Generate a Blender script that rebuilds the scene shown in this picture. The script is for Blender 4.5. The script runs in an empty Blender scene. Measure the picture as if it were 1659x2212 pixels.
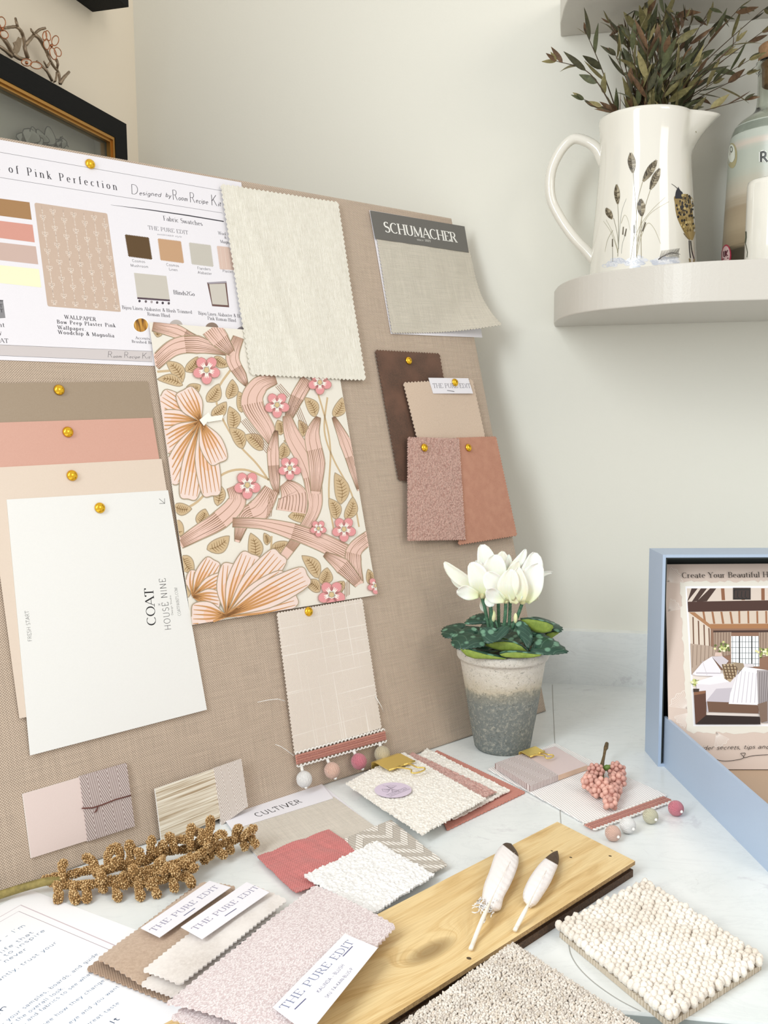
import bpy, bmesh, math, random
from mathutils import Vector, Matrix, noise
random.seed(7)
PI = math.pi
SC = bpy.context.scene
COL = SC.collection
V = Vector
# ------------------------------------------------------------------ camera
IW, IH = 1659.0, 2212.0
FPX, HOR, ROLL, CH = 2000.0, 890.0, -0.5, 0.42
_t = math.atan((IH/2-HOR)/FPX)
_R = V((1,0,0)); CF = V((0,math.cos(_t),-math.sin(_t))); _U = _R.cross(CF)
_r = math.radians(ROLL)
CR = (_R*math.cos(_r)+_U*math.sin(_r)).normalized(); CU = (_U*math.cos(_r)-_R*math.sin(_r)).normalized()
CC = V((0,0,CH))
cd = bpy.data.cameras.new('camera'); cam = bpy.data.objects.new('camera', cd); COL.objects.link(cam)
cd.sensor_fit = 'VERTICAL'; cd.sensor_height = 36.0; cd.lens = 36.0*FPX/IH; cd.clip_start = 0.01; cd.clip_end = 50
mw = Matrix.Identity(4)
for i in range(3):
    mw[i][0] = CR[i]; mw[i][1] = CU[i]; mw[i][2] = -CF[i]; mw[i][3] = CC[i]
cam.matrix_world = mw
SC.camera = cam
# ------------------------------------------------------------------ world, window light, exposure
SC.view_settings.view_transform = 'Standard'; SC.view_settings.look = 'None'
SC.view_settings.gamma = 1.0; SC.view_settings.use_curve_mapping = False
SC.view_settings.exposure = 0.0
wd = bpy.data.worlds.new('room_light'); SC.world = wd; wd.use_nodes = True
wd.node_tree.nodes['Background'].inputs[0].default_value = (1.0, 0.968, 0.93, 1)
wd.node_tree.nodes['Background'].inputs[1].default_value = 0.85
def area(name, loc, target, sx, sy, power, col):
    l = bpy.data.lights.new(name, 'AREA'); l.shape = 'RECTANGLE'; l.size = sx; l.size_y = sy; l.energy = power; l.color = col
    o = bpy.data.objects.new(name, l); COL.objects.link(o); o.location = loc
    o.rotation_euler = (V(target)-V(loc)).to_track_quat('-Z', 'Y').to_euler(); return o
area('window_daylight', (-0.86, -0.40, 1.15), (0.105, -0.66, 0.95), 1.1, 1.2, 54.0, (0.90, 0.965, 1.0))
area('warm_room_light', (1.7, -1.0, 1.7), (-0.2, 0.9, 0.5), 1.0, 1.0, 14.0, (1.0, 0.93, 0.83))
# ------------------------------------------------------------------ pixel helpers: a point of the photograph dropped on a plane of the place
def ray(x, y): return CR*((x-IW/2)/FPX) - CU*((y-IH/2)/FPX) + CF
def on_plane(x, y, p, n):
    d = ray(x, y); return CC + d*((p-CC).dot(n)/d.dot(n))
def wt(x, y, z=0.0): return on_plane(x, y, V((0,0,z)), V((0,0,1)))
class Fr:
    def __init__(s, O, U, N):
        s.O = V(O); s.U = V(U).normalized(); s.N = V(N).normalized(); s.U = (s.U - s.N*s.U.dot(s.N)).normalized()
        s.V = s.N.cross(s.U).normalized()
    def M(s):
        m = Matrix.Identity(4)
        for i in range(3):
            m[i][0] = s.U[i]; m[i][1] = s.V[i]; m[i][2] = s.N[i]; m[i][3] = s.O[i]
        return m
    def px(s, x, y, w=0.0):
        d = on_plane(x, y, s.O+s.N*w, s.N)-s.O
        return V((d.dot(s.U), d.dot(s.V), w))
    def loc(s, P):
        d = V(P)-s.O; return V((d.dot(s.U), d.dot(s.V), d.dot(s.N)))
    def wp(s, p): return s.O+s.U*p[0]+s.V*p[1]+s.N*p[2]
    def sub(s, q, w=0.0):
        P = [s.wp(s.px(x, y, w)) for x, y in q]
        c = sum(P, V((0,0,0)))/len(P)
        return Fr(c, (P[1]-P[0]).normalized()+(P[2]-P[3]).normalized(), s.N)
# ------------------------------------------------------------------ objects
def tag(o, label=None, cat=None, group=None, kind=None):
    if label: o['label'] = label
    if cat: o['category'] = cat
    if group: o['group'] = group
    if kind: o['kind'] = kind
    return o
def thing(name, label, cat, fr=None, group=None):
    o = bpy.data.objects.new(name, None); COL.objects.link(o); o.empty_display_size = 0.02
    if isinstance(fr, Fr): o.matrix_world = fr.M()
    elif fr is not None: o.location = fr
    return tag(o, label, cat, group)
class MB:
    def __init__(s): s.v = []; s.f = []; s.m = []; s.mats = []; s.sm = []
    def mi(s, m):
        if m not in s.mats: s.mats.append(m)
        return s.mats.index(m)
    def add(s, vs, fs, m, smooth=True):
        b = len(s.v); s.v.extend([tuple(p) for p in vs]); k = s.mi(m)
        for f in fs: s.f.append([b+i for i in f]); s.m.append(k); s.sm.append(smooth)
    def poly(s, pts, m): s.add(pts, [list(range(len(pts)))], m, False)
    def prism(s, pts, h, m, up=V((0,0,1)), smooth=False):
        n = len(pts); a = [V(p) for p in pts]; b = [p+up*h for p in a]
        s.add(a+b, [list(range(n))[::-1], list(range(n, 2*n))]+[[i, (i+1)%n, n+(i+1)%n, n+i] for i in range(n)], m, smooth)
    def box(s, c, d, m):
        x, y, z = c; a, b, e = d[0]/2, d[1]/2, d[2]/2
        s.prism([(x-a,y-b,z-e),(x+a,y-b,z-e),(x+a,y+b,z-e),(x-a,y+b,z-e)], d[2], m)
    def tube(s, path, rad, m, seg=8, caps=True):
        path = [V(p) for p in path]; n = len(path)
        if not isinstance(rad, (list, tuple)): rad = [rad]*n
        rings = []; up = None
        for i, p in enumerate(path):
            t = (path[min(i+1, n-1)]-path[max(i-1, 0)])
            t = t.normalized() if t.length > 1e-9 else V((0,0,1))
            if up is None: up = t.orthogonal().normalized()
            else:
                up = (up - t*up.dot(t)); up = up.normalized() if up.length > 1e-6 else t.orthogonal().normalized()
            w = t.cross(up)
            rings.append([p+(up*math.cos(2*PI*k/seg)+w*math.sin(2*PI*k/seg))*rad[i] for k in range(seg)])
        vs = [q for r in rings for q in r]
        fs = [[i*seg+k, i*seg+(k+1)%seg, (i+1)*seg+(k+1)%seg, (i+1)*seg+k] for i in range(n-1) for k in range(seg)]
        if caps: fs += [list(range(seg))[::-1], [(n-1)*seg+k for k in range(seg)]]
        s.add(vs, fs, m)
    def ball(s, c, r, m, seg=12, rings=8, sq=(1,1,1), rot=None, fn=None):
        c = V(c); vs = []; fs = []
        for i in range(rings+1):
            th = PI*i/rings
            for k in range(seg):
                ph = 2*PI*k/seg; p = V((math.sin(th)*math.cos(ph), math.sin(th)*math.sin(ph), math.cos(th)))
                q = V((p.x*sq[0], p.y*sq[1], p.z*sq[2]))*r
                if fn: q *= fn(p)
                if rot: q = rot @ q
                vs.append(c+q)
        for i in range(rings):
            for k in range(seg): fs.append([i*seg+k, (i+1)*seg+k, (i+1)*seg+(k+1)%seg, i*seg+(k+1)%seg])
        s.add(vs, fs, m)
    def lathe(s, prof, m, seg=48, c=(0,0,0), fn=None):
        vs = []; n = len(prof)
        for r, z in prof:
            for k in range(seg):
                a = 2*PI*k/seg; rr = r*(fn(a, z) if fn else 1)
                vs.append((c[0]+rr*math.cos(a), c[1]+rr*math.sin(a), c[2]+z))
        s.add(vs, [[i*seg+k, i*seg+(k+1)%seg, (i+1)*seg+(k+1)%seg, (i+1)*seg+k] for i in range(n-1) for k in range(seg)], m)
    def build(s, name, parent=None, fr=None, label=None):
        me = bpy.data.meshes.new(name); me.from_pydata(s.v, [], s.f)
        for m in s.mats: me.materials.append(m)
        me.polygons.foreach_set('material_index', s.m); me.polygons.foreach_set('use_smooth', s.sm); me.update()
        o = bpy.data.objects.new(name, me); COL.objects.link(o)
        if parent: o.parent = parent
        if fr is not None:
            if isinstance(fr, Fr): o.matrix_world = fr.M()
            else: o.location = fr
        if label: o['label'] = label
        return o
ICO = None
def ico():
    global ICO
    if ICO is None:
        bm = bmesh.new(); bmesh.ops.create_icosphere(bm, subdivisions=1, radius=1)
        ICO = ([v.co.copy() for v in bm.verts], [[v.index for v in f.verts] for f in bm.faces]); bm.free()
    return ICO
def bead(mb, c, r, m, sq=(1,1,1)):
    v, f = ico(); mb.add([(c[0]+p.x*r*sq[0], c[1]+p.y*r*sq[1], c[2]+p.z*r*sq[2]) for p in v], f, m)
def vn(x, y, z=0.0): return noise.noise(V((x, y, z)))
# ------------------------------------------------------------------ materials
def lin(h):
    if isinstance(h, str):
        h = h.lstrip('#'); h = [int(h[i:i+2], 16)/255 for i in (0, 2, 4)]
    return [(c/12.92 if c <= .04045 else ((c+.055)/1.055)**2.4) for c in h[:3]]+[1]
class NT:
    def __init__(s, name, rough=.6, **kw):
        s.m = bpy.data.materials.new(name); s.m.use_nodes = True; s.t = s.m.node_tree; s.b = s.t.nodes['Principled BSDF']
        s.b.inputs['Roughness'].default_value = rough
        for k, v in kw.items(): s.b.inputs[k.replace('_', ' ')].default_value = v
        s._co = None
    def co(s, sc=None, rot=None):
        tc = s.t.nodes.new('ShaderNodeTexCoord')
        mp = s.t.nodes.new('ShaderNodeMapping'); s.t.links.new(tc.outputs['Object'], mp.inputs[0])
        if sc is not None: mp.inputs['Scale'].default_value = sc if isinstance(sc, (tuple, list)) else (sc, sc, sc)
        if rot is not None: mp.inputs['Rotation'].default_value = rot
        return mp.outputs[0]
    def n(s, ty, *ins, out=0, **kw):
        nd = s.t.nodes.new('ShaderNode'+ty)
        for k, v in kw.items():
            if hasattr(nd, k) and not k in ('Scale',): setattr(nd, k, v)
        for i, a in enumerate(ins): s.set(nd, i, a)
        s.last = nd
        return nd.outputs[out]
    def set(s, nd, k, a):
        if a is None: return
        if isinstance(a, bpy.types.NodeSocket): s.t.links.new(a, nd.inputs[k])
        else: nd.inputs[k].default_value = a
    def math(s, op, a, b=None, c=None): return s.n('Math', a, b, c, operation=op)
    def noise(s, co, scale, detail=3, rough=.5, dist=0):
        nd = s.t.nodes.new('ShaderNodeTexNoise'); s.t.links.new(co, nd.inputs['Vector'])
        nd.inputs['Scale'].default_value = scale; nd.inputs['Detail'].default_value = detail
        nd.inputs['Roughness'].default_value = rough; nd.inputs['Distortion'].default_value = dist
        return nd.outputs[0]
    def vor(s, co, scale, feat='F1', out=0, rnd=1.0):
        nd = s.t.nodes.new('ShaderNodeTexVoronoi'); nd.feature = feat; s.t.links.new(co, nd.inputs['Vector'])
        nd.inputs['Scale'].default_value = scale; nd.inputs['Randomness'].default_value = rnd
        return nd.outputs[out]
    def ramp(s, f, stops, interp='LINEAR'):
        nd = s.t.nodes.new('ShaderNodeValToRGB'); s.t.links.new(f, nd.inputs[0]); cr = nd.color_ramp; cr.interpolation = interp
        while len(cr.elements) < len(stops): cr.elements.new(.5)
        for e, (p, c) in zip(cr.elements, stops):
            e.position = p; e.color = lin(c) if isinstance(c, str) else (c, c, c, 1)
        return nd.outputs[0]
    def mix(s, f, a, b, mode='MIX'):
        nd = s.t.nodes.new('ShaderNodeMix'); nd.data_type = 'RGBA'; nd.blend_type = mode
        for k, v in ((0, f), (6, a), (7, b)):
            if isinstance(v, str): v = lin(v)
            if isinstance(v, bpy.types.NodeSocket): s.t.links.new(v, nd.inputs[k])
            else: nd.inputs[k].default_value = v
        return nd.outputs[2]
    def color(s, c):
        if isinstance(c, bpy.types.NodeSocket): s.t.links.new(c, s.b.inputs['Base Color'])
        else: s.b.inputs['Base Color'].default_value = lin(c)
        return s
    def bump(s, h, strength=.5, dist=.001):
        nd = s.t.nodes.new('ShaderNodeBump'); nd.inputs['Strength'].default_value = strength; nd.inputs['Distance'].default_value = dist
        s.t.links.new(h, nd.inputs['Height']); s.t.links.new(nd.outputs[0], s.b.inputs['Normal']); return s
MC = {}
def flat(c, rough=.7, **kw):
    k = (c, rough, tuple(sorted(kw.items())))
    if k not in MC: MC[k] = NT('print_'+c.lstrip('#'), rough, **kw).color(c).m
    return MC[k]
def m_weave(name, c1, c2, pitch, bump=.6, slub=.25, rough=.85, c3=None, stretch=1.0):
    # plain weave: threads over and under, with slubs
    t = NT(name, rough, Sheen_Weight=.15); co = t.co()
    sx = t.n('SeparateXYZ', co); nd = t.last; X, Y = nd.outputs[0], nd.outputs[1]
    k = PI/pitch
    wob = t.math('MULTIPLY', t.noise(co, 60, 2), pitch*.8)
    Xw = t.math('ADD', X, wob); Yw = t.math('ADD', Y, wob)
    a = t.math('SINE', t.math('MULTIPLY', Xw, k)); b = t.math('SINE', t.math('MULTIPLY', Yw, k*stretch))
    w = t.math('MULTIPLY', a, b); w01 = t.math('MULTIPLY_ADD', w, .5, .5)
    col = t.mix(w01, c2, c1)
    n1 = t.noise(t.co((25, 700, 1)), 1, 3); n2 = t.noise(t.co((700, 25, 1)), 1, 3)
    sl = t.math('ADD', t.math('MULTIPLY_ADD', n1, slub*2, -slub), t.math('MULTIPLY_ADD', n2, slub*2, -slub))
    col = t.mix(1.0, col, t.n('CombineColor', *[t.math('ADD', sl, 1.0)]*3), 'MULTIPLY')
    if c3: col = t.mix(t.ramp(t.noise(co, 330, 2), [(.64, 0.0), (.78, .5)]), col, c3)
    t.color(col); t.bump(t.math('ADD', w01, t.math('MULTIPLY', sl, 1.5)), bump, pitch*.35); return t.m
def m_fuzz(name, c1, c2, scale, bump=.5, rough=.95, sheen=.3, big=0.0, c3=None):
    t = NT(name, rough, Sheen_Weight=sheen); co = t.co()
    n = t.noise(co, scale, 4, .65); c = t.mix(t.ramp(n, [(.32, 0.0), (.68, 1.0)]), c2, c1)
    if c3: c = t.mix(t.ramp(t.noise(co, scale*.06, 2), [(.4, 0.0), (.7, 1.0)]), c, c3)
    t.color(c); t.bump(n, bump, .0006); return t.m
def m_loop(name, c1, c2, scale, bump=.9, rough=.95):
    # curled boucle loops
    t = NT(name, rough, Sheen_Weight=.25); co = t.co(); d = t.vor(t.mix(.25, co, t.noise(co, scale*.7, 2, .5)) , scale)
    d = t.vor(co, scale); n = t.noise(co, scale*2.2, 3, .6, 1.5)
    h = t.math('ADD', t.math('SUBTRACT', t.math('MULTIPLY', n, .9), d), .42)
    c = t.mix(t.ramp(h, [(.08, 0.0), (.45, 1.0)]), c2, c1)
    c = t.mix(t.math('MULTIPLY', t.ramp(d, [(.5, 0.0), (.85, 1.0)]), .35), c, c2)
    t.color(c); t.bump(h, bump, .0018); return t.m
def m_herring(name, c1, c2, col_w, thread, bump=.5, ang=1.0):
    t = NT(name, .8, Sheen_Weight=.2); co = t.co(); t.n('SeparateXYZ', co); X, Y = t.last.outputs[0], t.last.outputs[1]
    fr = t.math('PINGPONG', X, col_w); d = t.math('MULTIPLY_ADD', fr, ang*2.2, Y)
    w = t.math('SINE', t.math('MULTIPLY', d, 2*PI/thread)); w01 = t.math('MULTIPLY_ADD', w, .5, .5)
    t.color(t.mix(t.ramp(w01, [(.3, 0.0), (.6, 1.0)]), c2, c1)); t.bump(w01, bump, thread*.25); return t.m
def m_paper(name, c, rough=.55):
    t = NT(name, rough); n = t.noise(t.co(), 900, 2); t.color(t.mix(.04, c, t.n('CombineColor', n, n, n))); t.bump(n, .06, .0003); return t.m
# ------------------------------------------------------------------ lettering: my own stroke skeletons, inked as serif, sans or script
def Lg(*p): return [(p[i], p[i+1]) for i in range(0, len(p), 2)]
def Ag(cx, cy, rx, ry, a0, a1, n=14):
    n = max(4, int(abs(a1-a0)/20)+1)
    return [(cx+rx*math.cos(math.radians(a0+(a1-a0)*i/n)), cy+ry*math.sin(math.radians(a0+(a1-a0)*i/n))) for i in range(n+1)]
xh = .62
GL = {
'A': (.8, [('n', Lg(.04,0,.4,1)), ('k', Lg(.4,1,.76,0)), ('n', Lg(.17,.34,.63,.34))]),
'B': (.68, [Lg(.13,0,.13,1), Lg(.13,1,.36,1)+Ag(.36,.76,.2,.24,90,-90), Lg(.13,.52,.36,.52)+Ag(.38,.26,.23,.26,90,-90)+[(.13,0)]]),
'C': (.78, [Ag(.44,.5,.36,.5,48,312)]),
'D': (.8, [Lg(.13,0,.13,1), Lg(.13,1,.34,1)+Ag(.34,.5,.38,.5,90,-90)+[(.13,0)]]),
'E': (.66, [Lg(.13,0,.13,1), Lg(.13,1,.58,1), Lg(.58,1,.58,.82), Lg(.13,.52,.46,.52), Lg(.13,0,.6,0), Lg(.6,0,.6,.2)]),
'F': (.62, [Lg(.13,0,.13,1), Lg(.13,1,.56,1), Lg(.13,.52,.44,.52)]),
'G': (.82, [Ag(.44,.5,.36,.5,48,330), Lg(.75,.42,.75,.1), Lg(.55,.42,.8,.42)]),
'H': (.84, [Lg(.13,0,.13,1), Lg(.71,0,.71,1), Lg(.13,.5,.71,.5)]),
'I': (.3, [Lg(.15,0,.15,1)]),
'J': (.45, [Lg(.3,1,.3,.2)+Ag(.14,.2,.16,.2,0,-150)]),
'K': (.78, [Lg(.13,0,.13,1), ('n', Lg(.13,.4,.66,1)), ('k', Lg(.3,.6,.72,0))]),
'L': (.62, [Lg(.13,0,.13,1), Lg(.13,0,.58,0), Lg(.58,0,.58,.2)]),
'M': (.96, [('n', Lg(.12,0,.12,1)), ('k', Lg(.12,1,.48,.05)), ('n', Lg(.48,.05,.84,1)), Lg(.84,1,.84,0)]),
'N': (.84, [('n', Lg(.13,0,.13,1)), ('k', Lg(.13,1,.71,0)), ('n', Lg(.71,0,.71,1))]),
'O': (.84, [Ag(.42,.5,.36,.5,0,360)]),
'P': (.66, [Lg(.13,0,.13,1), Lg(.13,1,.36,1)+Ag(.36,.74,.24,.26,90,-90)+[(.13,.48)]]),
'R': (.74, [Lg(.13,0,.13,1), Lg(.13,1,.36,1)+Ag(.36,.75,.22,.25,90,-90)+[(.13,.5)], ('k', Lg(.38,.5,.66,0))]),
'S': (.62, [('s', Ag(.31,.75,.21,.25,35,230)+Ag(.31,.26,.24,.26,55,-150))]),
'T': (.7, [Lg(.35,0,.35,1), Lg(.05,1,.65,1), Lg(.05,1,.05,.82), Lg(.65,1,.65,.82)]),
'U': (.8, [Lg(.13,1,.13,.35)+Ag(.4,.32,.27,.32,180,360)+[(.67,1)]]),
'V': (.78, [('k', Lg(.04,1,.39,0)), ('n', Lg(.39,0,.74,1))]),
'W': (1.1, [('k', Lg(.04,1,.3,0)), ('n', Lg(.3,0,.55,1)), ('k', Lg(.55,1,.8,0)), ('n', Lg(.8,0,1.06,1))]),
'X': (.74, [('k', Lg(.06,1,.68,0)), ('n', Lg(.06,0,.68,1))]),
'Y': (.72, [('k', Lg(.04,1,.36,.45)), ('n', Lg(.68,1,.36,.45)), Lg(.36,.45,.36,0)]),
'a': (.56, [Ag(.26,.42,.19,.2,150,0)+[(.45,0)], Ag(.25,.18,.2,.18,0,360)]),
'b': (.62, [Lg(.12,0,.12,1), Ag(.32,.31,.22,.31,0,360)]),
'c': (.52, [Ag(.3,.31,.22,.31,50,310)]),
'd': (.62, [Ag(.29,.31,.22,.31,0,360), Lg(.5,0,.5,1)]),
'e': (.56, [Lg(.08,.34,.5,.34), Ag(.29,.31,.21,.31,8,310)]),
'f': (.36, [Lg(.16,0,.16,.8)+Ag(.3,.8,.14,.2,180,60), Lg(.04,.62,.32,.62)]),
'g': (.6, [Ag(.29,.31,.21,.31,0,360), Lg(.5,.62,.5,-.1)+Ag(.3,-.1,.2,.2,0,-150)]),
'h': (.62, [Lg(.12,0,.12,1), Ag(.31,.4,.19,.22,170,0)+[(.5,0)]]),
'i': (.26, [Lg(.13,0,.13,.62), ('d', Lg(.13,.86,.13,.93))]),
'j': (.28, [Lg(.15,.62,.15,-.1)+Ag(.0,-.1,.15,.2,0,-100), ('d', Lg(.15,.86,.15,.93))]),
'k': (.58, [Lg(.12,0,.12,1), ('n', Lg(.12,.25,.46,.62)), ('k', Lg(.24,.38,.52,0))]),
'l': (.26, [Lg(.13,0,.13,1)]),
'm': (.92, [Lg(.12,0,.12,.62), Ag(.28,.42,.16,.2,170,0)+[(.44,0)], Ag(.6,.42,.16,.2,170,0)+[(.76,0)]]),
'n': (.62, [Lg(.12,0,.12,.62), Ag(.31,.4,.19,.22,170,0)+[(.5,0)]]),
'o': (.6, [Ag(.3,.31,.22,.31,0,360)]),
'p': (.62, [Lg(.12,-.3,.12,.62), Ag(.32,.31,.22,.31,0,360)]),
'q': (.62, [Ag(.29,.31,.22,.31,0,360), Lg(.5,.62,.5,-.3)]),
'r': (.42, [Lg(.12,0,.12,.62), Ag(.3,.42,.18,.2,170,60)]),
's': (.46, [('s', Ag(.23,.47,.15,.15,35,235)+Ag(.23,.16,.17,.16,55,-150))]),
't': (.38, [Lg(.16,.82,.16,.12)+Ag(.28,.12,.12,.12,180,300), Lg(.03,.62,.32,.62)]),
'u': (.62, [Lg(.12,.62,.12,.22)+Ag(.31,.22,.19,.22,180,360), Lg(.5,.62,.5,0)]),
'v': (.54, [('k', Lg(.04,.62,.27,0)), ('n', Lg(.27,0,.5,.62))]),
'w': (.8, [('k', Lg(.04,.62,.22,0)), ('n', Lg(.22,0,.4,.62)), ('k', Lg(.4,.62,.58,0)), ('n', Lg(.58,0,.76,.62))]),
'x': (.52, [('k', Lg(.04,.62,.48,0)), ('n', Lg(.04,0,.48,.62))]),
'y': (.54, [('k', Lg(.04,.62,.27,0)), ('n', Lg(.5,.62,.2,-.2,.06,-.28))]),
'z': (.5, [Lg(.05,.62,.45,.62), ('k', Lg(.45,.62,.05,0)), Lg(.05,0,.46,0)]),
'1': (.4, [Lg(.08,.8,.22,1,.22,0)]), '0': (.62, [Ag(.31,.5,.24,.5,0,360)]),
'2': (.58, [Ag(.28,.76,.2,.24,160,-20)+[(.06,0)], Lg(.06,0,.54,0)]),
'8': (.6, [Ag(.3,.75,.19,.25,0,360), Ag(.3,.26,.23,.26,0,360)]),
'9': (.6, [Ag(.3,.7,.22,.3,0,360), Lg(.52,.7,.3,0)]),
'&': (.8, [('s', [(.72,.0),(.25,.72)]+Ag(.38,.8,.15,.2,210,-30)+[(.2,.45)]+Ag(.33,.22,.23,.22,130,330)+[(.7,.5)])]),
'.': (.24, [('d', Lg(.12,0,.12,.07))]), ',': (.24, [('d', Lg(.13,.05,.07,-.14))]), ':': (.26, [('d', Lg(.13,0,.13,.07)), ('d', Lg(.13,.5,.13,.57))]),
'-': (.4, [Lg(.06,.32,.34,.32)]), '_': (1.0, [Lg(.06,.32,.94,.32)]), "'": (.2, [('d', Lg(.1,.98,.08,.8))]), ' ': (.34, []),
}
def text(mb, s, mat, p0, p1, w, style='serif', cap=None, track=None, upside=None):
    """letters of s between baseline points p0 and p1 (frame coordinates) at height w; cap = cap height in metres"""
    p0 = V((p0[0], p0[1], 0)); p1 = V((p1[0], p1[1], 0)); d = (p1-p0); L = d.length; d.normalize(); up = V((-d.y, d.x, 0))
    UX = lambda c: 1.8 if style == 'script' and c.isupper() else 1.0
    adv = [GL[c][0]*UX(c) for c in s]
    trk = track if track is not None else .08
    tot = sum(adv)+trk*(len(s)-1)
    sx = L/tot; sy = cap if cap else sx
    if style == 'serif': tk, tn = .15, .045
    elif style == 'serifbold': tk, tn = .19, .06
    elif style == 'sans': tk, tn = .105, .105
    elif style == 'light': tk, tn = .065, .065
    elif style == 'bold': tk, tn = .16, .16
    else: tk, tn = .13, .09
    sl = .35 if style == 'script' else 0
    x = 0.0; unit = min(sx, sy)
    for ci, (c, a) in enumerate(zip(s, adv)):
        strokes = GL[c][1]
        ends = {}
        pls = []
        for st in strokes:
            flag = ''
            if isinstance(st, tuple): flag, st = st
            pls.append((flag, st))
            for e in (st[0], st[-1]): ends[(round(e[0], 2), round(e[1], 2))] = ends.get((round(e[0], 2), round(e[1], 2)), 0)+1
        jy = 0
        if style == 'script': jy = .06*math.sin(ci*2.3+len(s))
        for flag, st in pls:
            pts = [V(((px*UX(c)+sl*py+x)*sx, (py*(2.3 if style == 'script' and c.isupper() else 1)+jy)*sy, 0)) for px, py in st]
            n = len(pts); Lf = []; Rt = []
            for i in range(n):
                t = pts[min(i+1, n-1)]-pts[max(i-1, 0)]
                if t.length < 1e-12: t = V((1,0,0))
                t.normalize()
                if flag == 'k': wd = tk
                elif flag == 'n': wd = tn*1.3
                elif flag == 'd': wd = tk*1.1
                elif flag == 's': wd = tn+(tk-tn)*max(abs(t.y)**1.5, .9*math.sin(PI*i/(n-1))**3)
                else: wd = tn+(tk-tn)*abs(t.y)**1.6
                wd *= unit*.5; nn = V((-t.y, t.x, 0))
                Lf.append(pts[i]+nn*wd); Rt.append(pts[i]-nn*wd)
            vs = [p0+d*q.x+up*q.y+V((0,0,w)) for q in Lf+Rt]
            mb.add(vs, [[i, n+i, n+i+1, i+1] for i in range(n-1)], mat, False)
            if style.startswith('serif') and flag in ('', 'n', 'k') :
                for e, o in ((st[0], st[1]), (st[-1], st[-2])):
                    ey = round(e[1], 2)
                    if abs(e[1]-o[1]) < .3 or ends[(round(e[0], 2), ey)] > 1 and not (c in 'BDEFPRLb' and ey in (0, 1) and abs(e[0]-.13) < .02): continue
                    if ey in (0, 1, .62, -.3):
                        hw = .14; q = [(e[0]-hw, e[1]), (e[0]+hw, e[1])]
                        if ey == .62: q = [(e[0]-hw, e[1]), (e[0], e[1])]
                        if ey == 1 and c.islower(): q = [(e[0]-hw, e[1]), (e[0], e[1])]
                        a0, a1 = [V(((u+x)*sx, v*sy, 0)) for u, v in q]; h = V((0, tn*unit*.55, 0))
                        mb.add([p0+d*z.x+up*z.y+V((0,0,w)) for z in (a0-h, a1-h, a1+h, a0+h)], [[0,1,2,3]], mat, False)
        x += a+trk
def ptext(mb, fr, s, mat, x0, y0, x1, y1, w, style='serif', cap_px=None, track=None):
    a = fr.px(x0, y0, w); b = fr.px(x1, y1, w); cap = None
    if cap_px:
        dx, dy = x1-x0, y1-y0; L = math.hypot(dx, dy); mx, my = (x0+x1)/2, (y0+y1)/2
        # cap height: the pixel point cap_px above the baseline middle (perpendicular in the photo), measured square to the baseline on the sheet
        q = fr.px(mx+dy/L*cap_px, my-dx/L*cap_px, w); dd = (b-a).normalized(); r = q-a; cap = (r-dd*r.dot(dd)).length
    text(mb, s, mat, a, b, w, style, cap, track)
def pline(mb, fr, pts, wid, mat, w, closed=False):
    P = [fr.px(x, y, w) for x, y in pts]; line(mb, P, wid, mat, closed)
def line(mb, P, wid, mat, closed=False):
    n = len(P); Lf = []; Rt = []
    if not isinstance(wid, (list, tuple)): wid = [wid]*n
    for i in range(n):
        a = P[(i-1) % n] if closed or i > 0 else P[i]; b = P[(i+1) % n] if closed or i < n-1 else P[i]
        t = (b-a); t = t.normalized() if t.length > 1e-9 else V((1,0,0)); nn = V((-t.y, t.x, 0))*wid[i]*.5
        Lf.append(P[i]+nn); Rt.append(P[i]-nn)
    fs = [[i, n+i, n+(i+1) % n, (i+1) % n] for i in range(n if closed else n-1)]
    mb.add(Lf+Rt, fs, mat, False)
def smooth(pts, k=6, closed=False):
    n = len(pts); out = []
    for i in range(n if closed else n-1):
        p0 = V(pts[(i-1) % n] if closed or i > 0 else pts[0]); p1 = V(pts[i]); p2 = V(pts[(i+1) % n]); p3 = V(pts[(i+2) % n] if closed or i+2 < n else pts[-1])
        for j in range(k):
            t = j/k
            out.append(.5*((2*p1)+(p2-p0)*t+(2*p0-5*p1+4*p2-p3)*t*t+(3*p1-p0-3*p2+p3)*t**3))
    if not closed: out.append(V(pts[-1]))
    return out
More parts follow.
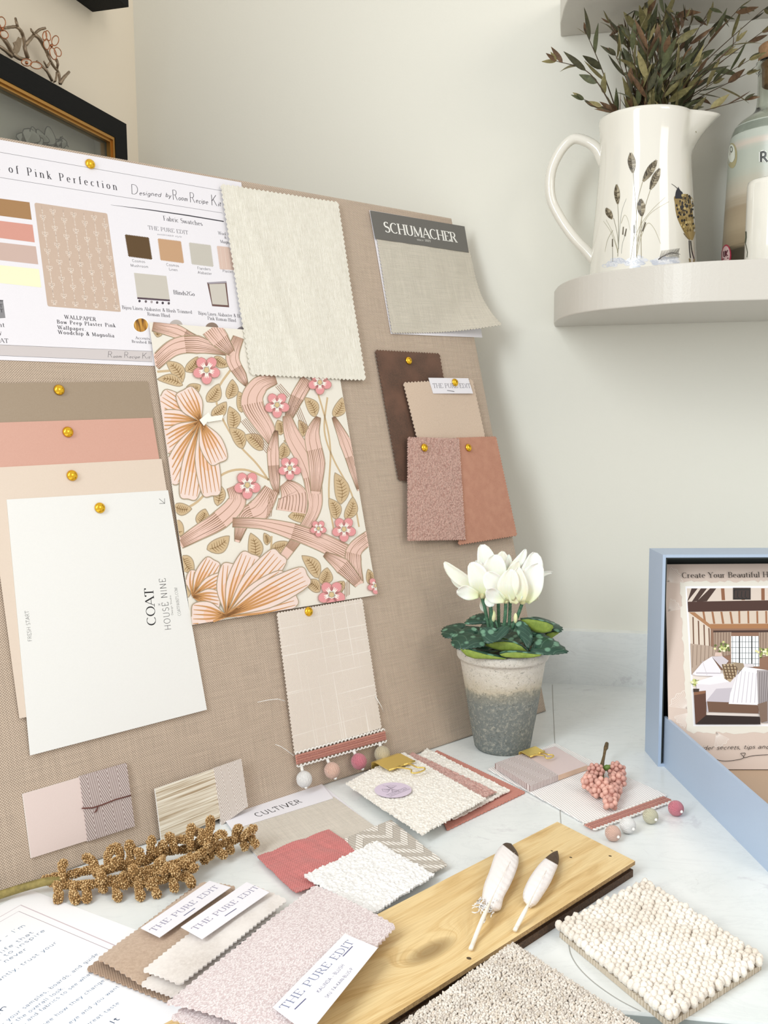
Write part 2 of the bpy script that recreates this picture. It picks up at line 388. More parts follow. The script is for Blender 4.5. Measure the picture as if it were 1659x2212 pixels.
# ------------------------------------------------------------------ cloth and card builders
def cloth(mb, fr, quad, w, th, mat, tooth=.0035, amp=.0011, h=None, back=None, rough_edge=False, fine=None, zig='tlbr'):
    P = [fr.px(x, y, w) for x, y in quad]; TL, TR, BR, BL = P
    step = fine or tooth/2
    nu = max(4, 2*int(((TR-TL).length+(BR-BL).length)/2/(step*2)+.5)); nv = max(4, 2*int(((BL-TL).length+(BR-TR).length)/2/(step*2)+.5))
    tu = max(2, int(round(tooth/2/step)))*1 if fine else 1
    top = []; bot = []
    def z(i): 
        if not fine: return 1.0 if i % 2 else 0.0
        k = (i/tu) % 2; return k if k < 1 else 2-k
    cen = (TL+TR+BR+BL)/4
    for j in range(nv+1):
        t = j/nv
        for i in range(nu+1):
            s = i/nu
            p = (TL*(1-s)+TR*s)*(1-t)+(BL*(1-s)+BR*s)*t
            o = V((0,0,0))
            eu = (TR-TL).normalized(); ev = (BL-TL).normalized()
            am = amp*(.4+1.2*abs(noise.noise(p*400+V((7,3,1))))) if rough_edge else amp
            if j == 0 and 't' in zig: o -= ev*am*z(i)
            if j == nv and 'b' in zig: o += ev*am*z(i)
            if i == 0 and 'l' in zig: o -= eu*am*z(j)
            if i == nu and 'r' in zig: o += eu*am*z(j)
            hh = h(s, t, p) if h else 0
            if isinstance(hh, V): q = p+o+hh
            else: q = p+o+V((0,0,hh))
            top.append(q+V((0,0,th))); bot.append(q)
    n = nu+1; N = len(top)
    fs = [[j*n+i, (j+1)*n+i, (j+1)*n+i+1, j*n+i+1] for j in range(nv) for i in range(nu)]
    mb.add(top, fs, mat)
    rim = [i for i in range(nu+1)]+[j*n+nu for j in range(1, nv+1)]+[nv*n+i for i in range(nu-1, -1, -1)]+[j*n for j in range(nv-1, 0, -1)]
    vs = [top[k] for k in rim]+[bot[k] for k in rim]; m = len(rim)
    mb.add(vs, [[k, (k+1) % m, m+(k+1) % m, m+k] for k in range(m)], back or mat, False)
    mb.add(bot, [f[::-1] for f in fs], back or mat)
def slab(mb, fr, pts, w, th, mat, side=None):
    P = [fr.px(x, y, w+th) for x, y in pts]; P = [V((p.x, p.y, w)) for p in P]
    up = V((0,0,th)); n = len(P)
    mb.add([p+up for p in P], [list(range(n))[::-1]], mat, False)
    mb.add(P, [list(range(n))], side or mat, False)
    mb.add(P+[p+up for p in P], [[i, (i+1) % n, n+(i+1) % n, n+i] for i in range(n)], side or mat, False)
def ppoly(mb, fr, pts, w, mat): mb.poly([fr.px(x, y, w) for x, y in pts], mat)
def hom(fr, q, w):
    # bilinear map of the unit square onto four photographed corners (TL,TR,BR,BL) of a sheet
    P = [fr.px(x, y, w) for x, y in q]
    return lambda s, t, dz=0: (P[0]*(1-s)+P[1]*s)*(1-t)+(P[3]*(1-s)+P[2]*s)*t+V((0,0,dz))
def wave(a, f, ph=0): return lambda s, t, p: a*(1+math.sin(f*s+ph)*math.cos(f*.7*t+ph*1.7))
def edge_lift(a): return lambda s, t, p: a*((2*abs(s-.5))**4+(2*abs(t-.5))**4)
# ------------------------------------------------------------------ planes of the place
P0w, P1w = wt(1172, 1475), wt(1395, 1486)
wdir = (P1w-P0w).normalized(); wn = wdir.cross(V((0,0,1))).normalized()      # towards the room
if wn.y > 0: wn = -wn
UPT = 0.020                                                                # upstand thickness
WALL = Fr(P0w-wn*UPT, wdir, wn)
corner = on_plane(294, 200, WALL.O, WALL.N); corner.z = 0
la = math.radians(74.8); ldir = V((math.cos(la), math.sin(la), 0)); ln = V((math.sin(la), -math.cos(la), 0))
LWALL = Fr(corner, ldir, ln)
TOP = Fr((0.1, 0.8, 0), (1,0,0), (0,0,1))
bA, bB = wt(0, 1931), wt(1182, 1537); bu = (bB-bA).normalized()
_d = ray(977, 470); bT = CC+_d*((bB-CC).dot(bu)/_d.dot(bu)); bv = (bT-bB).normalized(); bn = bu.cross(bv)
BOARD = Fr(bB, bu, bn); BH = (bT-bB).length
# ------------------------------------------------------------------ wall, worktop and board materials
def m_wall(name, c):
    t = NT(name, .75); n = t.noise(t.co(), 260, 4, .6); t.color(c); t.bump(n, .12, .001); return t.m
WALLM = m_wall('wall_paint', '#E3E2D8'); LWALLM = m_wall('wall_paint_cream', '#EFE5D2')
def m_marble():
    t = NT('pale_marble_laminate', .24); co = t.co()
    n = t.noise(co, 5, 7, .62, .9); n2 = t.noise(t.co((1.2, 3.2, 1), (0,0,.5)), 6, 8, .7, 2.2)
    c = t.mix(t.ramp(n, [(.35, 0.0), (.68, 1.0)]), '#EDF0EF', '#E0E5E4')
    v = t.ramp(n2, [(.475, 0.0), (.5, 1.0), (.53, 0.0)]); c = t.mix(t.math('MULTIPLY', v, .10), c, '#A9ABB0')
    sp = t.ramp(t.noise(co, 38, 6, .7, 1.5), [(.66, 0.0), (.74, 1.0)]); c = t.mix(t.math('MULTIPLY', sp, .38), c, '#A8A6A4')
    sp = t.ramp(t.noise(co, 16, 6, .72, 1.0), [(.6, 0.0), (.66, 1.0)]); c = t.mix(t.math('MULTIPLY', sp, .3), c, '#B9B4BC')
    t.color(c); return t.m
MARB = m_marble()
E_ = lambda *p: [V(q) for q in p]
# walls
mb = MB(); a = WALL.loc(corner).x
mb.add(E_((a,0,0),(2.2,0,0),(2.2,2.3,0),(a,2.3,0)), [[0,1,2,3]], WALLM, False)
mb.add(E_((a,0,-.1),(2.2,0,-.1),(2.2,2.3,-.1),(a,2.3,-.1)), [[3,2,1,0]], WALLM, False)
for i, j in ((0,1),(1,2),(2,3),(3,0)):
    q = E_((a,0,0),(2.2,0,0),(2.2,2.3,0),(a,2.3,0)); mb.add([q[j], q[i], q[i]-V((0,0,.1)), q[j]-V((0,0,.1))], [[0,1,2,3]], WALLM, False)
tag(mb.build('wall_back', fr=Fr(WALL.O+V((0,0,-.9)), WALL.U, WALL.N)), kind='structure')
mb = MB(); mb.prism(E_((-1.15,-.9,-.1),(0,-.9,-.1),(0,1.4,-.1),(-1.15,1.4,-.1)), .1, LWALLM)
tag(mb.build('wall_left', fr=LWALL), kind='structure')
# upstand strips of the same laminate
mb = MB(); mb.prism(E_((a+.01,0,0),(2.2,0,0),(2.2,.0835,0),(a+.01,.0835,0)), UPT, MARB)
tag(mb.build('trim_1', fr=WALL), kind='structure')
mb = MB(); mb.prism(E_((-1.15,0,0),(-.02,0,0),(-.02,.0835,0),(-1.15,.0835,0)), UPT, MARB)
tag(mb.build('trim_2', fr=LWALL), kind='structure')
# worktop: left run towards the camera and right run under the shelves, joined by a mason's mitre
e0, e1 = wt(1380, 2185.5), wt(1659, 2210); ed = (e1-e0).normalized(); far = e0+ed*1.7; inn = e0-ed*.035
c0 = corner+V((0.002,-0.002,0)); rw = WALL.wp((2.15, 0, .001)); rw.z = 0; lw = corner-ldir*1.12+ln*.002
near = inn+V((.05,-.45,0)); near2 = V((lw.x, near.y, 0))
plan = [c0, rw, far, inn, near, near2, lw]
plan = plan[::-1]
tw = MB(); tw.prism([V((p.x, p.y, -.028)) for p in plan], .028, MARB)
wk = tw.build('worktop', fr=None); tag(wk, 'pale marble-effect worktop that all the samples lie on', 'worktop')
jm = NT('joint_line', .8).color('#A9A8A2').m
mb = MB(); J = [wt(*p, .0003) for p in smooth([(1193,1479),(1199,1610),(1211,1768),(1224,1950),(1228,2035),(1240,2075),(1275,2115),(1330,2155),(1384,2184)], 5)]
J = [V((p.x, p.y, .0002)) for p in J]; line(mb, J, .0009, jm); mb.build('mitre_joint', wk, label='fine mitred joint line in the pale worktop')
mb = MB(); mb.prism([V((p.x, p.y, -.75)) for p in [far-ed*.0+V((0,.03,0)), inn+V((0,.03,0)), inn+V((0,.05,0)), far+V((0,.05,0))]], .72, NT('cabinet_paint', .5).color('#9CA3A3').m)
mb.build('cabinet_front', wk)
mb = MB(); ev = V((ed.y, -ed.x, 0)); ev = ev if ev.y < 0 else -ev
mb.prism([V((p.x, p.y, -.0285)) for p in (far, inn, inn+ev*.0006, far+ev*.0006)], .0255, NT('edge_shade_strip', .35).color('#8D9594').m); mb.build('edge_shade_strip', wk, label='grey band along the worktop front edge')  # thin grey strip added to darken the bright front face, as shade would
mb = MB(); mb.prism(E_((-1.2,-1.6,-.95),(2.4,-1.6,-.95),(2.4,1.6,-.95),(-1.2,1.6,-.95)), .05, NT('floor_tile', .5).color('#B9BAB6').m)
tag(mb.build('floor'), kind='structure')
# ------------------------------------------------------------------ shelves
ZS0, ZS1 = WALL.px(1194, 706).y, WALL.px(1194, 706).y+.047
SHP = NT('shelf_paint', .38); SHP.color('#C6C2BA'); _n = SHP.noise(SHP.co(), 420, 3); SHP.bump(_n, .18, .0012); SHP = SHP.m
def shelf(name, label, front_px, z0, z1, w_end):
    fr = Fr(WALL.wp((0, 0, 0)), WALL.U, (0,0,1)); pts = []
    for x, y in front_px:
        p = wt(x, y, z0); q = WALL.loc(p); pts.append((q.x, max(q.z, .001)))
    x0 = pts[0][0]; s = smooth([(u, v, 0) for u, v in pts], 5)
    pl = [WALL.wp((w_end, 0, .0005)), WALL.wp((x0, 0, .0005))]+[WALL.wp((q.x, 0, q.y)) for q in s]+[WALL.wp((w_end, 0, s[-1].y))]
    pl = [V((p.x, p.y, z0)) for p in pl]
    c = WALL.wp((x0, 0, 0)); c.z = z0
    mb = MB(); mb.prism([p-c for p in pl], z1-z0, SHP)
    o = mb.build(name, fr=c); bv = o.modifiers.new('bevel', 'BEVEL'); bv.width = .0015; bv.segments = 2; bv.limit_method = 'ANGLE'
    return tag(o, label, 'shelf')
Z = lambda x, y: (1160+x/3.072, y/3.072)
shelf('wall_shelf', 'pale grey painted shelf with rounded end carrying the white jug', [Z(112,2150), Z(150,2118), Z(250,2085), Z(400,2060), Z(600,2040), Z(900,2015), Z(1200,2000), Z(1533,1990)], ZS0, ZS1, .75)
ZU0 = WALL.px(1207, 80).y
up = []
for x, y in [Z(112,2150), Z(150,2118), Z(250,2085), Z(400,2060), Z(600,2040), Z(900,2015), Z(1200,2000), Z(1533,1990)]:
    q = WALL.loc(wt(x, y, ZS0)); up.append(q)
dx = WALL.px(1207, 80).x-WALL.px(1194, 706).x
upx = []
o = None
fr_ = [(q.x+dx, q.z) for q in up]
mb = MB(); s = smooth([(u, max(v, .001), 0) for u, v in fr_], 5)
pl = [WALL.wp((.75, 0, .0005)), WALL.wp((fr_[0][0], 0, .0005))]+[WALL.wp((q.x, 0, q.y)) for q in s]+[WALL.wp((.75, 0, s[-1].y))]
c = WALL.wp((fr_[0][0], 0, 0)); c.z = ZU0
mb.prism([V((p.x, p.y, ZU0))-c for p in pl], .047, SHP)
o = mb.build('wall_shelf', fr=c); b_ = o.modifiers.new('bevel', 'BEVEL'); b_.width = .0015; b_.segments = 2; b_.limit_method = 'ANGLE'
tag(o, 'upper pale grey painted shelf above the dried leaves, seen from below', 'shelf')
# ------------------------------------------------------------------ linen board
LIN = m_weave('board_linen', '#DDCCB9', '#8F7966', .00125, .9, .2, c3=None)
bl = MB(); BL_ = .80
def rounded_board():
    print('board clear', LWALL.loc(BOARD.wp((-BL_,BH,-.02))), LWALL.loc(BOARD.wp((-BL_,0,0))), WALL.loc(BOARD.wp((0,BH,-.02))))
    m = MB(); th = .020; r = .004; n = 4
    prof = [(-th, 0.0)] 
    vs = []; ring = []
    layers = [(-th, .0), (-r, .0)]+[(-r+r*math.sin(PI/2*k/4), r-r*math.cos(PI/2*k/4)) for k in range(1, 5)]
    for z, ins in layers:
        x0, x1, y0, y1 = -BL_+ins, -ins, ins, BH-ins
        yb = y0-z*.285; ring.append([(x0,yb,z),(x1,yb,z),(x1,y1,z),(x0,y1,z)])
    vs = [p for r_ in ring for p in r_]
    fs = [[i*4+k, i*4+(k+1) % 4, (i+1)*4+(k+1) % 4, (i+1)*4+k] for i in range(len(ring)-1) for k in range(4)]
    L = len(ring)-1
    fs += [[L*4+k for k in range(4)], [3,2,1,0]]
    m.add(vs, fs, LIN, False); return m
o = rounded_board().build('mood_board', fr=BOARD); tag(o, 'large beige linen-covered pinboard leaning against the wall corner', 'board')
# ------------------------------------------------------------------ things pinned to the board (each lies on the board plane)
B = BOARD
def pin(x, y, off, label, r=.0056):
    p = B.px(x, y, off+.001); mb = MB(); G = GOLD
    mb.lathe([(0, r*.62), (r*.35, r*.6), (r*.7, r*.42), (r*.93, r*.18), (r, 0), (r*.9, -r*.08), (0, -r*.08)][::-1], G, 24)
    fr = Fr(B.wp(p), B.U, B.N); return fr, mb, label
GOLD = NT('polished_brass', .17, Metallic=1.0).color('#F0BE38').m
def put_pin(x, y, off, label, first=[None]):
    fr, mb, label = pin(x, y, off, label)
    if first[0] is None:
        first[0] = mb.build('thumbtack', fr=fr); o = first[0]
    else:
        o = first[0].copy(); COL.objects.link(o); o.matrix_world = fr.M()
    return tag(o, label, 'thumbtack', 'brass thumbtacks on the board')
# ---- printed mood sheet
WH = m_paper('white_sheet', '#ECEAF0', .5)
SH = [(-140,277),(521,394),(583,800),(-118,773)]
fr = B.sub(SH, .0004)
sheet = thing('printed_sheet', 'large white printed design plan with swatches and writing, top left of the board', 'paper', fr)
mb = MB(); slab(mb, fr, SH, 0, .0004, WH); mb.build('paper', sheet)
K1, K2, K3 = flat('#3A3840'), flat('#55535A'), flat('#77757C')
w0 = .00045; F = fr; mb = MB()
Z2 = lambda x, y: (x/3.0722, 300+y/3.0722)
pl = lambda pts, wid, m=K1, w=w0: pline(mb, F, [Z2(*p) for p in pts], wid, m, w)
pp = lambda pts, m, w=w0: ppoly(mb, F, [Z2(*p) for p in pts], w, m)
pt = lambda s, x0, y0, x1, y1, cap, st='serif', m=K1, w=w0, tr=None: ptext(mb, F, s, m, *Z2(x0, y0), *Z2(x1, y1), w, st, cap/3.0722, tr)
pl([(-60,78),(1475,345)], .0004, K3); pl([(-60,246),(1475,492)], .0004, K3)
pt('s of Pink Perfection', -22, 207, 778, 340, 48, 'serif', K1, tr=.42)
pt('Designed', 868, 366, 1068, 384, 27, 'script'); pt('by', 1098, 386, 1134, 390, 27, 'script'); pt('Room', 1144, 402, 1246, 412, 28, 'script'); pt('Recipe', 1258, 420, 1380, 432, 28, 'script'); pt('Kit', 1400, 440, 1466, 448, 30, 'script')
line(mb, [F.px(*Z2(x, y), w0) for x, y in [(735,438),(1000,472),(1240,507),(1485,548)]], [.0002,.0011,.0014,.0014], K1)
pt('Fabric Swatches', 1086, 540, 1345, 577, 28, 'serif', K2); pt('THE PURE EDIT', 984, 600, 1250, 634, 24, 'serif', K3); pt('sustainable style', 1042, 636, 1205, 655, 11, 'script', K3)
for s_, x0, y0, x1, y1 in [('Cosmos',878,816,964,823),('Mushroom',868,847,986,857),('Cosmos',1105,842,1188,850),('Linen',1122,872,1180,879),('Flanders',1311,866,1398,873),('Alabaster',1314,894,1407,903),('Plaster',1478,884,1546,890)]:
    pt(s_, x0, y0, x1, y1, 17, 'sans', K2)
pt('Blinds2Go', 1153, 1030, 1293, 1043, 26, 'serif', K1)
pt('Bijou Linen Alabaster & Blush Trimmed', 812, 1128, 1275, 1160, 22, 'serif', K2); pt('Roman Blind', 980, 1172, 1129, 1184, 22, 'serif', K2)
pt('Bijou Linen Alabaster & Bl', 1318, 1166, 1594, 1186, 22, 'serif', K2); pt('Pink Roman Blind', 1380, 1200, 1567, 1215, 22, 'serif', K2)
pt('WALLPAPER', 430, 1193, 637, 1209, 24, 'serifbold', K1, tr=.2); pt('Bow Peep Plaster Pink', 380, 1225, 767, 1250, 24, 'serifbold', K1, tr=.25)
pt('Wallpaper.', 385, 1262, 570, 1274, 24, 'serifbold', K1, tr=.2); pt('Woodchip & Magnolia', 388, 1294, 758, 1317, 24, 'serifbold', K1, tr=.2)
pt('Accents', 900, 1328, 994, 1334, 17, 'serifbold', K2, tr=.15); pt('Brushed Br', 876, 1352, 1010, 1361, 17, 'serifbold', K2, tr=.15)
pt('nt', -12, 1246, 33, 1249, 30, 'serif'); pt('y', -6, 1298, 12, 1299, 30, 'serif'); pt('OAT', -32, 1350, 57, 1354, 28, 'serif')
pt('Wool', 1450, 634, 1500, 641, 20, 'serif', K2); pt('&', 1490, 662, 1503, 664, 16, 'serif', K2); pt('Magn', 1464, 690, 1520, 696, 20, 'serif', K2)
pp([(-100,1362),(1010,1410),(1010,1478),(-100,1432)], flat('#CFC8C8')); pt('Room Recipe Kit', 712, 1450, 995, 1458, 17, 'script', K1, w0+.00005)
pl([(-100,1362),(1010,1410)], .0003, K2); pl([(-100,1434),(1010,1480)], .0003, K2)
for q, c in (([(-60,388),(196,421),(211,537),(-60,502)], '#A67F55'), ([(-60,536),(216,570),(231,687),(-60,650)], '#D59A8C'), ([(-60,680),(238,714),(254,833),(-60,798)], '#CBB2A8'), ([(-60,832),(258,864),(275,986),(-60,950)], '#F1F0CD')): pp(q, flat(c))
# paint tin picture
pp([(-40,1072),(20,1072),(36,1188),(-20,1192),(-40,1190)], flat('#8B8A8D')); pp([(-40,1066),(22,1070),(20,1078),(-40,1075)], flat('#5F5E62')); pt('T', -2, 1118, 18, 1119, 22, 'serif', K1, w0+.0001); pt('T', 2, 1150, 22, 1151, 22, 'serif', K1, w0+.0001)
# bow striped wallpaper picture
R4 = [(228,424),(712,495),(802,1148),(318,1112)]
pts = []
for (cx, cy), (dx0, dy0), (dx1, dy1) in (((228,424),(1,11),(11,1)), ((712,495),(-11,-2),(1,11)), ((802,1148),(-2,-11),(-11,-1)), ((318,1112),(11,1),(-1,-11))):
    pts += [(cx+dx0, cy+dy0), (cx+(dx0+dx1)*.3, cy+(dy0+dy1)*.3), (cx+dx1, cy+dy1)]
pts = [(229,436),(231,427),(240,424),(700,493),(710,497),(713,506),(800,1136),(801,1146),(790,1148),(328,1112),(318,1108),(314,1098)]
pp(pts, flat('#C9B3A2')); hm = hom(F, [Z2(*p) for p in R4], w0+.00005); WB = flat('#E9DCD0')
for i in range(7):
    s = .09+i*.142
    for d in (-.006, .006):
        for k in range(26):
            t0 = .02+k/27; line(mb, [hm(s+d*math.sin(k*1.7), t0), hm(s-d*math.sin(k*1.7), min(.985, t0+.035))], .0005, WB)
    for k in range(6):
        t = (.06 if i % 2 else .13)+k*.165
        if t > .96 or s > .96: continue
        for sg in (-1, 1):
            lp = [hm(s+sg*a_, t+b_) for a_, b_ in ((0,0),(.016,-.016),(.036,-.019),(.034,.004),(.014,.006),(0,0))]; line(mb, lp, .0006, WB)
            line(mb, [hm(s, t), hm(s+sg*.02, t+.028)], .0006, WB)
# little swatch pictures
def zigsw(q, n, a, m):
    pp(q, m)
    for k in range(4):
        p, r_ = V((*q[k], 0)), V((*q[(k+1) % 4], 0)); d = r_-p; nn = V((d.y, -d.x, 0)).normalized()
        for i in range(n): pp([tuple((p+d*(i/n))[:2]), tuple((p+d*((i+.5)/n)+nn*a)[:2]), tuple((p+d*((i+1)/n))[:2])], m)
for q, c in (([(832,637),(985,657),(1007,798),(855,778)], '#5B4323'), ([(1050,664),(1198,682),(1218,822),(1068,802)], '#C39D7A'), ([(1257,691),(1396,708),(1414,846),(1275,829)], '#C4C0B6'), ([(1442,713),(1520,722),(1560,868),(1462,862)], '#D8BFB2')): zigsw(q, 14, 6, flat(c))
for x in (1462, 1490, 1515): pl([(x,722),(x+14,858)], .0004, flat('#EADBD0'), w0+.0001)
pp([(889,889),(1104,910),(1127,1068),(911,1052)], flat('#C9C4BA')); pp([(911,1050),(1127,1066),(1128,1078),(912,1063)], flat('#55454F'))
for x, y, c in ((926,1076,'#3E3540'),(968,1079,'#6A6066'),(1006,1082,'#A89FA2'),(1043,1086,'#4A424A'),(1080,1089,'#3E3540'),(1120,1091,'#544A50')): pp([(x+8*math.cos(a*PI/5), y+9*math.sin(a*PI/5)) for a in range(10)], flat(c))
pp([(1374,952),(1502,944),(1521,1118),(1408,1110)], flat('#6B504C')); pp([(1374,952),(1502,944),(1500,956),(1386,962)], flat('#A29DA6'), w0+.00004); pp([(1388,964),(1494,960),(1512,1104),(1410,1097)], flat('#CBC6BC'), w0+.00008)
cx, cy = 935, 1236; pp([(cx+53*math.cos(a*PI/14), cy+50*math.sin(a*PI/14)) for a in range(28)], flat('#F7F7FA'), w0)
T_ = NT('brass_print', .4); c = T_.ramp(T_.noise(T_.co((300,40,1)), 1, 2), [(.3,'#3F2304'),(.5,'#B07A22'),(.7,'#E0B256')]); T_.color(c)
pp([(cx+47*math.cos(a*PI/14), cy+45*math.sin(a*PI/14)) for a in range(28)], T_.m, w0+.0001)
for cx, cy, c in ((1168,1240,'#BDB5B0'),(1406,1258,'#8D7A6C'),(1610,1285,'#8C8688')):
    pp([(cx+44*math.cos(a*PI/12), cy+40*math.sin(a*PI/12)) for a in range(24)], flat(c))
mb.build('printed_layout', sheet)
# ---- paint cards
def card(name, label, q, off, m, th=.0006, side=None):
    fr = B.sub(q, off); mb = MB(); slab(mb, fr, q, 0, th, m, side); return tag(mb.build(name, fr=fr), label, 'paint card'), fr
card('paint_card', 'mushroom brown painted card, uppermost of the overlapping paint cards', [(-55,828),(319,823.5),(398,1300),(32,1370)], .0006, m_paper('mushroom_paint', '#9C8972', .35))
card('paint_card', 'salmon pink painted card below the mushroom brown one', [(-40,914),(329.5,902.5),(410,1390),(42,1440)], .0013, m_paper('salmon_paint', '#D19F8D', .35))
card('paint_card', 'pale blush cream painted card half covered by the white paint card', [(-31,1011),(349,991),(428,1475),(42,1552)], .0020, m_paper('blush_cream_paint', '#DECDBC', .35))
Q = [(14.4,1079),(363,1059),(447,1533),(65,1632)]
fr = B.sub(Q, .0028); wc = thing('paint_card', 'large white paint card with sideways black lettering, lowest of the paint cards', 'paint card', fr)
mb = MB(); slab(mb, fr, Q, 0, .0006, m_paper('white_paint', '#E9E9E6', .35)); mb.build('card', wc)
mb = MB(); Z3 = lambda x, y: (x/2.6333, 800+y/2.6333); w = .00065; KB = flat('#1E1C1E')
q = lambda s, x0, y0, x1, y1, cap, st, tr=None: ptext(mb, fr, s, KB, *Z3(x0, y0), *Z3(x1, y1), w, st, cap/2.6333, tr)
q('COAT', 888, 1450, 870, 1238, 50, 'serif', .02); q('x', 912, 1338, 910, 1325, 18, 'light'); q('HOUSE NINE', 974, 1475, 940, 1182, 36, 'light', .16)
q('Design Studio', 985, 1392, 972, 1280, 9, 'sans'); q('COATPAINTS.COM', 1030, 1395, 1008, 1235, 17, 'light', .06); q('FRESH START', 182, 1540, 163, 1366, 22, 'light', .05)
mb.build('printed_lettering', wc); mb = MB()
for a_ in ([(905,730),(937,757)], [(937,757),(907,758)], [(937,757),(936,728)]): pline(mb, fr, [Z3(*p) for p in a_], .0004, KB, w)
mb.build('printed_arrow', wc)
# ---- cream curtain fabric
def slubby(name, c1, c2, sx, sy, bump, c3=None):
    t = NT(name, .9, Sheen_Weight=.2); n1 = t.noise(t.co((sx, sy, 1)), 1, 4, .6, .4); n2 = t.noise(t.co((sx*.12, sy*3, 1)), 1, 3)
    t.n('SeparateXYZ', t.co()); X, Y = t.last.outputs[0], t.last.outputs[1]
    wv = t.math('MULTIPLY', t.math('SINE', t.math('MULTIPLY', X, PI/.0009)), t.math('SINE', t.math('MULTIPLY', Y, PI/.0011)))
    f = t.math('ADD', t.math('MULTIPLY_ADD', n1, .8, t.math('MULTIPLY', n2, .25)), t.math('MULTIPLY', wv, .09))
    t.color(t.mix(t.ramp(f, [(.33, 0.0), (.72, 1.0)]), c2, c1)); t.bump(f, bump, .0016); return t.m
CF_ = slubby('cream_slub_cloth', '#F8F5EA', '#DDD8C9', 900, 60, .8)
def fab(name, label, q, off, m, th=.0008, tooth=.0042, amp=.0014, h=None, rough=False, fine=None, P=B, back=None, cat='fabric swatch', zig='tlbr', group=None):
    fr = P.sub(q, off); mb = MB(); cloth(mb, fr, q, 0, th, m, tooth, amp, h, back, rough, fine, zig)
    return tag(mb.build(name, fr=fr), label, cat, group), fr
def crease(s, t, p):
    c = .12+.32*t; d = (s-c)/.05
    return .0012*math.exp(-d*d)+.0016*(1+vn(p.x*30, p.y*8))*(.3+t)
fab('fabric_swatch', 'tall cream slubbed fabric swatch with zigzag edges overlapping the printed sheet', [(477.4,400.5),(728,439),(784.8,821),(541,809)], .0042, CF_, .0009, .0062, .0020, crease)
# ---- Schumacher sample
GR = m_weave('greige_linen', '#D9D3C5', '#B4AD9E', .0010, .6, .2, c3='#A39E90')
Qs = [(798.5,454),(1003,489),(1042,729),(845,721)]
fr = B.sub(Qs, .0008); sm = thing('fabric_sample_card', 'greige linen swatch on a white card under a dark grey header with white lettering', 'fabric sample', fr)
mb = MB(); slab(mb, fr, Qs, 0, .0008, WH); mb.build('backing_card', sm)
def curl(s, t, p):
    k = max(0, (s+t-1.35)/.65); return V((0,0,.0009*(1+vn(p.x*40, p.y*40))+.03*k*k))
mb = MB(); cloth(mb, fr, [(813,508),(1011,538),(1050,716),(846,719)], .0011, .0008, GR, .0046, .0017, curl); mb.build('fabric', sm)
LB = [(799.5,454.5),(1003.5,489),(1012.8,545.5),(811.5,515.5)]; w = .0030
mb = MB(); slab(mb, fr, LB, w, .0004, m_paper('dark_label', '#66645F')); hl = mb.build('header_label', sm, label='dark grey header label with white lettering')
mb = MB(); Z5 = lambda x, y: (780+x/2.872, 430+y/2.872)
ptext(mb, fr, 'SCHUMACHER', flat('#F2F1EC'), *Z5(147,203), *Z5(597,268), w+.0006, 'serifbold', 58/2.872, .02); ptext(mb, fr, 'since 1889', flat('#E5E4DE'), *Z5(347,256), *Z5(433,268), w+.0006, 'serif', 14/2.872)
mb.build('printed_lettering', hl)
# ---- velvets and tagged swatch
BV = m_fuzz('brown_velvet', '#5E3E2A', '#48301F', 500, .25, .7, .25, c3='#6B4834')
fab('fabric_swatch', 'dark chocolate brown velvet swatch partly behind the beige one', [(810,759),(947,766),(994,1038),(860,1037)], .0010, BV, .0014, .0050, .0019, lambda s, t, p: .0014*(1-s)**3+.0006*math.sin(3*s))
BG = m_fuzz('beige_velvet', '#D3BDA8', '#C6AF99', 700, .15, .6, .6)
Qb = [(871,829),(1019,822),(1053,985),(908,985)]; fr = B.sub(Qb, .0056); tg = thing('tagged_fabric_swatch', 'plain beige velvet swatch stapled to a small white printed tag', 'fabric swatch', fr)
mb = MB(); cloth(mb, fr, Qb, 0, .0010, BG, .0056, .0020, lambda s, t, p: .0010*(1+math.sin(5*s+2*t))); mb.build('fabric', tg)
Qt = [(925.5,816),(1011.5,817),(1022,850),(936,850)]; w = .0034
mb = MB(); slab(mb, fr, Qt, w, .0004, WH); tp = mb.build('paper_tag', tg, label='small white printed paper tag')
mb = MB(); ptext(mb, fr, 'THE PURE EDIT', flat('#84818A'), 936, 838, 1017, 838, w+.00045, 'serif', 9.5, .06); mb.build('printed_lettering', tp)
mb = MB(); mb.tube([fr.px(966,843.5,w+.0006), fr.px(981,845.5,w+.0006)], .0004, NT('steel', .3, Metallic=1.0).color('#8C8C90').m, 6); mb.build('staple', tg)
RW = m_fuzz('rose_wool', '#C49079', '#B07A63', 1400, .5, .95, .15, c3='#C28E76')
fab('fabric_swatch', 'flat terracotta rose wool swatch partly behind the pink boucle one', [(984,948),(1069,945),(1114,1156),(990,1176)], .0084, RW, .0012, .0042, .0017, lambda s, t, p: .0006)
PB = m_loop('pink_boucle', '#EFC4B4', '#CF9C8D', 480, 1.0)
def nubs(a, f): return lambda s, t, p: a*(1.1-min(1, noise.voronoi(V((p.x*f, p.y*f, 0)))[0][0]*1.3))+a*.3*vn(p.x*f*.3, p.y*f*.3)
fab('fabric_swatch', 'knobbly pink boucle swatch pinned beside the terracotta one', [(880.5,946),(989,949),(1003,1165),(880,1167)], .0104, PB, .0014, .0040, .0014, nubs(.0013, 480), fine=.00085)
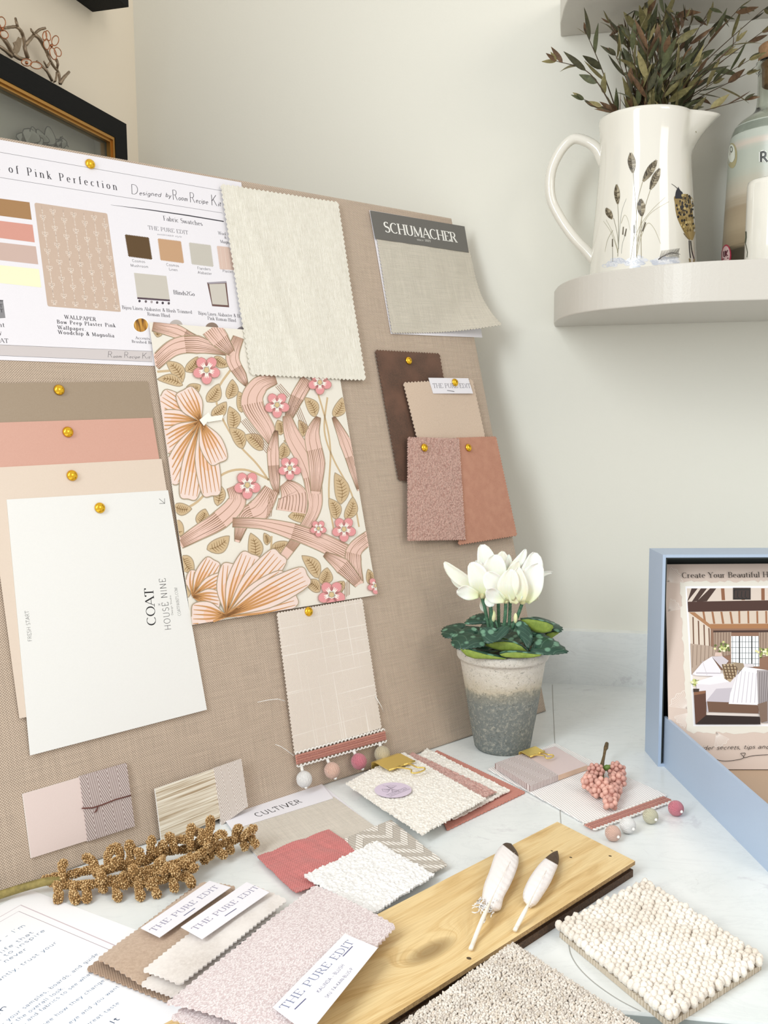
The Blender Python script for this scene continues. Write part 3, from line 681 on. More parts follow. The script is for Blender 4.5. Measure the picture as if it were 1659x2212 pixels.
# ---- wallpaper sample: plain generic trailing floral
Qw = [(322,696),(719,727),(814,1285),(414,1350)]
fr = B.sub(Qw, .0034); wp = thing('wallpaper_sample', 'floral wallpaper sample of trailing tan leaves, pink ribbons and blossoms', 'wallpaper', fr)
mb = MB(); slab(mb, fr, Qw, 0, .0005, m_paper('cream_wallpaper', '#EBE6DA', .6)); mb.build('sheet', wp)
mb = MB(); Z6 = lambda x, y: (320+x/3.0722, 650+y/3.0722)
CB = [V(fr.px(x, y, .0005)) for x, y in Qw]
def inside(p):
    for k in range(4):
        a_, b_ = CB[k], CB[(k+1) % 4]
        if (b_.x-a_.x)*(p.y-a_.y)-(b_.y-a_.y)*(p.x-a_.x) > 0: return False
    return True
def clip(P):
    # cut a printed shape at the sheet's edge
    for k in range(4):
        a_, b_ = CB[k], CB[(k+1) % 4]; out = []
        g = lambda p: -((b_.x-a_.x)*(p.y-a_.y)-(b_.y-a_.y)*(p.x-a_.x))
        for i in range(len(P)):
            p, q_ = P[i], P[(i+1) % len(P)]; gp, gq = g(p), g(q_)
            if gp >= 0: out.append(p)
            if (gp >= 0) != (gq >= 0): out.append(p+(q_-p)*(gp/(gp-gq)))
        P = out
        if len(P) < 3: return None
    return P
TAN, TAN2, PK, PKD, ROS, OC, PAL, OUT, CRM = flat('#CDB48E'), flat('#94764D'), flat('#E6C4B6'), flat('#A4826A'), flat('#E39A9C'), flat('#C8935C'), flat('#EDD8CF'), flat('#A9977C'), flat('#F6F3EA')
wl = [.00056]
def wz(): wl[0] += .000004; return wl[0]
def fp(pts, m, w=None):
    P = [fr.px(*Z6(*p), w or wz()) for p in pts]; P = clip(P)
    if P: mb.poly(P, m)
def fl(pts, wid, m, w=None):
    P = [fr.px(*Z6(*p), w or wl[0]+.000002) for p in pts]
    run = []
    for i, p in enumerate(P+[None]):
        if p is not None and inside(p): run.append((i, p))
        else:
            if len(run) > 1: line(mb, [r_[1] for r_ in run], [wid[r_[0]] for r_ in run] if isinstance(wid, list) else wid, m)
            run = []
def spl(pts, k=6): return [tuple(q[:2]) for q in smooth([(x, y, 0) for x, y in pts], k)]
def ribbon(ctr, wid, fillm=PK, hatch=True):
    C = spl(ctr, 8); n = len(C); L_ = []; R_ = []
    for i, (x, y) in enumerate(C):
        x0, y0 = C[max(i-1, 0)]; x1, y1 = C[min(i+1, n-1)]; d = math.hypot(x1-x0, y1-y0) or 1
        f = i/(n-1); ws = wid if isinstance(wid, (int, float)) else None
        if ws is None:
            g = f*(len(wid)-1); k = min(int(g), len(wid)-2); ws = wid[k]*(1-g+k)+wid[k+1]*(g-k)
        nx, ny = -(y1-y0)/d*ws/2, (x1-x0)/d*ws/2
        L_.append((x+nx, y+ny)); R_.append((x-nx, y-ny))
    w_ = wz()
    for i in range(n-1): fp([L_[i], L_[i+1], R_[i+1], R_[i]], fillm, w_)
    fl(L_, .0011, OUT); fl(R_, .0011, OUT)
    if hatch:
        for k, f0 in ((.30, 0), (.72, .12)):
            seg = [(L_[i][0]*(1-k)+R_[i][0]*k, L_[i][1]*(1-k)+R_[i][1]*k) for i in range(int(n*f0), int(n*(.95-f0*.5)))]
            if len(seg) > 2: fl(seg, [.0006*(1-abs(2*j/(len(seg)-1)-1))+.0003 for j in range(len(seg))], PKD)
        for e in (0.0, .5, .97):
            for j in range(9):
                k = (j+.5)/9; i0 = int(e*(n-1)); st = 1 if e < .6 else -1; m_ = [i0+st*q_ for q_ in range(0, 6+(j*3) % 5) if 0 <= i0+st*q_ < n]
                fl([(L_[i][0]*(1-k)+R_[i][0]*k, L_[i][1]*(1-k)+R_[i][1]*k) for i in m_], [.0012*(1-q_/len(m_)) for q_ in range(len(m_))], PKD) if len(m_) > 2 else None
def leaf(x0, y0, x1, y1, wd, bend=.12):
    dx, dy = x1-x0, y1-y0; L = math.hypot(dx, dy); nx, ny = -dy/L, dx/L; A_ = []; B_ = []; M_ = []
    for i in range(11):
        f = i/10; g = wd/2*math.sin(PI*f**.85)**.8 if 0 < f < 1 else 0; b = bend*L*math.sin(PI*f)
        cx, cy = x0+dx*f+nx*b, y0+dy*f+ny*b; A_.append((cx+nx*g, cy+ny*g)); B_.append((cx-nx*g, cy-ny*g)); M_.append((cx, cy))
    w_ = wz(); fp(A_+B_[::-1][1:-1], TAN, w_); fl(A_, .0010, OUT); fl(B_, .0010, OUT); fl(M_[1:9], .0008, TAN2)
    for i in (2, 3, 4, 5, 6, 7):
        for S in (A_, B_): fl([M_[i], ((M_[i][0]+S[i+1][0]*2)/3, (M_[i][1]+S[i+1][1]*2)/3)], [.0011, .0005], TAN2)
def blossom(cx, cy, r, n=5, ph=.3):
    w_ = wz(); w2 = wz(); w3 = wz(); w4 = wz()
    for k in range(n):
        a = ph+2*PI*k/n; px_, py_ = cx+r*.58*math.cos(a), cy+r*.62*math.sin(a)
        pet = [(px_+r*.47*math.cos(a+b)*(1.0+.12*math.cos(2*b)), py_+r*.47*math.sin(a+b)*(1.0+.12*math.cos(2*b))) for b in [2*PI*j/12 for j in range(12)]]
        fp(pet, ROS, w_); fl(pet+[pet[0]], .0008, flat('#B98B80'), w2)
        for dd in (-.28, 0, .28): fl([(cx+r*.2*math.cos(a+dd), cy+r*.2*math.sin(a+dd)), (cx+r*.62*math.cos(a+dd*.8), cy+r*.65*math.sin(a+dd*.8))], [.0022, .0006], CRM, w3)
    fp([(cx+r*.3*math.cos(j*PI/6), cy+r*.3*math.sin(j*PI/6)) for j in range(12)], CRM, w3); fp([(cx+r*.2*math.cos(j*PI/6), cy+r*.22*math.sin(j*PI/6)) for j in range(12)], flat('#D7BE8F'), w4); fl([(cx+r*.2*math.cos(j*PI/6), cy+r*.22*math.sin(j*PI/6)) for j in range(13)], .0007, OUT)
def stem(pts, wd=.0026): fl(spl(pts, 6), wd, TAN)
def bigflower(cx, cy, tips, wd):
    for (x, y) in tips:
        mx, my = (cx+x)/2, (cy+y)/2; L = math.hypot(x-cx, y-cy); nx, ny = -(y-cy)/L, (x-cx)/L
        pet = spl([(cx, cy), (mx+nx*wd*.5, my+ny*wd*.5), (x+nx*wd*.42, y+ny*wd*.42), (x+(x-cx)*.05, y+(y-cy)*.05), (x-nx*wd*.42, y-ny*wd*.42), (mx-nx*wd*.5, my-ny*wd*.5), (cx, cy)], 5)
        w_ = wz(); fp(pet, PAL, w_); fl(pet, .0011, OUT)
        inn_ = spl([(cx, cy), (mx+nx*wd*.33, my+ny*wd*.33), (cx*.3+x*.7, cy*.3+y*.7), (mx-nx*wd*.33, my-ny*wd*.33), (cx, cy)], 5)
        fp(inn_, flat('#EFC9B4'))
        for k in (-.36, -.18, 0, .18, .36):
            fl(spl([(cx, cy), (mx+nx*wd*k*.8, my+ny*wd*k*.8), (x+nx*wd*k, y+ny*wd*k)], 5), [.0034-.0028*j/10 for j in range(11)], OC)
# trailing stems and leaves
for p in ([(560,440),(450,640),(560,900),(720,1080),(800,1190)], [(160,1420),(330,1330),(480,1160),(640,1120),(810,1190)], [(1110,560),(1180,800),(1210,1000),(1200,1300),(1240,1560)], [(1190,640),(1170,860),(1230,1050),(1350,1280),(1400,1500)], [(560,430),(420,400),(250,450),(60,470)], [(820,1560),(800,1720),(690,1900)]): stem(p)
for a_ in ([250,470,330,370,80],[230,540,120,400,90],[230,560,60,520,70],[250,590,350,560,80],[390,670,470,550,90],[420,760,520,670,80],[530,650,560,520,80],[440,370,540,430,70],[620,740,600,600,80],[560,860,540,700,90],[630,980,540,840,90],[760,990,640,890,90],[880,890,860,790,80],[1010,960,900,930,60],[880,1050,900,940,80],[1110,770,1040,640,80],[1230,770,1290,640,80],[1030,900,1000,790,60],[1280,1350,1240,1140,100],[1250,1450,1200,1310,80],[1310,1450,1360,1300,80],[1070,1450,930,1430,90],[390,1650,540,1560,100],[700,1730,680,1540,100],[820,1640,930,1600,80],[790,1620,770,1540,50],[1130,1840,1020,1690,90],[1150,1880,1190,1770,90],[1140,1930,1040,1860,80],[1300,1860,1250,1960,70],[460,1360,450,1200,80],[330,1480,380,1380,90],[170,1360,290,1380,80],[180,1450,230,1560,90],[230,1690,300,1800,110],[270,1860,240,1990,100],[640,1420,700,1320,70],[80,190,60,240,60],[1470,1880,1460,1780,60]): leaf(*a_)
# ribbons
for c_, w_ in (([(30,170),(180,200),(300,250),(460,300)], [60,90,60,10]), ([(40,420),(170,310),(330,290),(540,350)], [90,110,120,20]), ([(600,240),(560,380),(620,500),(660,570)], [70,90,70,8]), ([(420,180),(480,260),(560,350)], [140,120,40]),
               ([(850,520),(740,560),(690,680),(790,860),(820,960)], [60,120,150,110,20]), ([(1060,520),(990,640),(930,780)], [90,90,50]), ([(920,760),(960,900),(1060,1080),(1100,1250),(1090,1420),(900,1700)], [50,110,130,110,80,60]),
               ([(1130,770),(1090,900),(1120,1080),(1110,1280)], [30,100,110,60]), ([(1230,770),(1310,940),(1370,1120),(1400,1260)], [20,80,70,20]), ([(850,860),(830,1000),(840,1180),(860,1290)], [20,80,70,15]),
               ([(900,1210),(960,1290),(950,1400)], [60,190,200]), ([(820,1250),(740,1380),(640,1440),(590,1600)], [100,150,110,30]), ([(560,1230),(590,1330),(480,1450),(330,1540),(210,1610)], [80,120,130,100,70]),
               ([(560,1470),(760,1480),(960,1530),(1150,1600),(1330,1690)], [60,70,110,120,130]), ([(1480,1560),(1380,1640),(1360,1720),(1400,1880)], [90,100,110,60]), ([(1170,1680),(1290,1760),(1400,1880)], [30,110,60])): ribbon(c_, w_)
for a_, b_ in (((630,790),(800,1000)), ((980,690),(1050,860)), ((860,560),(930,640)), ((820,1260),(800,1440)), ((1320,1860),(1320,1960))):
    for d in (-14, -4, 6, 16): fl([(a_[0]+d, a_[1]-d*.6), (b_[0]+d, b_[1]-d*.6)], .0008, PKD)
bigflower(350, 800, [(95,640),(60,800),(110,960),(150,1180),(270,1290),(420,1270),(470,1060),(240,600)], 150)
bigflower(300, 1960, [(330,1800),(430,1730),(510,1850),(470,1990)], 130)
bigflower(520, 2090, [(560,1760),(680,1700),(860,1700),(900,1850),(960,1960),(1030,1830),(300,2080)], 170)
fp([(340,790),(400,740),(420,770),(370,830)], CRM); fp([(400,770),(500,755),(490,790),(395,805)], CRM)
for c_ in ((388,458,84),(1140,540,72),(856,690,76),(940,1110,70),(658,1222,82),(1300,1515,74),(1218,1950,84),(1130,1510,50),(1510,1890,50)): blossom(*c_)
mb.build('printed_flowers', wp)
# ---- linen swatch with pom-pom trim
OAT = m_weave('oatmeal_open_linen', '#E9E1D6', '#C9BCAE', .00085, .6, .10)
t = NT('oatmeal_grid_linen', .88, Sheen_Weight=.15); co = t.co(); t.n('SeparateXYZ', co); X, Y = t.last.outputs[0], t.last.outputs[1]
w_ = t.math('MULTIPLY_ADD', t.math('MULTIPLY', t.math('SINE', t.math('MULTIPLY', X, PI/.0008)), t.math('SINE', t.math('MULTIPLY', Y, PI/.0008))), .5, .5)
g1 = t.ramp(t.noise(t.co((520, 5, 1)), 1, 1), [(.64, 0.0), (.70, 1.0)]); g2 = t.ramp(t.noise(t.co((5, 520, 1)), 1, 1), [(.64, 0.0), (.70, 1.0)])
c = t.mix(w_, '#D3C6B9', '#ECE3D9'); c = t.mix(t.math('MULTIPLY', t.math('MAXIMUM', g1, g2), .6), c, '#F8F4EE'); t.color(c); t.bump(w_, .6, .0003); OAT = t.m
Qp = [(597,1326),(779,1295),(822,1572),(637,1628)]
WHITEY, ROSEY, SAND, BLUSH, SAGE = [NT('yarn_'+k, .85, Sheen_Weight=.3) for k in ('white','rose','sand','blush','sage')]
for t, c1, c2 in ((WHITEY,'#F3F2F0','#CFCDCB'),(ROSEY,'#D98390','#A85A68'),(SAND,'#D3C6A8','#A3967A'),(BLUSH,'#E7C4B4','#BE9684'),(SAGE,'#D6D2B8','#A7A288')):
    t.n('SeparateXYZ', t.co()); X, Y = t.last.outputs[0], t.last.outputs[1]; an = t.math('ARCTAN2', Y, X)
    s_ = t.math('MULTIPLY_ADD', t.math('SINE', t.math('MULTIPLY_ADD', an, 38, t.math('MULTIPLY', t.noise(t.co(), 260, 2), 14))), .5, .5); t.color(t.mix(s_, c2, c1)); t.bump(s_, .7, .0006)
WHITEY, ROSEY, SAND, BLUSH, SAGE = [t.m for t in (WHITEY, ROSEY, SAND, BLUSH, SAGE)]
COTTON = m_fuzz('white_cotton', '#F4F2EE', '#D9D5CE', 900, .5)
BRAID1, BRAID2 = m_fuzz('rose_braid', '#D69A8D', '#B87468', 900, .5), m_fuzz('salmon_braid', '#E2A594', '#C98574', 900, .5)
def pompom(parent, fr, c, ax, r, m, tuft=True, cord_to=None):
    # wound-yarn ball whose poles lie along ax; object frame: z = ax
    z = V(ax).normalized(); x = z.orthogonal().normalized(); y = z.cross(x)
    M = Matrix((( x.x,y.x,z.x,c[0]),(x.y,y.y,z.y,c[1]),(x.z,y.z,z.z,c[2]),(0,0,0,1)))
    mb = MB(); mb.ball((0,0,0), r, m, 40, 20, (1,1,1.04), fn=lambda p: 1+.004*math.sin(38*math.atan2(p.y, p.x))+.03*vn(p.x*2+r*900, p.y*2, p.z*2))
    mb.ball((0,0,-r*1.03), r*.22, COTTON, 8, 6)
    o = mb.build('pompom', parent); o.matrix_local = M
    if tuft:
        mb = MB(); mb.tube([(0,0,r*.9),(0,0,r*1.25),(0,0,r*1.5)], [r*.2,r*.22,r*.16], COTTON, 8); mb.build('cord', o)
    elif cord_to is not None:
        mb = MB(); mb.tube([V((0,0,r*.95)), V((0,0,r*1.2)), M.inverted() @ V(cord_to)], [r*.22,r*.2,r*.2], COTTON, 8); mb.build('cord', o)
    return o
def braid(parent, fr, p0, p1, wid, w):
    # woven tape with zigzag rows and a scalloped white edge
    d = p1-p0; L = d.length; d.normalize(); n_ = V((-d.y, d.x, 0)); mb = MB(); N_ = int(L/.0016)
    mb.prism([p0+n_*wid/2+V((0,0,w)), p0-n_*wid/2+V((0,0,w)), p1-n_*wid/2+V((0,0,w)), p1+n_*wid/2+V((0,0,w))], .0008, BRAID2)
    for row in range(4):
        o = (row-1.5)*wid*.24; P = [p0+d*(L*k/(2*N_))+n_*(o+(.0007 if k % 2 else -.0007))+V((0,0,w+.0011+(.0004 if k % 2 else 0))) for k in range(2*N_+1)]
        mb.tube(P, .00055, BRAID1 if row % 2 == 0 else BRAID2, 5)
    tape = mb.build('trim_tape', parent, label='rose and salmon braided trim tape')
    mb = MB()
    for side, M_ in ((1, int(L/.0054)), (-1, int(L/.0054))):
        for k in range(M_):
            q_ = p0+d*(L*(k+.5)/M_)+n_*side*(wid*.55); P = [q_+d*(L/M_*.5*math.cos(a))+n_*side*.0024*math.sin(a)+V((0,0,w+.0008)) for a in [PI*j/5 for j in range(6)]]
            mb.tube(P, .0010, COTTON, 6)
    mb.build('scalloped_edge', tape)
    return tape
fr = B.sub(Qp, .0022); ps = thing('trimmed_fabric_swatch', 'oatmeal linen swatch hanging on the board with a rose braid and four pom-poms', 'fabric swatch', fr)
mb = MB(); cloth(mb, fr, Qp, .0016, .0008, OAT, .0040, .0015, lambda s, t, p: .0018*(1-t)**2+.0006*math.sin(6*s+3*t)); mb.build('fabric', ps)
a_ = (fr.px(636,1629,.003)+fr.px(642,1654,.003))/2; b_ = (fr.px(831,1575,.003)+fr.px(833,1602,.003))/2
a_.z = b_.z = 0; wd_ = (fr.px(636,1629)-fr.px(642,1654)).length*.78; braid(ps, fr, a_, b_, wd_, .0030)
for x, y, rp, m, cx, cy in ((653,1683,14.5,WHITEY,651,1655),(713,1664,14.2,BLUSH,707,1640),(770.7,1644.6,13.8,ROSEY,763,1620),(820.6,1629,13.6,SAND,820,1604)):
    c = fr.px(x, y, .006); r = (fr.px(x+rp, y, .006)-c).length*.98; k = fr.px(cx, cy, .0045); c.z = r+.001
    pompom(ps, fr, c, (k-c), r, m, False, k)
for P in ([(615,1514),(600,1510),(580,1512),(556,1517)], [(634,1632),(618,1620),(606,1612),(594,1608)], [(811,1504),(818,1516),(824,1526),(828,1537)]):
    mb = MB(); mb.tube([fr.px(x, y, .004+.003*math.sin(i)) for i, (x, y) in enumerate(P)], [.0006,.0005,.0004,.0003], COTTON, 5); mb.build('loose_thread', ps)
# ---- sample cards leaning at the bottom of the board
HB1 = m_herring('mauve_herringbone', '#D3C6C2', '#94807C', .0100, .0046, .4, 1.1); HB2 = m_herring('pale_herringbone', '#E9E1DA', '#BBADA3', .0085, .0042, .4, 1.1)
Q1 = [(49,1715),(272,1650),(289.6,1784),(67.5,1854)]
fr = B.sub(Q1, .0006); s1 = thing('wrapped_sample_card', 'pale pink sample card with a mauve herringbone band at its right end', 'sample card', fr)
mb = MB(); slab(mb, fr, Q1, 0, .0020, m_paper('pale_pink_paint', '#E0CEC8', .4), m_paper('card_edge', '#F2EDE8')); mb.build('card', s1)
mb = MB(); slab(mb, fr, [(172,1677),(273.5,1648.5),(291.5,1785),(189.5,1818)], -.0002, .0032, HB1); hb = mb.build('herringbone_band', s1, label='mauve herringbone fabric band')
mb = MB(); mb.tube([fr.px(*p, .0036) for p in [(177,1746),(200,1745),(222,1738),(250,1727),(283,1718)]], .0006, flat('#6B4038', .9), 6); mb.tube([fr.px(*p, .0036) for p in [(212,1742),(208,1752),(204,1755)]], .0006, flat('#6B4038', .9), 6); mb.build('brown_thread', hb)
Q2 = [(335,1704),(520,1641),(534,1742),(350,1823)]
t = NT('ash_grain', .5); co = t.co((3, 1, 1), (0,0,.05)); n = t.noise(co, 5, 4, .6, .3); s_ = t.noise(t.co((9, 520, 1), (0,0,.03)), 1, 4, .65, .25)
t.color(t.ramp(s_, [(.36,'#A89274'),(.47,'#CFC2AC'),(.56,'#E4DCCB'),(.7,'#EFEADD')])); ASH = t.m
fr = B.sub(Q2, .0070); s2 = thing('wrapped_sample_card', 'pale striped wood-grain sample card with a cream herringbone band at its right end', 'sample card', fr)
mb = MB(); slab(mb, fr, Q2, 0, .0022, ASH, m_paper('card_edge_white', '#EFEDE8')); mb.build('card', s2)
mb = MB(); slab(mb, fr, [(462,1660),(521.5,1639.5),(536,1742),(479,1783)], -.0002, .0034, HB2); mb.build('herringbone_band', s2, label='cream herringbone fabric band')
# ---- thumbtacks
for a_ in ((195,354,.0009,'brass thumbtack in the top edge of the printed sheet'), (128,842,.0013,'brass thumbtack in the mushroom brown paint card'), (147,933,.0020,'brass thumbtack in the salmon pink paint card'), (156,1027,.0027,'brass thumbtack in the blush cream paint card'), (216,1097,.0035,'brass thumbtack in the white paint card with black lettering'),
           (883,779,.0028,'brass thumbtack in the dark brown velvet swatch'), (983,826,.0095,'brass thumbtack in the small white tag on beige velvet'), (917,967,.0130,'brass thumbtack in the knobbly pink boucle swatch'), (1012,967,.0104,'brass thumbtack in the flat terracotta rose swatch'), (667,1321,.0062,'brass thumbtack in the oatmeal swatch with pom-poms')): put_pin(*a_)
# ------------------------------------------------------------------ things lying on the worktop
T = TOP
def wz_(z): return Fr((0.1,0.8,z),(1,0,0),(0,0,1))
def tsub(q, z): return T.sub(q, z)
# ---- header card with three swatches
Qc = [(480.5,1765),(693.6,1692),(842,1814),(558,1855)]
fr = tsub(Qc, .0003); cu = thing('fabric_sample_card', 'natural linen swatch on a white card with a black-lettered header, by the board', 'fabric sample', fr)
mb = MB(); slab(mb, fr, Qc, 0, .0004, WH); mb.build('backing_card', cu)
FLAX = m_weave('flax_linen', '#E0D9CE', '#B9AFA1', .0010, .6, .2)
mb = MB(); cloth(mb, fr, [(500,1791),(720,1723),(843,1812),(562,1856)], .0006, .0007, FLAX, .0034, .0009, lambda s, t, p: .0003); mb.build('fabric', cu)
mb = MB(); slab(mb, fr, [(480.5,1764.5),(693.6,1691.5),(720,1724),(501,1792)], .0018, .0004, WH); hl = mb.build('header_label', cu, label='white header strip with black capitals')
mb = MB(); Z7 = lambda x, y: (460+x/2.4397, 1600+y/2.4397); ptext(mb, fr, 'CULTIVER', KB, *Z7(236,402), *Z7(474,324), .00225, 'sans', 23/2.44, .12); mb.build('printed_lettering', hl)
CORAL = m_weave('coral_linen', '#D3827F', '#B4605D', .0014, .8, .3)
fab('fabric_swatch', 'coral red linen swatch lying across the lower edge of the natural linen card', [(556,1855),(710,1796),(800,1858),(640,1934)], .0028, CORAL, .0010, .0036, .0009, lambda s, t, p: .0006+.0030*abs(vn(p.x*38, p.y*38)), P=T, rough=True)
CH = NT('chevron_cloth', .9, Sheen_Weight=.2); t = CH; t.n('SeparateXYZ', t.co(None, (0,0,0))); X, Y = t.last.outputs[0], t.last.outputs[1]
pg = t.math('PINGPONG', X, .020); d_ = t.math('MULTIPLY_ADD', pg, 1.05, Y); band = t.math('MULTIPLY_ADD', t.math('SINE', t.math('MULTIPLY', d_, 2*PI/.021)), .5, .5)
ri = t.math('MULTIPLY_ADD', t.math('SINE', t.math('MULTIPLY', X, 2*PI/.0034)), .5, .5)
inner = t.mix(t.ramp(ri, [(.25, 0.0), (.5, 1.0)]), '#B7AC9E', '#ECE8E1'); no = t.noise(t.co(), 900, 3); outer = t.mix(no, '#A39A8D', '#C9C1B5')
bm_ = t.ramp(band, [(.46, 0.0), (.54, 1.0)]); t.color(t.mix(bm_, outer, inner)); t.bump(t.math('MULTIPLY_ADD', bm_, .8, t.math('MULTIPLY', ri, .5)), .8, .0012); CH = t.m
fab('fabric_swatch', 'grey and white chevron woven swatch partly under the white boucle one', [(745,1816),(845,1775.5),(966,1872),(850,1935)], .0045, CH, .0014, .004, .0010, lambda s, t, p: .0008*(1+vn(p.x*50, p.y*50)), P=T, rough=True)
WB2 = m_loop('white_boucle', '#FBFAF8', '#EDEBE8', 420, .55); CB2 = m_loop('cream_boucle', '#FAF6EE', '#EAE3D7', 420, .55)
fab('fabric_swatch', 'fluffy white boucle swatch lying on top of the chevron and coral ones', [(657,1897),(812,1822),(938,1894),(806,1979)], .0072, WB2, .0016, .0042, .0013, nubs(.0022, 330), P=T, rough=True, fine=.0010)
# ---- clipped stack of upholstery swatches
fab('fabric_swatch', 'terracotta pink wool swatch, lowest of the clipped pile with the round sticker', [(905,1652),(944,1623),(1134,1713),(966,1794)], .0006, m_weave('terracotta_wool', '#D08C7C', '#B26B5B', .0011, .6, .15), .0014, .0040, .0012, None, P=T)
fab('fabric_swatch', 'nubbly white boucle swatch just above the terracotta one in the clipped pile', [(880,1655),(922,1619.5),(1101,1711),(978,1774)], .0028, CB2, .0014, .0042, .0012, nubs(.0018, 360), P=T, rough=True, fine=.0010)
fab('fabric_swatch', 'curly pink boucle swatch showing as a strip in the clipped pile', [(860,1650),(892,1629),(1072,1714),(1010,1742)], .0062, m_loop('pink_boucle_curly', '#E9BBAF', '#CC9488', 420, .9), .0014, .0042, .0012, nubs(.0018, 360), P=T, rough=True, fine=.0010)
def top_h(s, t, p): return nubs(.0018, 360)(s, t, p)+.001
fab('fabric_swatch', 'large cream boucle swatch with the round lilac sticker, top of the clipped pile', [(747,1698),(872,1631),(1048,1731),(912,1808)], .0096, CB2, .0016, .0042, .0013, top_h, P=T, rough=True, fine=.0010)
# sticker
c = wt(849, 1706.5, .0146); fr = Fr(c, (wt(890,1690,.0146)-wt(808,1722,.0146)), (0,0,1)); st = thing('round_sticker', 'round lilac sticker with a line drawing, stuck on the cream boucle swatch', 'sticker', fr)
R_ = (wt(890,1706,.0146)-c).length*.98
mb = MB(); LIL = m_paper('lilac_paper', '#D9CBDF', .45); mb.prism([(R_*math.cos(a*PI/32), R_*math.sin(a*PI/32), 0) for a in range(64)], .0003, LIL); mb.build('paper', st)
mb = MB(); K = flat('#4A3F52'); w = .00034
def fan(mb, cx, cy, r, a0, a1, n, m, w, wd=.0003):
    pts = [V((cx+r*(1+.05*math.sin(9*a))*math.cos(a), cy+r*(1+.05*math.sin(9*a))*math.sin(a), w)) for a in [a0+(a1-a0)*i/16 for i in range(17)]]
    line(mb, [V((cx, cy, w))]+pts+[V((cx, cy, w))], wd, m)
    for i in range(n):
        a = a0+(a1-a0)*(i+.5)/n; line(mb, [V((cx+r*.15*math.cos(a), cy+r*.15*math.sin(a), w)), V((cx+r*.85*math.cos(a), cy+r*.85*math.sin(a), w))], wd*.7, m)
fan(mb, 0, R_*.15, R_*.5, .2, 1.4, 5, K, w); fan(mb, -R_*.05, R_*.15, R_*.45, 2.3, 3.6, 5, K, w); fan(mb, 0, R_*.1, R_*.4, 4.0, 5.2, 4, K, w); line(mb, [V((0, R_*.1, w)), V((R_*.08, R_*.5, w)), V((0, R_*.8, w))], .0003, K)
y0, y1 = -R_*.55, -R_*.25; line(mb, [V((-R_*.72, y0, w)), V((R_*.72, y0, w)), V((R_*.72, y1, w)), V((-R_*.72, y1, w))], .0005, K, True)
text(mb, 'Furniture Fabric Sample', K, (-R_*.66, y0+R_*.1), (R_*.66, y0+R_*.1), w, 'sans', R_*.13); mb.build('printed_drawing', st)
# binder clips
def binder_clip(label, q, z, dir_px, wd_px, hz):
    # q: spine-top corners in the photo (far-left, far-right, near-right, near-left)
    P = [wt(x, y, z) for x, y in q]; c = sum(P, V())/4; fx = (P[1]-P[0]).normalized(); fr = Fr(c, fx, (0,0,1)); L = (P[1]-P[0]).length; D = (P[3]-P[0]).length
    root = thing('binder_clip', label, 'clip', fr); G = NT('clip_gold', .36, Metallic=.7).color('#EBD078').m if 'clipg' not in MC else MC['clipg']; MC['clipg'] = G
    mb = MB(); x, yb, yf = L/2, D/2, -D/2; prof = [(yf, .0006), (yf+.001, .0012), (yb*.6, .0034), (yb, .0020), (yb+.0004, -z*.5+.0004), (yb, -z+.0014), (yb*.5, -z+.0010), (yf, -z+.0010)]
    vs = []
    for sx in (-x, x):
        vs += [(sx, y, zz) for y, zz in prof]
    n = len(prof); mb.add(vs, [[i, i+1, n+i+1, n+i] for i in range(n-1)], G, False)
    o = mb.build('spring_body', root); sm = o.modifiers.new('thickness', 'SOLIDIFY'); sm.thickness = .0007; sm.offset = 0
    mb = MB(); mb.tube([(-x, yf, .0012), (x*.0-.003, yf, .0012)], .0012, G, 8); mb.tube([(.003, yf, .0012), (x, yf, .0012)], .0012, G, 8); mb.build('hinge_roll', o)
    mb = MB(); H = hz; w1, w2 = L*.20, L*.24
    path = smooth([(-L*.22, yf, .0014), (-L*.16, yf-H*.35, .0030), (-L*.12, yf-H*.68, .0036), (-w2, yf-H*.85, .0034), (-w2*.8, yf-H*.98, .003), (0, yf-H*1.03, .003), (w2*.8, yf-H*.98, .003), (w2, yf-H*.85, .0034), (L*.12, yf-H*.68, .0036), (L*.16, yf-H*.35, .0030), (L*.22, yf, .0014)], 5)
    mb.tube(path, .0009, G, 8); mb.build('wire_handle', root)
    return root
binder_clip('gold binder clip holding the pile of boucle swatches with the sticker', [(813,1648),(868,1629),(884,1649),(832,1668)], .0155, None, None, .030)
# ---- second clipped bundle
TW = NT('white_twill', .88, Sheen_Weight=.15); t = TW; t.n('SeparateXYZ', t.co()); X, Y = t.last.outputs[0], t.last.outputs[1]
f = t.math('MULTIPLY_ADD', t.math('SINE', t.math('MULTIPLY', t.math('MULTIPLY_ADD', Y, -.35, X), 2*PI/.0030)), .5, .5); t.color(t.mix(t.ramp(f, [(.25, 0.0), (.6, 1.0)]), '#DED8D6', '#F8F6F4')); t.bump(f, .5, .0008); TW = t.m
Qt2 = [(1054.7,1664),(1199,1609),(1440,1721),(1268,1783)]
fr = tsub(Qt2, .0004); ts = thing('trimmed_fabric_swatch', 'white twill swatch lying on the worktop with a rose braid and four pom-poms', 'fabric swatch', fr)
mb = MB(); cloth(mb, fr, Qt2, 0, .0012, TW, .0030, .0010, lambda s, t, p: .0006*(1+vn(p.x*25, p.y*25)), rough_edge=True); mb.build('fabric', ts)
a_ = (fr.px(1262,1778,.002)+fr.px(1280,1796,.002))/2; b_ = (fr.px(1435,1719,.002)+fr.px(1448,1732,.002))/2; a_.z = b_.z = 0
braid(ts, fr, a_, b_, .0115, .0016)
zr = .0090
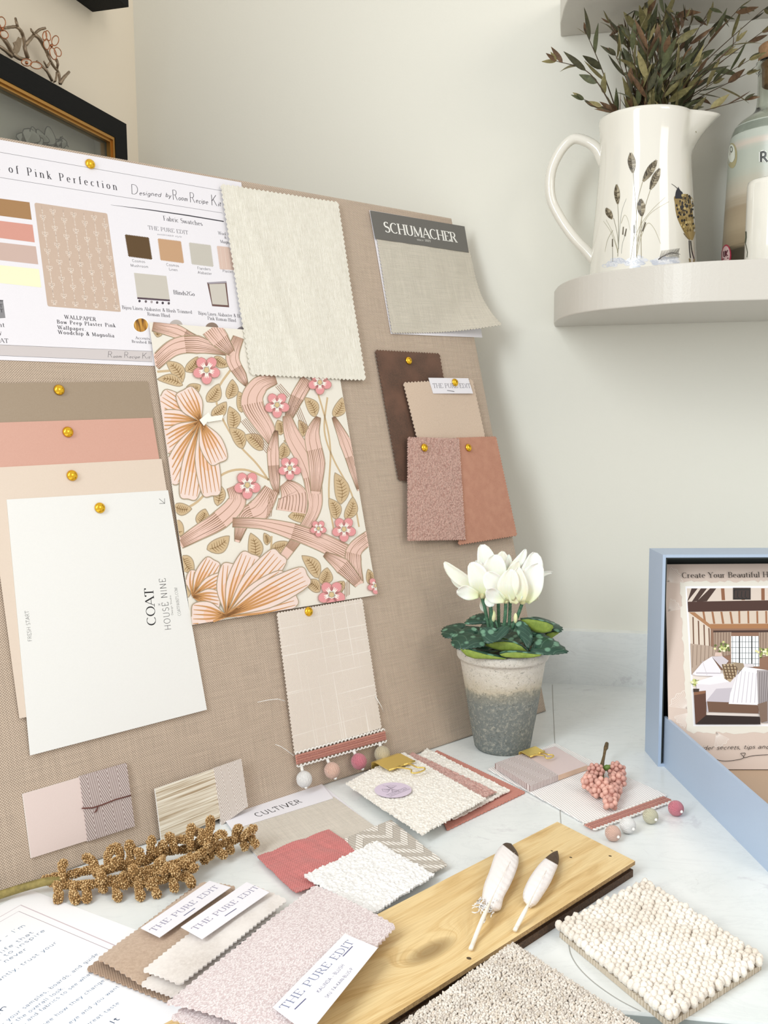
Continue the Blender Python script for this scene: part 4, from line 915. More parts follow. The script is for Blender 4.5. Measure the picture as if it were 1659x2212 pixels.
for x, y, rp, m in ((1324,1800,17,BLUSH),(1356,1783,17.5,WHITEY),(1405,1763,16.5,SAGE),(1460,1746,16.5,ROSEY)):
    r = rp*1.02/2000; P = wt(x, y, r*1.0) ; r = ((wt(x+rp, y, r)-P).length); P = wt(x, y, r); c = fr.loc(P)
    ax = V((-(b_-a_).normalized().y, (b_-a_).normalized().x, 0)); ax = ax if ax.dot(a_-c) > 0 else -ax
    pompom(ts, fr, c, ax+V((.15,0,.05)), r, m, True)
# pink card block
Qk = [(1070.6,1648),(1199,1612),(1269,1652.6),(1146,1696)]
fr = tsub(Qk, .0030); bk = thing('wrapped_sample_card', 'stacked pink sample card with herringbone cloth wrapped round its left end, under a gold clip', 'sample card', fr)
PINKC = m_paper('dusty_pink_paint', '#DBC8C6', .4)
mb = MB(); slab(mb, fr, Qk, 0, .0060, PINKC, m_paper('card_side', '#D8B9A0')); mb.build('card', bk)
mb = MB(); slab(mb, fr, [(1069,1648.5),(1128,1627.5),(1206,1674),(1145.5,1697.5)], -.0002, .0068, m_herring('mauve_herringbone_cloth', '#E0D6D4', '#9C8884', .0110, .0044, .4, 1.1)); mb.build('herringbone_band', bk, label='mauve and white herringbone cloth band')
binder_clip('gold binder clip on the pink sample card by the plant pot', [(1127,1627),(1158,1615.5),(1170,1626),(1139,1638)], .0108, None, None, .021)
# ---- pink berry pick
c0_ = wt(1300, 1700, .004); pb = thing('berry_sprig', 'sprig of pink berries with a short brown stem lying on the white twill swatch', 'sprig', c0_)
STEM = m_fuzz('brown_stem', '#7A6440', '#4E3D22', 260, .6, .7, 0)
mb = MB(); L0 = lambda x, y, z: wt(x, y, z)-c0_
mb.tube([L0(1311,1606,.022),L0(1309,1615,.020),L0(1307,1620,.020),L0(1305,1632,.018),L0(1302,1645,.016),L0(1300,1655,.014),L0(1302,1700,.012)], [.0022,.0027,.0018,.0016,.0020,.0027,.0016], STEM, 10); mb.build('stem', pb)
mb = MB()
for P in ([(1301,1662,.016),(1312,1658,.020),(1322,1655,.022)], [(1300,1665,.014),(1286,1668,.018)]): mb.tube([L0(*p) for p in P], [.0025,.0035,.001], flat('#5F7A35', .5), 6)
mb.build('leaf_bract', pb)
BER = [NT('pink_berry', .45).color('#CA998C').m, NT('pale_pink_berry', .5).color('#DDAC9D').m]
bm_list = []
for k in range(2):
    mb = MB(); mb.ball((0,0,0), .0030, BER[k], 14, 9, (1,1,1.05)); o = mb.build('berry', pb); bm_list.append(o)
cl = []
rr = random.Random(3); lobes = [((1286,1668), .0085, .014), ((1274,1690), .0075, .012), ((1332,1665), .0085, .014), ((1334,1686), .0075, .013), ((1302,1700), .0085, .012), ((1318,1718), .0078, .011), ((1318,1735), .006, .009), ((1290,1708), .0062, .009), ((1328,1708), .006, .010)]
for (x, y), R0, z0 in lobes:
    cc = wt(x, y, z0+.002)-c0_
    for k in range(400):
        a = rr.uniform(0, 2*PI); u = rr.uniform(-.8, 1); d_ = V((math.cos(a)*math.sqrt(1-u*u), math.sin(a)*math.sqrt(1-u*u), u))*R0
        p = cc+d_
        if p.z < .001: continue
        if all((p-q_).length > .0045 for q_ in cl): cl.append(p)
cl.sort(key=lambda p: -(p.z-p.y)); 
for i, p in enumerate(cl[:100]):
    o = bm_list[i % 2] if i < 2 else bm_list[rr.randint(0, 1)].copy()
    if i >= 2: COL.objects.link(o); o.parent = pb
    o.location = p
if len(cl) > 100:
    mb = MB()
    for p in cl[100:]: mb.ball(p, .0027, BER[0], 10, 6)
    o = mb.build('berry', pb); o['kind'] = 'stuff'
print('berries', len(cl))
mb = MB()
for (x, y), R0, z0 in lobes: mb.ball(wt(x, y, z0+.002)-c0_, R0*.82, flat('#B98376', .6), 12, 8)
mb.build('berry_core', pb)
# ---- oak floor plank
zt = .0150
Qo = [(1204,1775),(1372,1860),(600,2352),(299,2240)]
t = NT('oak_face', .42); co = t.co((1,1,1)); t.n('SeparateXYZ', co); X, Y = t.last.outputs[0], t.last.outputs[1]
# knot swirl: distance field bends the grain
kn = [(0,0)]
fr = TOP.sub(Qo, 0.0)
kx = fr.px(930, 2055, zt); dx_ = t.math('SUBTRACT', X, kx.x); dy_ = t.math('SUBTRACT', Y, kx.y)
lg = (fr.px(1204,1775,zt)-fr.px(299,2240,zt)).normalized(); wd2 = V((-lg.y, lg.x, 0))
al = t.math('ADD', t.math('MULTIPLY', dx_, lg.x), t.math('MULTIPLY', dy_, lg.y)); ac = t.math('ADD', t.math('MULTIPLY', dx_, wd2.x), t.math('MULTIPLY', dy_, wd2.y))
r2 = t.math('ADD', t.math('MULTIPLY', t.math('POWER', t.math('ABSOLUTE', al), 2), 350), t.math('MULTIPLY', t.math('POWER', t.math('ABSOLUTE', ac), 2), 2600))
g = t.math('DIVIDE', 1.0, t.math('ADD', r2, .35))
sgn = t.math('MULTIPLY', ac, g)
gc = t.n('CombineXYZ', t.math('MULTIPLY', al, 5.5), t.math('ADD', t.math('MULTIPLY', ac, 60), t.math('MULTIPLY', g, 1.3)), 0.0)
n1 = t.noise(gc, 1.2, 5, .6, .8); gf = t.n('CombineXYZ', t.math('MULTIPLY', al, 30), t.math('MULTIPLY_ADD', ac, 1100, t.math('MULTIPLY', g, 8.0)), 0.0); n2 = t.noise(gf, 1, 3)
cc_ = t.ramp(n1, [(.3,'#BE9A62'),(.42,'#D8B880'),(.55,'#E6CC98'),(.75,'#DEC28C')]); cc_ = t.mix(t.math('MULTIPLY', t.ramp(n2, [(.35, 1.0), (.55, 0.0)]), .25), cc_, '#AE8B55')
kd = t.ramp(r2, [(.02, 1.0), (.30, 0.0)]); cc_ = t.mix(t.math('MULTIPLY', kd, .75), cc_, '#7E6238')
t.color(cc_); t.bump(n2, .15, .0004); OAK = t.m; OAKS = m_fuzz('oak_edge', '#B99866', '#8C6C40', 500, .3, .6, 0); CORE = m_fuzz('dark_core', '#5C4128', '#2A1B10', 600, .4, .7, 0)
pk = thing('floorboard_sample', 'oak floorboard sample with a swirling knot and dark grooved edge', 'floorboard', fr)
TP = [fr.px(x, y, zt) for x, y in Qo]
def ins(P, d):
    c = sum(P, V())/len(P); out = []
    n = len(P)
    for i in range(n):
        a, b, e = P[i-1], P[i], P[(i+1) % n]; d1 = (b-a).normalized(); d2 = (e-b).normalized(); n1_ = V((d1.y, -d1.x, 0)); n2_ = V((d2.y, -d2.x, 0)); m_ = (n1_+n2_).normalized(); k = d/max(.3, m_.dot(n1_)); out.append(b+m_*k)
    return out
def lay(mb, P, z0, z1, m, side): 
    P = [V((p.x, p.y, z0)) for p in P]; mb.prism(P, z1-z0, side); 
    if m is not side: mb.poly([V((p.x, p.y, z1+.00002)) for p in P][::-1], m)
mb = MB(); lay(mb, TP, .0115, zt, OAK, OAKS); o = mb.build('oak_face', pk)
mb = MB(); lay(mb, ins(TP, .0035), .0070, .01145, CORE, CORE); mb.build('groove', pk, label='dark recessed groove')
mb = MB(); lay(mb, ins(TP, .0012), .0002, .0068, CORE, CORE); mb.build('backing_ply', pk, label='dark stained lower ply')
mb = MB()
for x, y, r in ((1013,2070,.0016),(1233,1852,.0011),(1318,1849,.0012),(1192,1838,.0009)):
    p = fr.px(x, y, zt+.00004); mb.poly([p+V((r*1.3*math.cos(a*PI/6), r*math.sin(a*PI/6), 0)) for a in range(12)], flat('#4C3A24'))
mb.build('pin_knot', pk)
# ---- feathers
FEW = NT('feather_white', .7, Sheen_Weight=.3); t = FEW; t.color('#EEE8E6'); t.bump(t.noise(t.co((1800, 90, 1)), 1, 2), .35, .0005); t.b.inputs['Subsurface Weight'].default_value = .0; FEW = t.m
FED = NT('feather_dark', .6).color('#4E3D2E').m; QUI = NT('quill', .35).color('#F0E8DA').m
def feather(label, base, mid, tip, Lf, Rt, tipn, fluff, z0=.0158):
    o = wt(*base, z0); root = thing('feather', label, 'feather', o); z = lambda k: z0+.004+.009*math.sin(PI*min(1, k*1.1))
    G = lambda x, y, zz: wt(x, y, zz)-o
    A = smooth([(x, y, 0) for x, y in Lf], 8); C_ = smooth([(x, y, 0) for x, y in Rt], 8); n = len(A); mb = MB(); vs = []
    m_ = 8
    for i in range(n):
        k = i/(n-1); zc = z0+.003+.010*math.sin(PI*k*.9)
        row = []
        for j in range(m_+1):
            f = j/m_; P = A[i]*(1-f)+C_[i]*f; zz = zc-.004*(2*abs(f-.45))**2-.0008*abs(math.sin(i*.9+f*3))
            vs.append(G(P.x, P.y, max(z0+.0006, zz)))
    fs = [[i*(m_+1)+j, i*(m_+1)+j+1, (i+1)*(m_+1)+j+1, (i+1)*(m_+1)+j] for i in range(n-1) for j in range(m_)]
    cut = int((n-1)*tipn); w = [f for f in fs if f[0]//(m_+1) < cut]; dk = [f for f in fs if f[0]//(m_+1) >= cut]
    def sub_(F_, m): 
        mm = MB(); used = sorted({i for f in F_ for i in f}); mp = {u: k for k, u in enumerate(used)}; mm.add([vs[u] for u in used], [[mp[i] for i in f] for f in F_], m); return mm
    ov = sub_(w, FEW).build('vane', root); sd = ov.modifiers.new('t', 'SOLIDIFY'); sd.thickness = .0004
    od = sub_(dk, FED).build('dark_tip', root, label='dark brown tip'); sd = od.modifiers.new('t', 'SOLIDIFY'); sd.thickness = .0004
    mb = MB(); Q_ = smooth([(*base, 0), (*mid, 0), (*tip, 0)], 8); n2 = len(Q_)
    mb.tube([G(p.x, p.y, z0+.0020+.0118*math.sin(PI*max(0, (i/(n2-1))-.15)*.95)) for i, p in enumerate(Q_)], [.0018 if i/(n2-1) < .42 else max(.0002, .0018*(1-(i/(n2-1)-.42)*4)) for i in range(n2)], QUI, 8); mb.build('quill', root)
    if fluff:
        mb = MB(); rf = random.Random(5)
        for k in range(44):
            x, y, ang = fluff(rf); L = rf.uniform(8, 30); P = []
            for i in range(6):
                a = ang+.5*math.sin(i*.9+k); x += L/6*math.cos(a); y += L/6*math.sin(a); P.append(G(x, y, z0+.003+.004*rf.random()+.0005*i))
            mb.tube(P, [.0006,.0006,.0005,.0005,.0004,.0003], flat('#F6F3F0', .8), 5)
        o_ = mb.build('downy_barbs', root); o_['kind'] = 'stuff'
    return root
Z8 = lambda x, y: (760+x/1.8454, 1760+y/1.8454)
feather('larger white feather with a dark tip lying on the oak board, its base downy', Z8(474,535), Z8(540,372), Z8(650,150), [Z8(*p) for p in [(545,378),(520,340),(527,280),(548,225),(570,160),(590,128),(612,112),(634,114)]], [Z8(*p) for p in [(560,388),(592,378),(606,330),(632,280),(655,225),(665,185),(660,150),(636,115)]], .80,
        lambda r: (*Z8(r.uniform(510, 590), r.uniform(320, 392)), r.choice([2.6, 3.0, 3.6, 2.2, 1.9])))
feather('smaller white feather with a dark pointed tip, right of the downy one', Z8(650,460), Z8(700,365), Z8(800,175), [Z8(*p) for p in [(703,366),(684,340),(684,305),(706,255),(740,205),(772,172),(800,150),(819,143)]], [Z8(*p) for p in [(712,370),(735,358),(762,320),(790,275),(808,235),(822,200),(826,172),(821,144)]], .72, None)
# ---- berber carpet sample
def carpet_wool(name, c1, c2, sc):
    t = NT(name, .95, Sheen_Weight=.35); n = t.noise(t.co(), sc, 4, .6); n2 = t.noise(t.co(), 45, 2)
    t.color(t.mix(t.ramp(t.math('MULTIPLY_ADD', n2, .5, t.math('MULTIPLY', n, .5)), [(.38, 0.0), (.62, 1.0)]), c2, c1)); t.bump(n, .6, .0006); return t.m
zb = .014
Qr = [(1394,1893),(1654,2058),(1448,2188),(1202,1988)]
fr = tsub(Qr, .0003); cp = thing('carpet_sample', 'thick cream looped berber carpet sample at the right front of the worktop', 'carpet sample', fr)
BW = carpet_wool('cream_berber_wool', '#F2EBE1', '#D6CBBC', 900); BK = m_weave('carpet_backing', '#D9CDBC', '#A8987F', .0016, .9, .1)
C4 = [fr.px(x, y, zb) for x, y in Qr]; C4 = [V((p.x, p.y, 0)) for p in C4]
mb = MB(); mb.prism(ins(C4, .002), .0045, BK); mb.build('backing', cp)
mb = MB(); rr = random.Random(11)
mb.prism([p+V((0,0,.0045)) for p in ins(C4, .0045)], .0035, BW)
nu_, nv_ = 24, 23
for i in range(nu_):
    for j in range(nv_):
        s = (i+.5+(.25 if j % 2 else -.25))/nu_; t_ = (j+.5)/nv_; s = min(.985, max(.015, s)); p = (C4[0]*(1-s)+C4[1]*s)*(1-t_)+(C4[3]*(1-s)+C4[2]*s)*t_+V((rr.uniform(-.0008,.0008), rr.uniform(-.0008,.0008), .0095+rr.uniform(-.0008,.0008)))
        r = rr.uniform(.0027, .0032); ph = rr.uniform(0, 9)
        mb.ball(p, r, BW, 12, 8, (1.05, 1.0, 1.35), fn=lambda q, ph=ph: 1+.22*vn(q.x*2.2+ph, q.y*2.2, q.z*2.2+ph)+.05*math.sin(8*q.z+6*math.atan2(q.y, q.x)+ph))
o = mb.build('pile', cp); o['kind'] = 'stuff'
# ---- grey cut-pile carpet sample
Qg = [(1107,2025),(1402,2215),(1130,2420),(835,2222)]
fr = tsub(Qg, .0003); cg = thing('carpet_sample', 'grey beige twist pile carpet sample at the bottom edge overlapping the oak board', 'carpet sample', fr)
zg = .028; C4 = [fr.px(x, y, zg) for x, y in Qg]; C4 = [V((p.x, p.y, 0)) for p in C4]; zl = .0162
GW = [carpet_wool('grey_pile_'+k, a, b, 1400) for k, a, b in (('light','#E6DED4','#D0C7BB'), ('mid','#D5CBC0','#BCB1A5'), ('warm','#DCD1C3','#C3B6A5'))]
mb = MB(); mb.prism([p+V((0,0,zl)) for p in ins(C4, .002)], .004, BK); mb.build('backing', cg)
mb = MB(); mb.prism([p+V((0,0,zl+.004)) for p in ins(C4, .003)], .0045, GW[1]); rr = random.Random(4)
LU, LV = (C4[1]-C4[0]).length, (C4[3]-C4[0]).length; st_ = .0018
for i in range(int(LU/st_)):
    for j in range(int(LV/st_)):
        s = (i+rr.random())/(LU/st_); t_ = (j+rr.random())/(LV/st_); p = (C4[0]*(1-s)+C4[1]*s)*(1-t_)+(C4[3]*(1-s)+C4[2]*s)*t_
        e = min(s, 1-s, t_, 1-t_)*20; zz = zl+.0093+.0006*rr.random()-.002*max(0, 1-e)
        v_, f_ = ico(); a = rr.uniform(0, PI); ca, sa = math.cos(a), math.sin(a); r1, r2_ = rr.uniform(.0012, .0018), rr.uniform(.0009, .0012)
        mb.add([(p.x+q.x*r1*ca-q.y*r2_*sa, p.y+q.x*r1*sa+q.y*r2_*ca, zz+q.z*.0012+q.x*.0006) for q in v_], f_, GW[rr.choice((0,0,1,2))])
o = mb.build('pile', cg); o['kind'] = 'stuff'
# ---- folded, labelled swatches
def folded(label, Qm, z, mat, Ql, labtext, Qunder, hfun, mat2=None, tooth=.0052, extra=None, cap=11):
    fr = tsub(Qm, z); root = thing('labelled_fabric_swatch', label, 'fabric swatch', fr)
    mb = MB(); cloth(mb, fr, Qunder, -.0044, .0010, mat2 or mat, tooth, .0016, lambda s, t, p: .0004); mb.build('folded_under_layer', root)
    mb = MB(); cloth(mb, fr, Qm, 0, .0012, mat, tooth, .0016, hfun); mb.build('fabric', root)
    w = .0068; mb = MB(); slab(mb, fr, Ql, w, .0004, WH); lb = mb.build('paper_label', root, label='white printed paper label')
    mb = MB()
    for a in labtext:
        if isinstance(a, tuple): 
            s_, x0, y0, x1, y1, cp_, st_k, col = a; ptext(mb, fr, s_, flat(col), x0, y0, x1, y1, w+.00045, st_k, cp_, .08)
        else: pline(mb, fr, a, .0009, flat('#5C5F80'), w+.00045)
    mb.build('printed_lettering', lb); return root
Z9 = lambda x, y: (180+x/2.3042, 1860+y/2.3042)
puff = lambda a, b=.5: (lambda s, t, p: a*math.sin(PI*min(1, max(0, t)))**.5*.6+a*.5*(1+vn(p.x*25, p.y*25)))
SUE = m_fuzz('tan_suede', '#BFA58D', '#A88C73', 420, .15, .7, .6); GV = m_fuzz('oyster_velvet', '#DDD5CE', '#C6BCB4', 300, .2, .6, .7, c3='#E9E3DE')
TWT = m_weave('tan_twill_back', '#B69C86', '#8E745F', .0012, .7, .08)
folded('tan suede-like folded swatch with a white label, leftmost of the three labelled swatches', [Z9(*p) for p in [(272,345),(585,120),(762,135),(310,700)]][:0] or [(297,2010),(436,1907),(512,1919),(330,2165)] and [Z9(75,500), Z9(590,118), Z9(755,140), Z9(290,625)], .0060, SUE, [Z9(285,333), Z9(628,98), Z9(735,130), Z9(380,380)],
       [('THE PURE EDIT', *Z9(352,352), *Z9(678,128), 9.5, 'serif', '#8A86A0'), [Z9(500,272), Z9(556,234)]], [Z9(20,545), Z9(560,130), Z9(700,300), Z9(420,705)], puff(.002), TWT)
folded('oyster grey velvet folded swatch with a white label, middle of the three labelled swatches', [Z9(285,550), Z9(485,330), Z9(1010,190), Z9(480,650)][:0] or [Z9(300,560), Z9(830,130), Z9(1010,205), Z9(480,625)], .0125, GV, [Z9(485,328), Z9(813,104), Z9(926,155), Z9(592,388)],
       [('THE PURE EDIT', *Z9(560,345), *Z9(878,130), 9.5, 'serif', '#8A86A0'), [Z9(704,274), Z9(762,236)]], [Z9(290,622), Z9(800,180), Z9(960,260), Z9(450,682)], puff(.002))
BL3 = NT('blush_crepe', .92, Sheen_Weight=.25); t = BL3; co = t.co((1, 1, 1), (0,0,.0)); n = t.noise(t.co((430, 1000, 1)), 1, 2, .5, .8); v_ = t.vor(t.co((520, 900, 1)), 1)
f = t.math('ADD', t.math('MULTIPLY', n, .5), t.math('MULTIPLY', v_, .5)); t.color(t.mix(t.ramp(f, [(.35, 1.0), (.62, 0.0)]), '#CBBABA', '#E9E0DF')); t.bump(t.math('MULTIPLY', f, -1), .8, .0012); BL3 = t.m
folded('large blush crepe folded swatch with the biggest white label, rightmost of the three labelled swatches', [Z9(415,715), Z9(1150,130), Z9(1550,330), Z9(980,900)], .0250, BL3, [Z9(943,727), Z9(1302,361), Z9(1466,431), Z9(1120,860)],
       [('THE PURE EDIT', *Z9(1010,742), *Z9(1350,402), 15, 'serif', '#7A83A0'), [Z9(1052,738), Z9(1108,684)], [Z9(1292,474), Z9(1340,424)], ('KALINDA - BLUSH', *Z9(1174,656), *Z9(1302,518), 7, 'sans', '#6B6F8C'), ('SKU: FA-KAIN-BLUS-P', *Z9(1216,682), *Z9(1345,536), 6.5, 'sans', '#5E6280')],
       [Z9(440,790), Z9(1100,200), Z9(1520,370), Z9(950,960)], lambda s, t, p: .0035*math.sin(PI*t)**.5*(1-.3*s)+.0010*vn(p.x*20, p.y*20), None, .0056)
# ---- printed letter
Ql = [(61,1920),(640,2140),(360,2560),(-420,2200)]
fr = tsub(Ql, .0002); lt = thing('printed_letter', 'white printed letter with a double border and blue-grey text, bottom left corner', 'paper', fr)
mb = MB(); slab(mb, fr, Ql, 0, .0003, m_paper('letter_paper', '#F6F6F9')); mb.build('paper', lt)
mb = MB(); Za = lambda x, y: (x/2.9625, 1880+y/2.9625); w = .00034
pline(mb, fr, [Za(-300,470), Za(132,222), Za(745,485), Za(1400,770)], .0011, flat('#C9B9C0'), w); pline(mb, fr, [Za(-300,500), Za(120,262), Za(715,515), Za(1380,800)], .0006, flat('#A99AA4'), w)
BT = flat('#5F7C9C'); BT2 = flat('#1E3F63')
for s_, x0, y0, x1, y1, st_k in (('design kits - I\'m', -330, 655, 170, 352, 'sans'), ('your space to life that', -420, 810, 217, 398, 'sans'), ('with love, to inspire', -280, 760, 293, 385, 'sans'), ('daring - never', -215, 742, 176, 506, 'sans'), ('Most importantly, trust your', -330, 925, 368, 463, 'sans'),
    ('- your samples, boards, and guide.', 20, 990, 640, 530, 'sans'), ('for the overall look.', 40, 1020, 416, 752, 'sans'), ('paint, and fabrics to see what', 60, 1060, 592, 658, 'sans'), ('see how they change', 285, 995, 672, 706, 'sans'),
    ('your eye and you want', 350, 1060, 765, 745, 'sans'), ('great taste.', 560, 1000, 778, 842, 'sans')): ptext(mb, fr, s_, BT, *Za(x0, y0), *Za(x1, y1), w, st_k, 7.2, .1)
ptext(mb, fr, 'gin', BT2, *Za(-45,968), *Za(48,868), w, 'bold', 10); ptext(mb, fr, 'It', BT2, *Za(725,985), *Za(768,950), w, 'bold', 10)
mb.build('printed_text', lt)
# ---- golden beaded sprig
c0_ = wt(100, 1893, .0); gs = thing('beaded_sprig', 'golden brown beaded berry sprig lying along the foot of the board', 'sprig', c0_)
Zb = lambda x, y, z=.012: wt(x/2.9625, 1580+y/2.9625, z)-c0_
mb = MB(); mb.tube(smooth([Zb(-120,1085,.006), Zb(50,1030,.007), Zb(180,990,.009), Zb(300,960,.012), Zb(420,945,.012)], 5), .0036, m_fuzz('olive_stem', '#9A8A4E', '#6E6232', 160, .8, .7, 0), 10); mb.build('stem', gs)
GB = [NT('gold_bead_'+k, .38, Metallic=.2).color(c).m for k, c in (('a','#BE9A68'),('b','#A37D4C'),('c','#D6B786'))]
CORE2 = NT('sprig_core', .8).color('#7E5E33').m
rr = random.Random(2)
def beaded(path, rad, name='bead_cluster'):
    mb = MB(); P = smooth(path, 6); n = len(P)
    if not isinstance(rad, list): rad = [rad]*n
    else:
        rad = [rad[min(int(i/(n-1)*(len(rad)-1)), len(rad)-2)]*(1-(i/(n-1)*(len(rad)-1))%1)+rad[min(int(i/(n-1)*(len(rad)-1))+1, len(rad)-1)]*((i/(n-1)*(len(rad)-1))%1) for i in range(n)]
    sd = rr.uniform(0, 50); rad = [r*(1+.28*vn(i*.55+sd, sd)) for i, r in enumerate(rad)]
    mb.tube(P, [r*.9 for r in rad], CORE2, 8); mb.ball(P[-1], rad[-1]*.9, CORE2, 8, 6); mb.ball(P[0], rad[0]*.9, CORE2, 8, 6); br = .00098; seen = {}
    def put(q):
        if q.z < .0006: return
        k = (int(q.x/.0018), int(q.y/.0018), int(q.z/.0018))
        for a_ in (-1,0,1):
            for b_ in (-1,0,1):
                for c_ in (-1,0,1):
                    for o in seen.get((k[0]+a_, k[1]+b_, k[2]+c_), ()):
                        if (o-q).length < .00152: return
        seen.setdefault(k, []).append(q); bead(mb, q, br*rr.uniform(.85, 1.12), GB[rr.choice((0,0,1,2))])
    for i in range(n-1):
        a, b = P[i], P[i+1]; d = b-a; t = d.normalized(); u = t.orthogonal().normalized(); v = t.cross(u)
        for k in range(int(d.length*2*PI*rad[i]/(.0018**2)*9)+3):
            f = rr.random(); an = rr.uniform(0, 6.2832); r = rad[i]*(1-f)+rad[i+1]*f; put(a+d*f+(u*math.cos(an)+v*math.sin(an))*r)
    for e, r in ((P[-1], rad[-1]), (P[0], rad[0])):
        for k in range(260):
            z = rr.uniform(-1, 1); an = rr.uniform(0, 6.28); put(e+V((math.cos(an)*math.sqrt(1-z*z), math.sin(an)*math.sqrt(1-z*z), z))*r)
    return mb.build(name, gs)
R1 = [.0028,.0032,.0026]
mains = [[(290,945,.012),(420,925,.014),(560,890,.016),(680,880,.018),(760,850,.020)], [(330,965,.010),(520,985,.010),(680,960,.012),(850,930,.014),(1000,900,.016)], [(620,910,.016),(780,860,.020),(920,830,.020),(1060,770,.018),(1180,755,.017),(1290,735,.016)],
         [(1100,880,.016),(1180,850,.018),(1270,790,.018),(1350,740,.016),(1420,720,.014),(1480,700,.014),(1560,680,.014),(1610,685,.014)], [(820,930,.016),(980,880,.016),(1120,850,.016),(1220,800,.016)], [(700,960,.008),(840,970,.009),(980,960,.010),(1100,930,.010),(1200,940,.010)]]
for m_ in mains: beaded([Zb(*p) for p in m_], [.0034,.0036,.0030])
tips = [((400,930),(395,880,.022),(405,845,.026)), ((360,970),(375,1030,.006),(372,1075,.004)), ((470,980),(470,1040,.006),(485,1078,.004)), ((540,980),(555,1030,.006),(555,1075,.004)), ((600,890),(600,840,.022),(550,805,.026)), ((690,870),(690,800,.026),(712,755,.030)), ((760,850),(770,790,.026),(740,740,.030)),
        ((830,840),(835,770,.028),(828,725,.034)), ((890,840),(900,790,.028),(880,770,.030)), ((960,800),(965,740,.030),(970,690,.036)), ((970,770),(1000,770,.026),(1010,765,.024)), ((1060,770),(1050,740,.026),(1040,725,.028)), ((1120,760),(1100,700,.030),(1080,670,.034)), ((1120,700),(1160,690,.028),(1190,695,.028)),
        ((1220,740),(1215,660,.034),(1228,610,.038)), ((1240,640),(1290,650,.032),(1320,650,.032)), ((1320,730),(1345,620,.036),(1345,565,.044)), ((1340,720),(1400,660,.030),(1430,660,.030)), ((1250,720),(1290,680,.030),(1300,700,.028)), ((1380,730),(1400,770,.012),(1430,790,.010)), ((1360,750),(1350,790,.010),(1340,790,.008)),
        ((1470,700),(1470,740,.010),(1475,760,.008)), ((1500,690),(1510,640,.022),(1530,620,.026)), ((1550,680),(1590,640,.024),(1625,620,.026)), ((1560,690),(1560,730,.010),(1570,740,.008)), ((1600,690),(1630,715,.012),(1640,720,.012)), ((1290,760),(1300,810,.010),(1315,825,.008)), ((1190,850),(1220,880,.014),(1250,870,.016)),
        ((1180,900),(1210,940,.010),(1225,975,.008)), ((1110,920),(1110,980,.008),(1120,1005,.006)), ((980,940),(990,1010,.006),(1005,1040,.004)), ((960,960),(960,990,.008),(980,980,.010)), ((880,960),(890,1020,.006),(900,1060,.004)), ((740,970),(745,1030,.006),(755,1065,.004)), ((690,960),(660,990,.008),(665,1010,.006)), ((800,900),(780,950,.016),(800,985,.010)), ((860,880),(870,900,.024),(850,880,.026)), ((1000,890),(1050,890,.020),(1070,870,.022)), ((1090,860),(1110,880,.022),(1130,900,.020)), ((640,900),(650,930,.020),(640,950,.018)), ((740,840),(720,860,.026),(745,830,.028)), ((1040,800),(1030,830,.022),(1010,850,.024))]
for a, b, c in tips: beaded([Zb(*a, (b[2]+.013)/2 if b[2] > .013 else .011), Zb(*b), Zb(*c)], [.0024,.0034,.0042])
# ---- blue presentation box: standing base and the hinged lid lying in front
b0 = wt(1421, 1656); b1 = wt(1393, 1622); dd = (b1-b0).normalized(); D_ = (b1-b0).length; bx = V((1, -.035, 0)).normalized()
hB = 0; 
for k in range(400):
    hB = .15+k*.0005
    p = b0+V((0,0,hB)); d = p-CC; y = IH/2-FPX*d.dot(CU)/d.dot(CF)
    if y < 1199: break
print('box', b0, b1, D_, hB, dd)
BLU = m_paper('blue_grey_board', '#A9BBD2', .38); BLK = NT('shade_lining', .7).color('#2A3130').m  # near-black inner sheets paint in the shadow inside the box
WB_ = .34; th = .0035
fr = Fr(b0, bx, (0,0,1)); root = thing('presentation_box', 'pale blue presentation box standing open at the right edge, its lid lying forward', 'box', fr)
dl = V((dd.dot(fr.U), dd.dot(fr.V), 0)); dl = dl*D_
def wallp(mb, p, q_, h, m, thv, z0=0, min_=None):
    p, q_ = V(p), V(q_); thv = V(thv); P = [p, q_, q_+thv, p+thv]; mb.prism([V((a.x, a.y, z0)) for a in P], h, m)
mb = MB(); X_ = V((WB_, 0, 0)); tx = V((th, 0, 0)); nd_ = dl.normalized()*th
wallp(mb, V(), dl, hB, BLU, tx); wallp(mb, X_, X_+dl, hB, BLU, -tx); wallp(mb, dl+tx*1.02-nd_, dl+X_-tx*1.02-nd_, hB, BLU, nd_)
mb.prism([V((a.x, a.y, hB-th)) for a in (tx*1.02, X_-tx*1.02, X_-tx*1.02+dl-nd_*1.02, tx*1.02+dl-nd_*1.02)], th, BLU); mb.prism([V((a.x, a.y, 0)) for a in (tx*1.02, X_-tx*1.02, X_-tx*1.02+dl-nd_*1.02, tx*1.02+dl-nd_*1.02)], th, BLU)
mb.build('box_base', root)
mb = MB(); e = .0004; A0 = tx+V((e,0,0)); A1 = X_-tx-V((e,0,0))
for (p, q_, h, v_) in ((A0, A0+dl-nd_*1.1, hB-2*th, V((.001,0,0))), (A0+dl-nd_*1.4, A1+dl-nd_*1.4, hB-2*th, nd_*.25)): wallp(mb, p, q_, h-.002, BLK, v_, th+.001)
P_ = [A0, A1, A1+dl-nd_*1.5, A0+dl-nd_*1.5]; mb.prism([V((a.x, a.y, hB-th-.0015)) for a in P_], .001, BLK); mb.build('shade_lining', root)
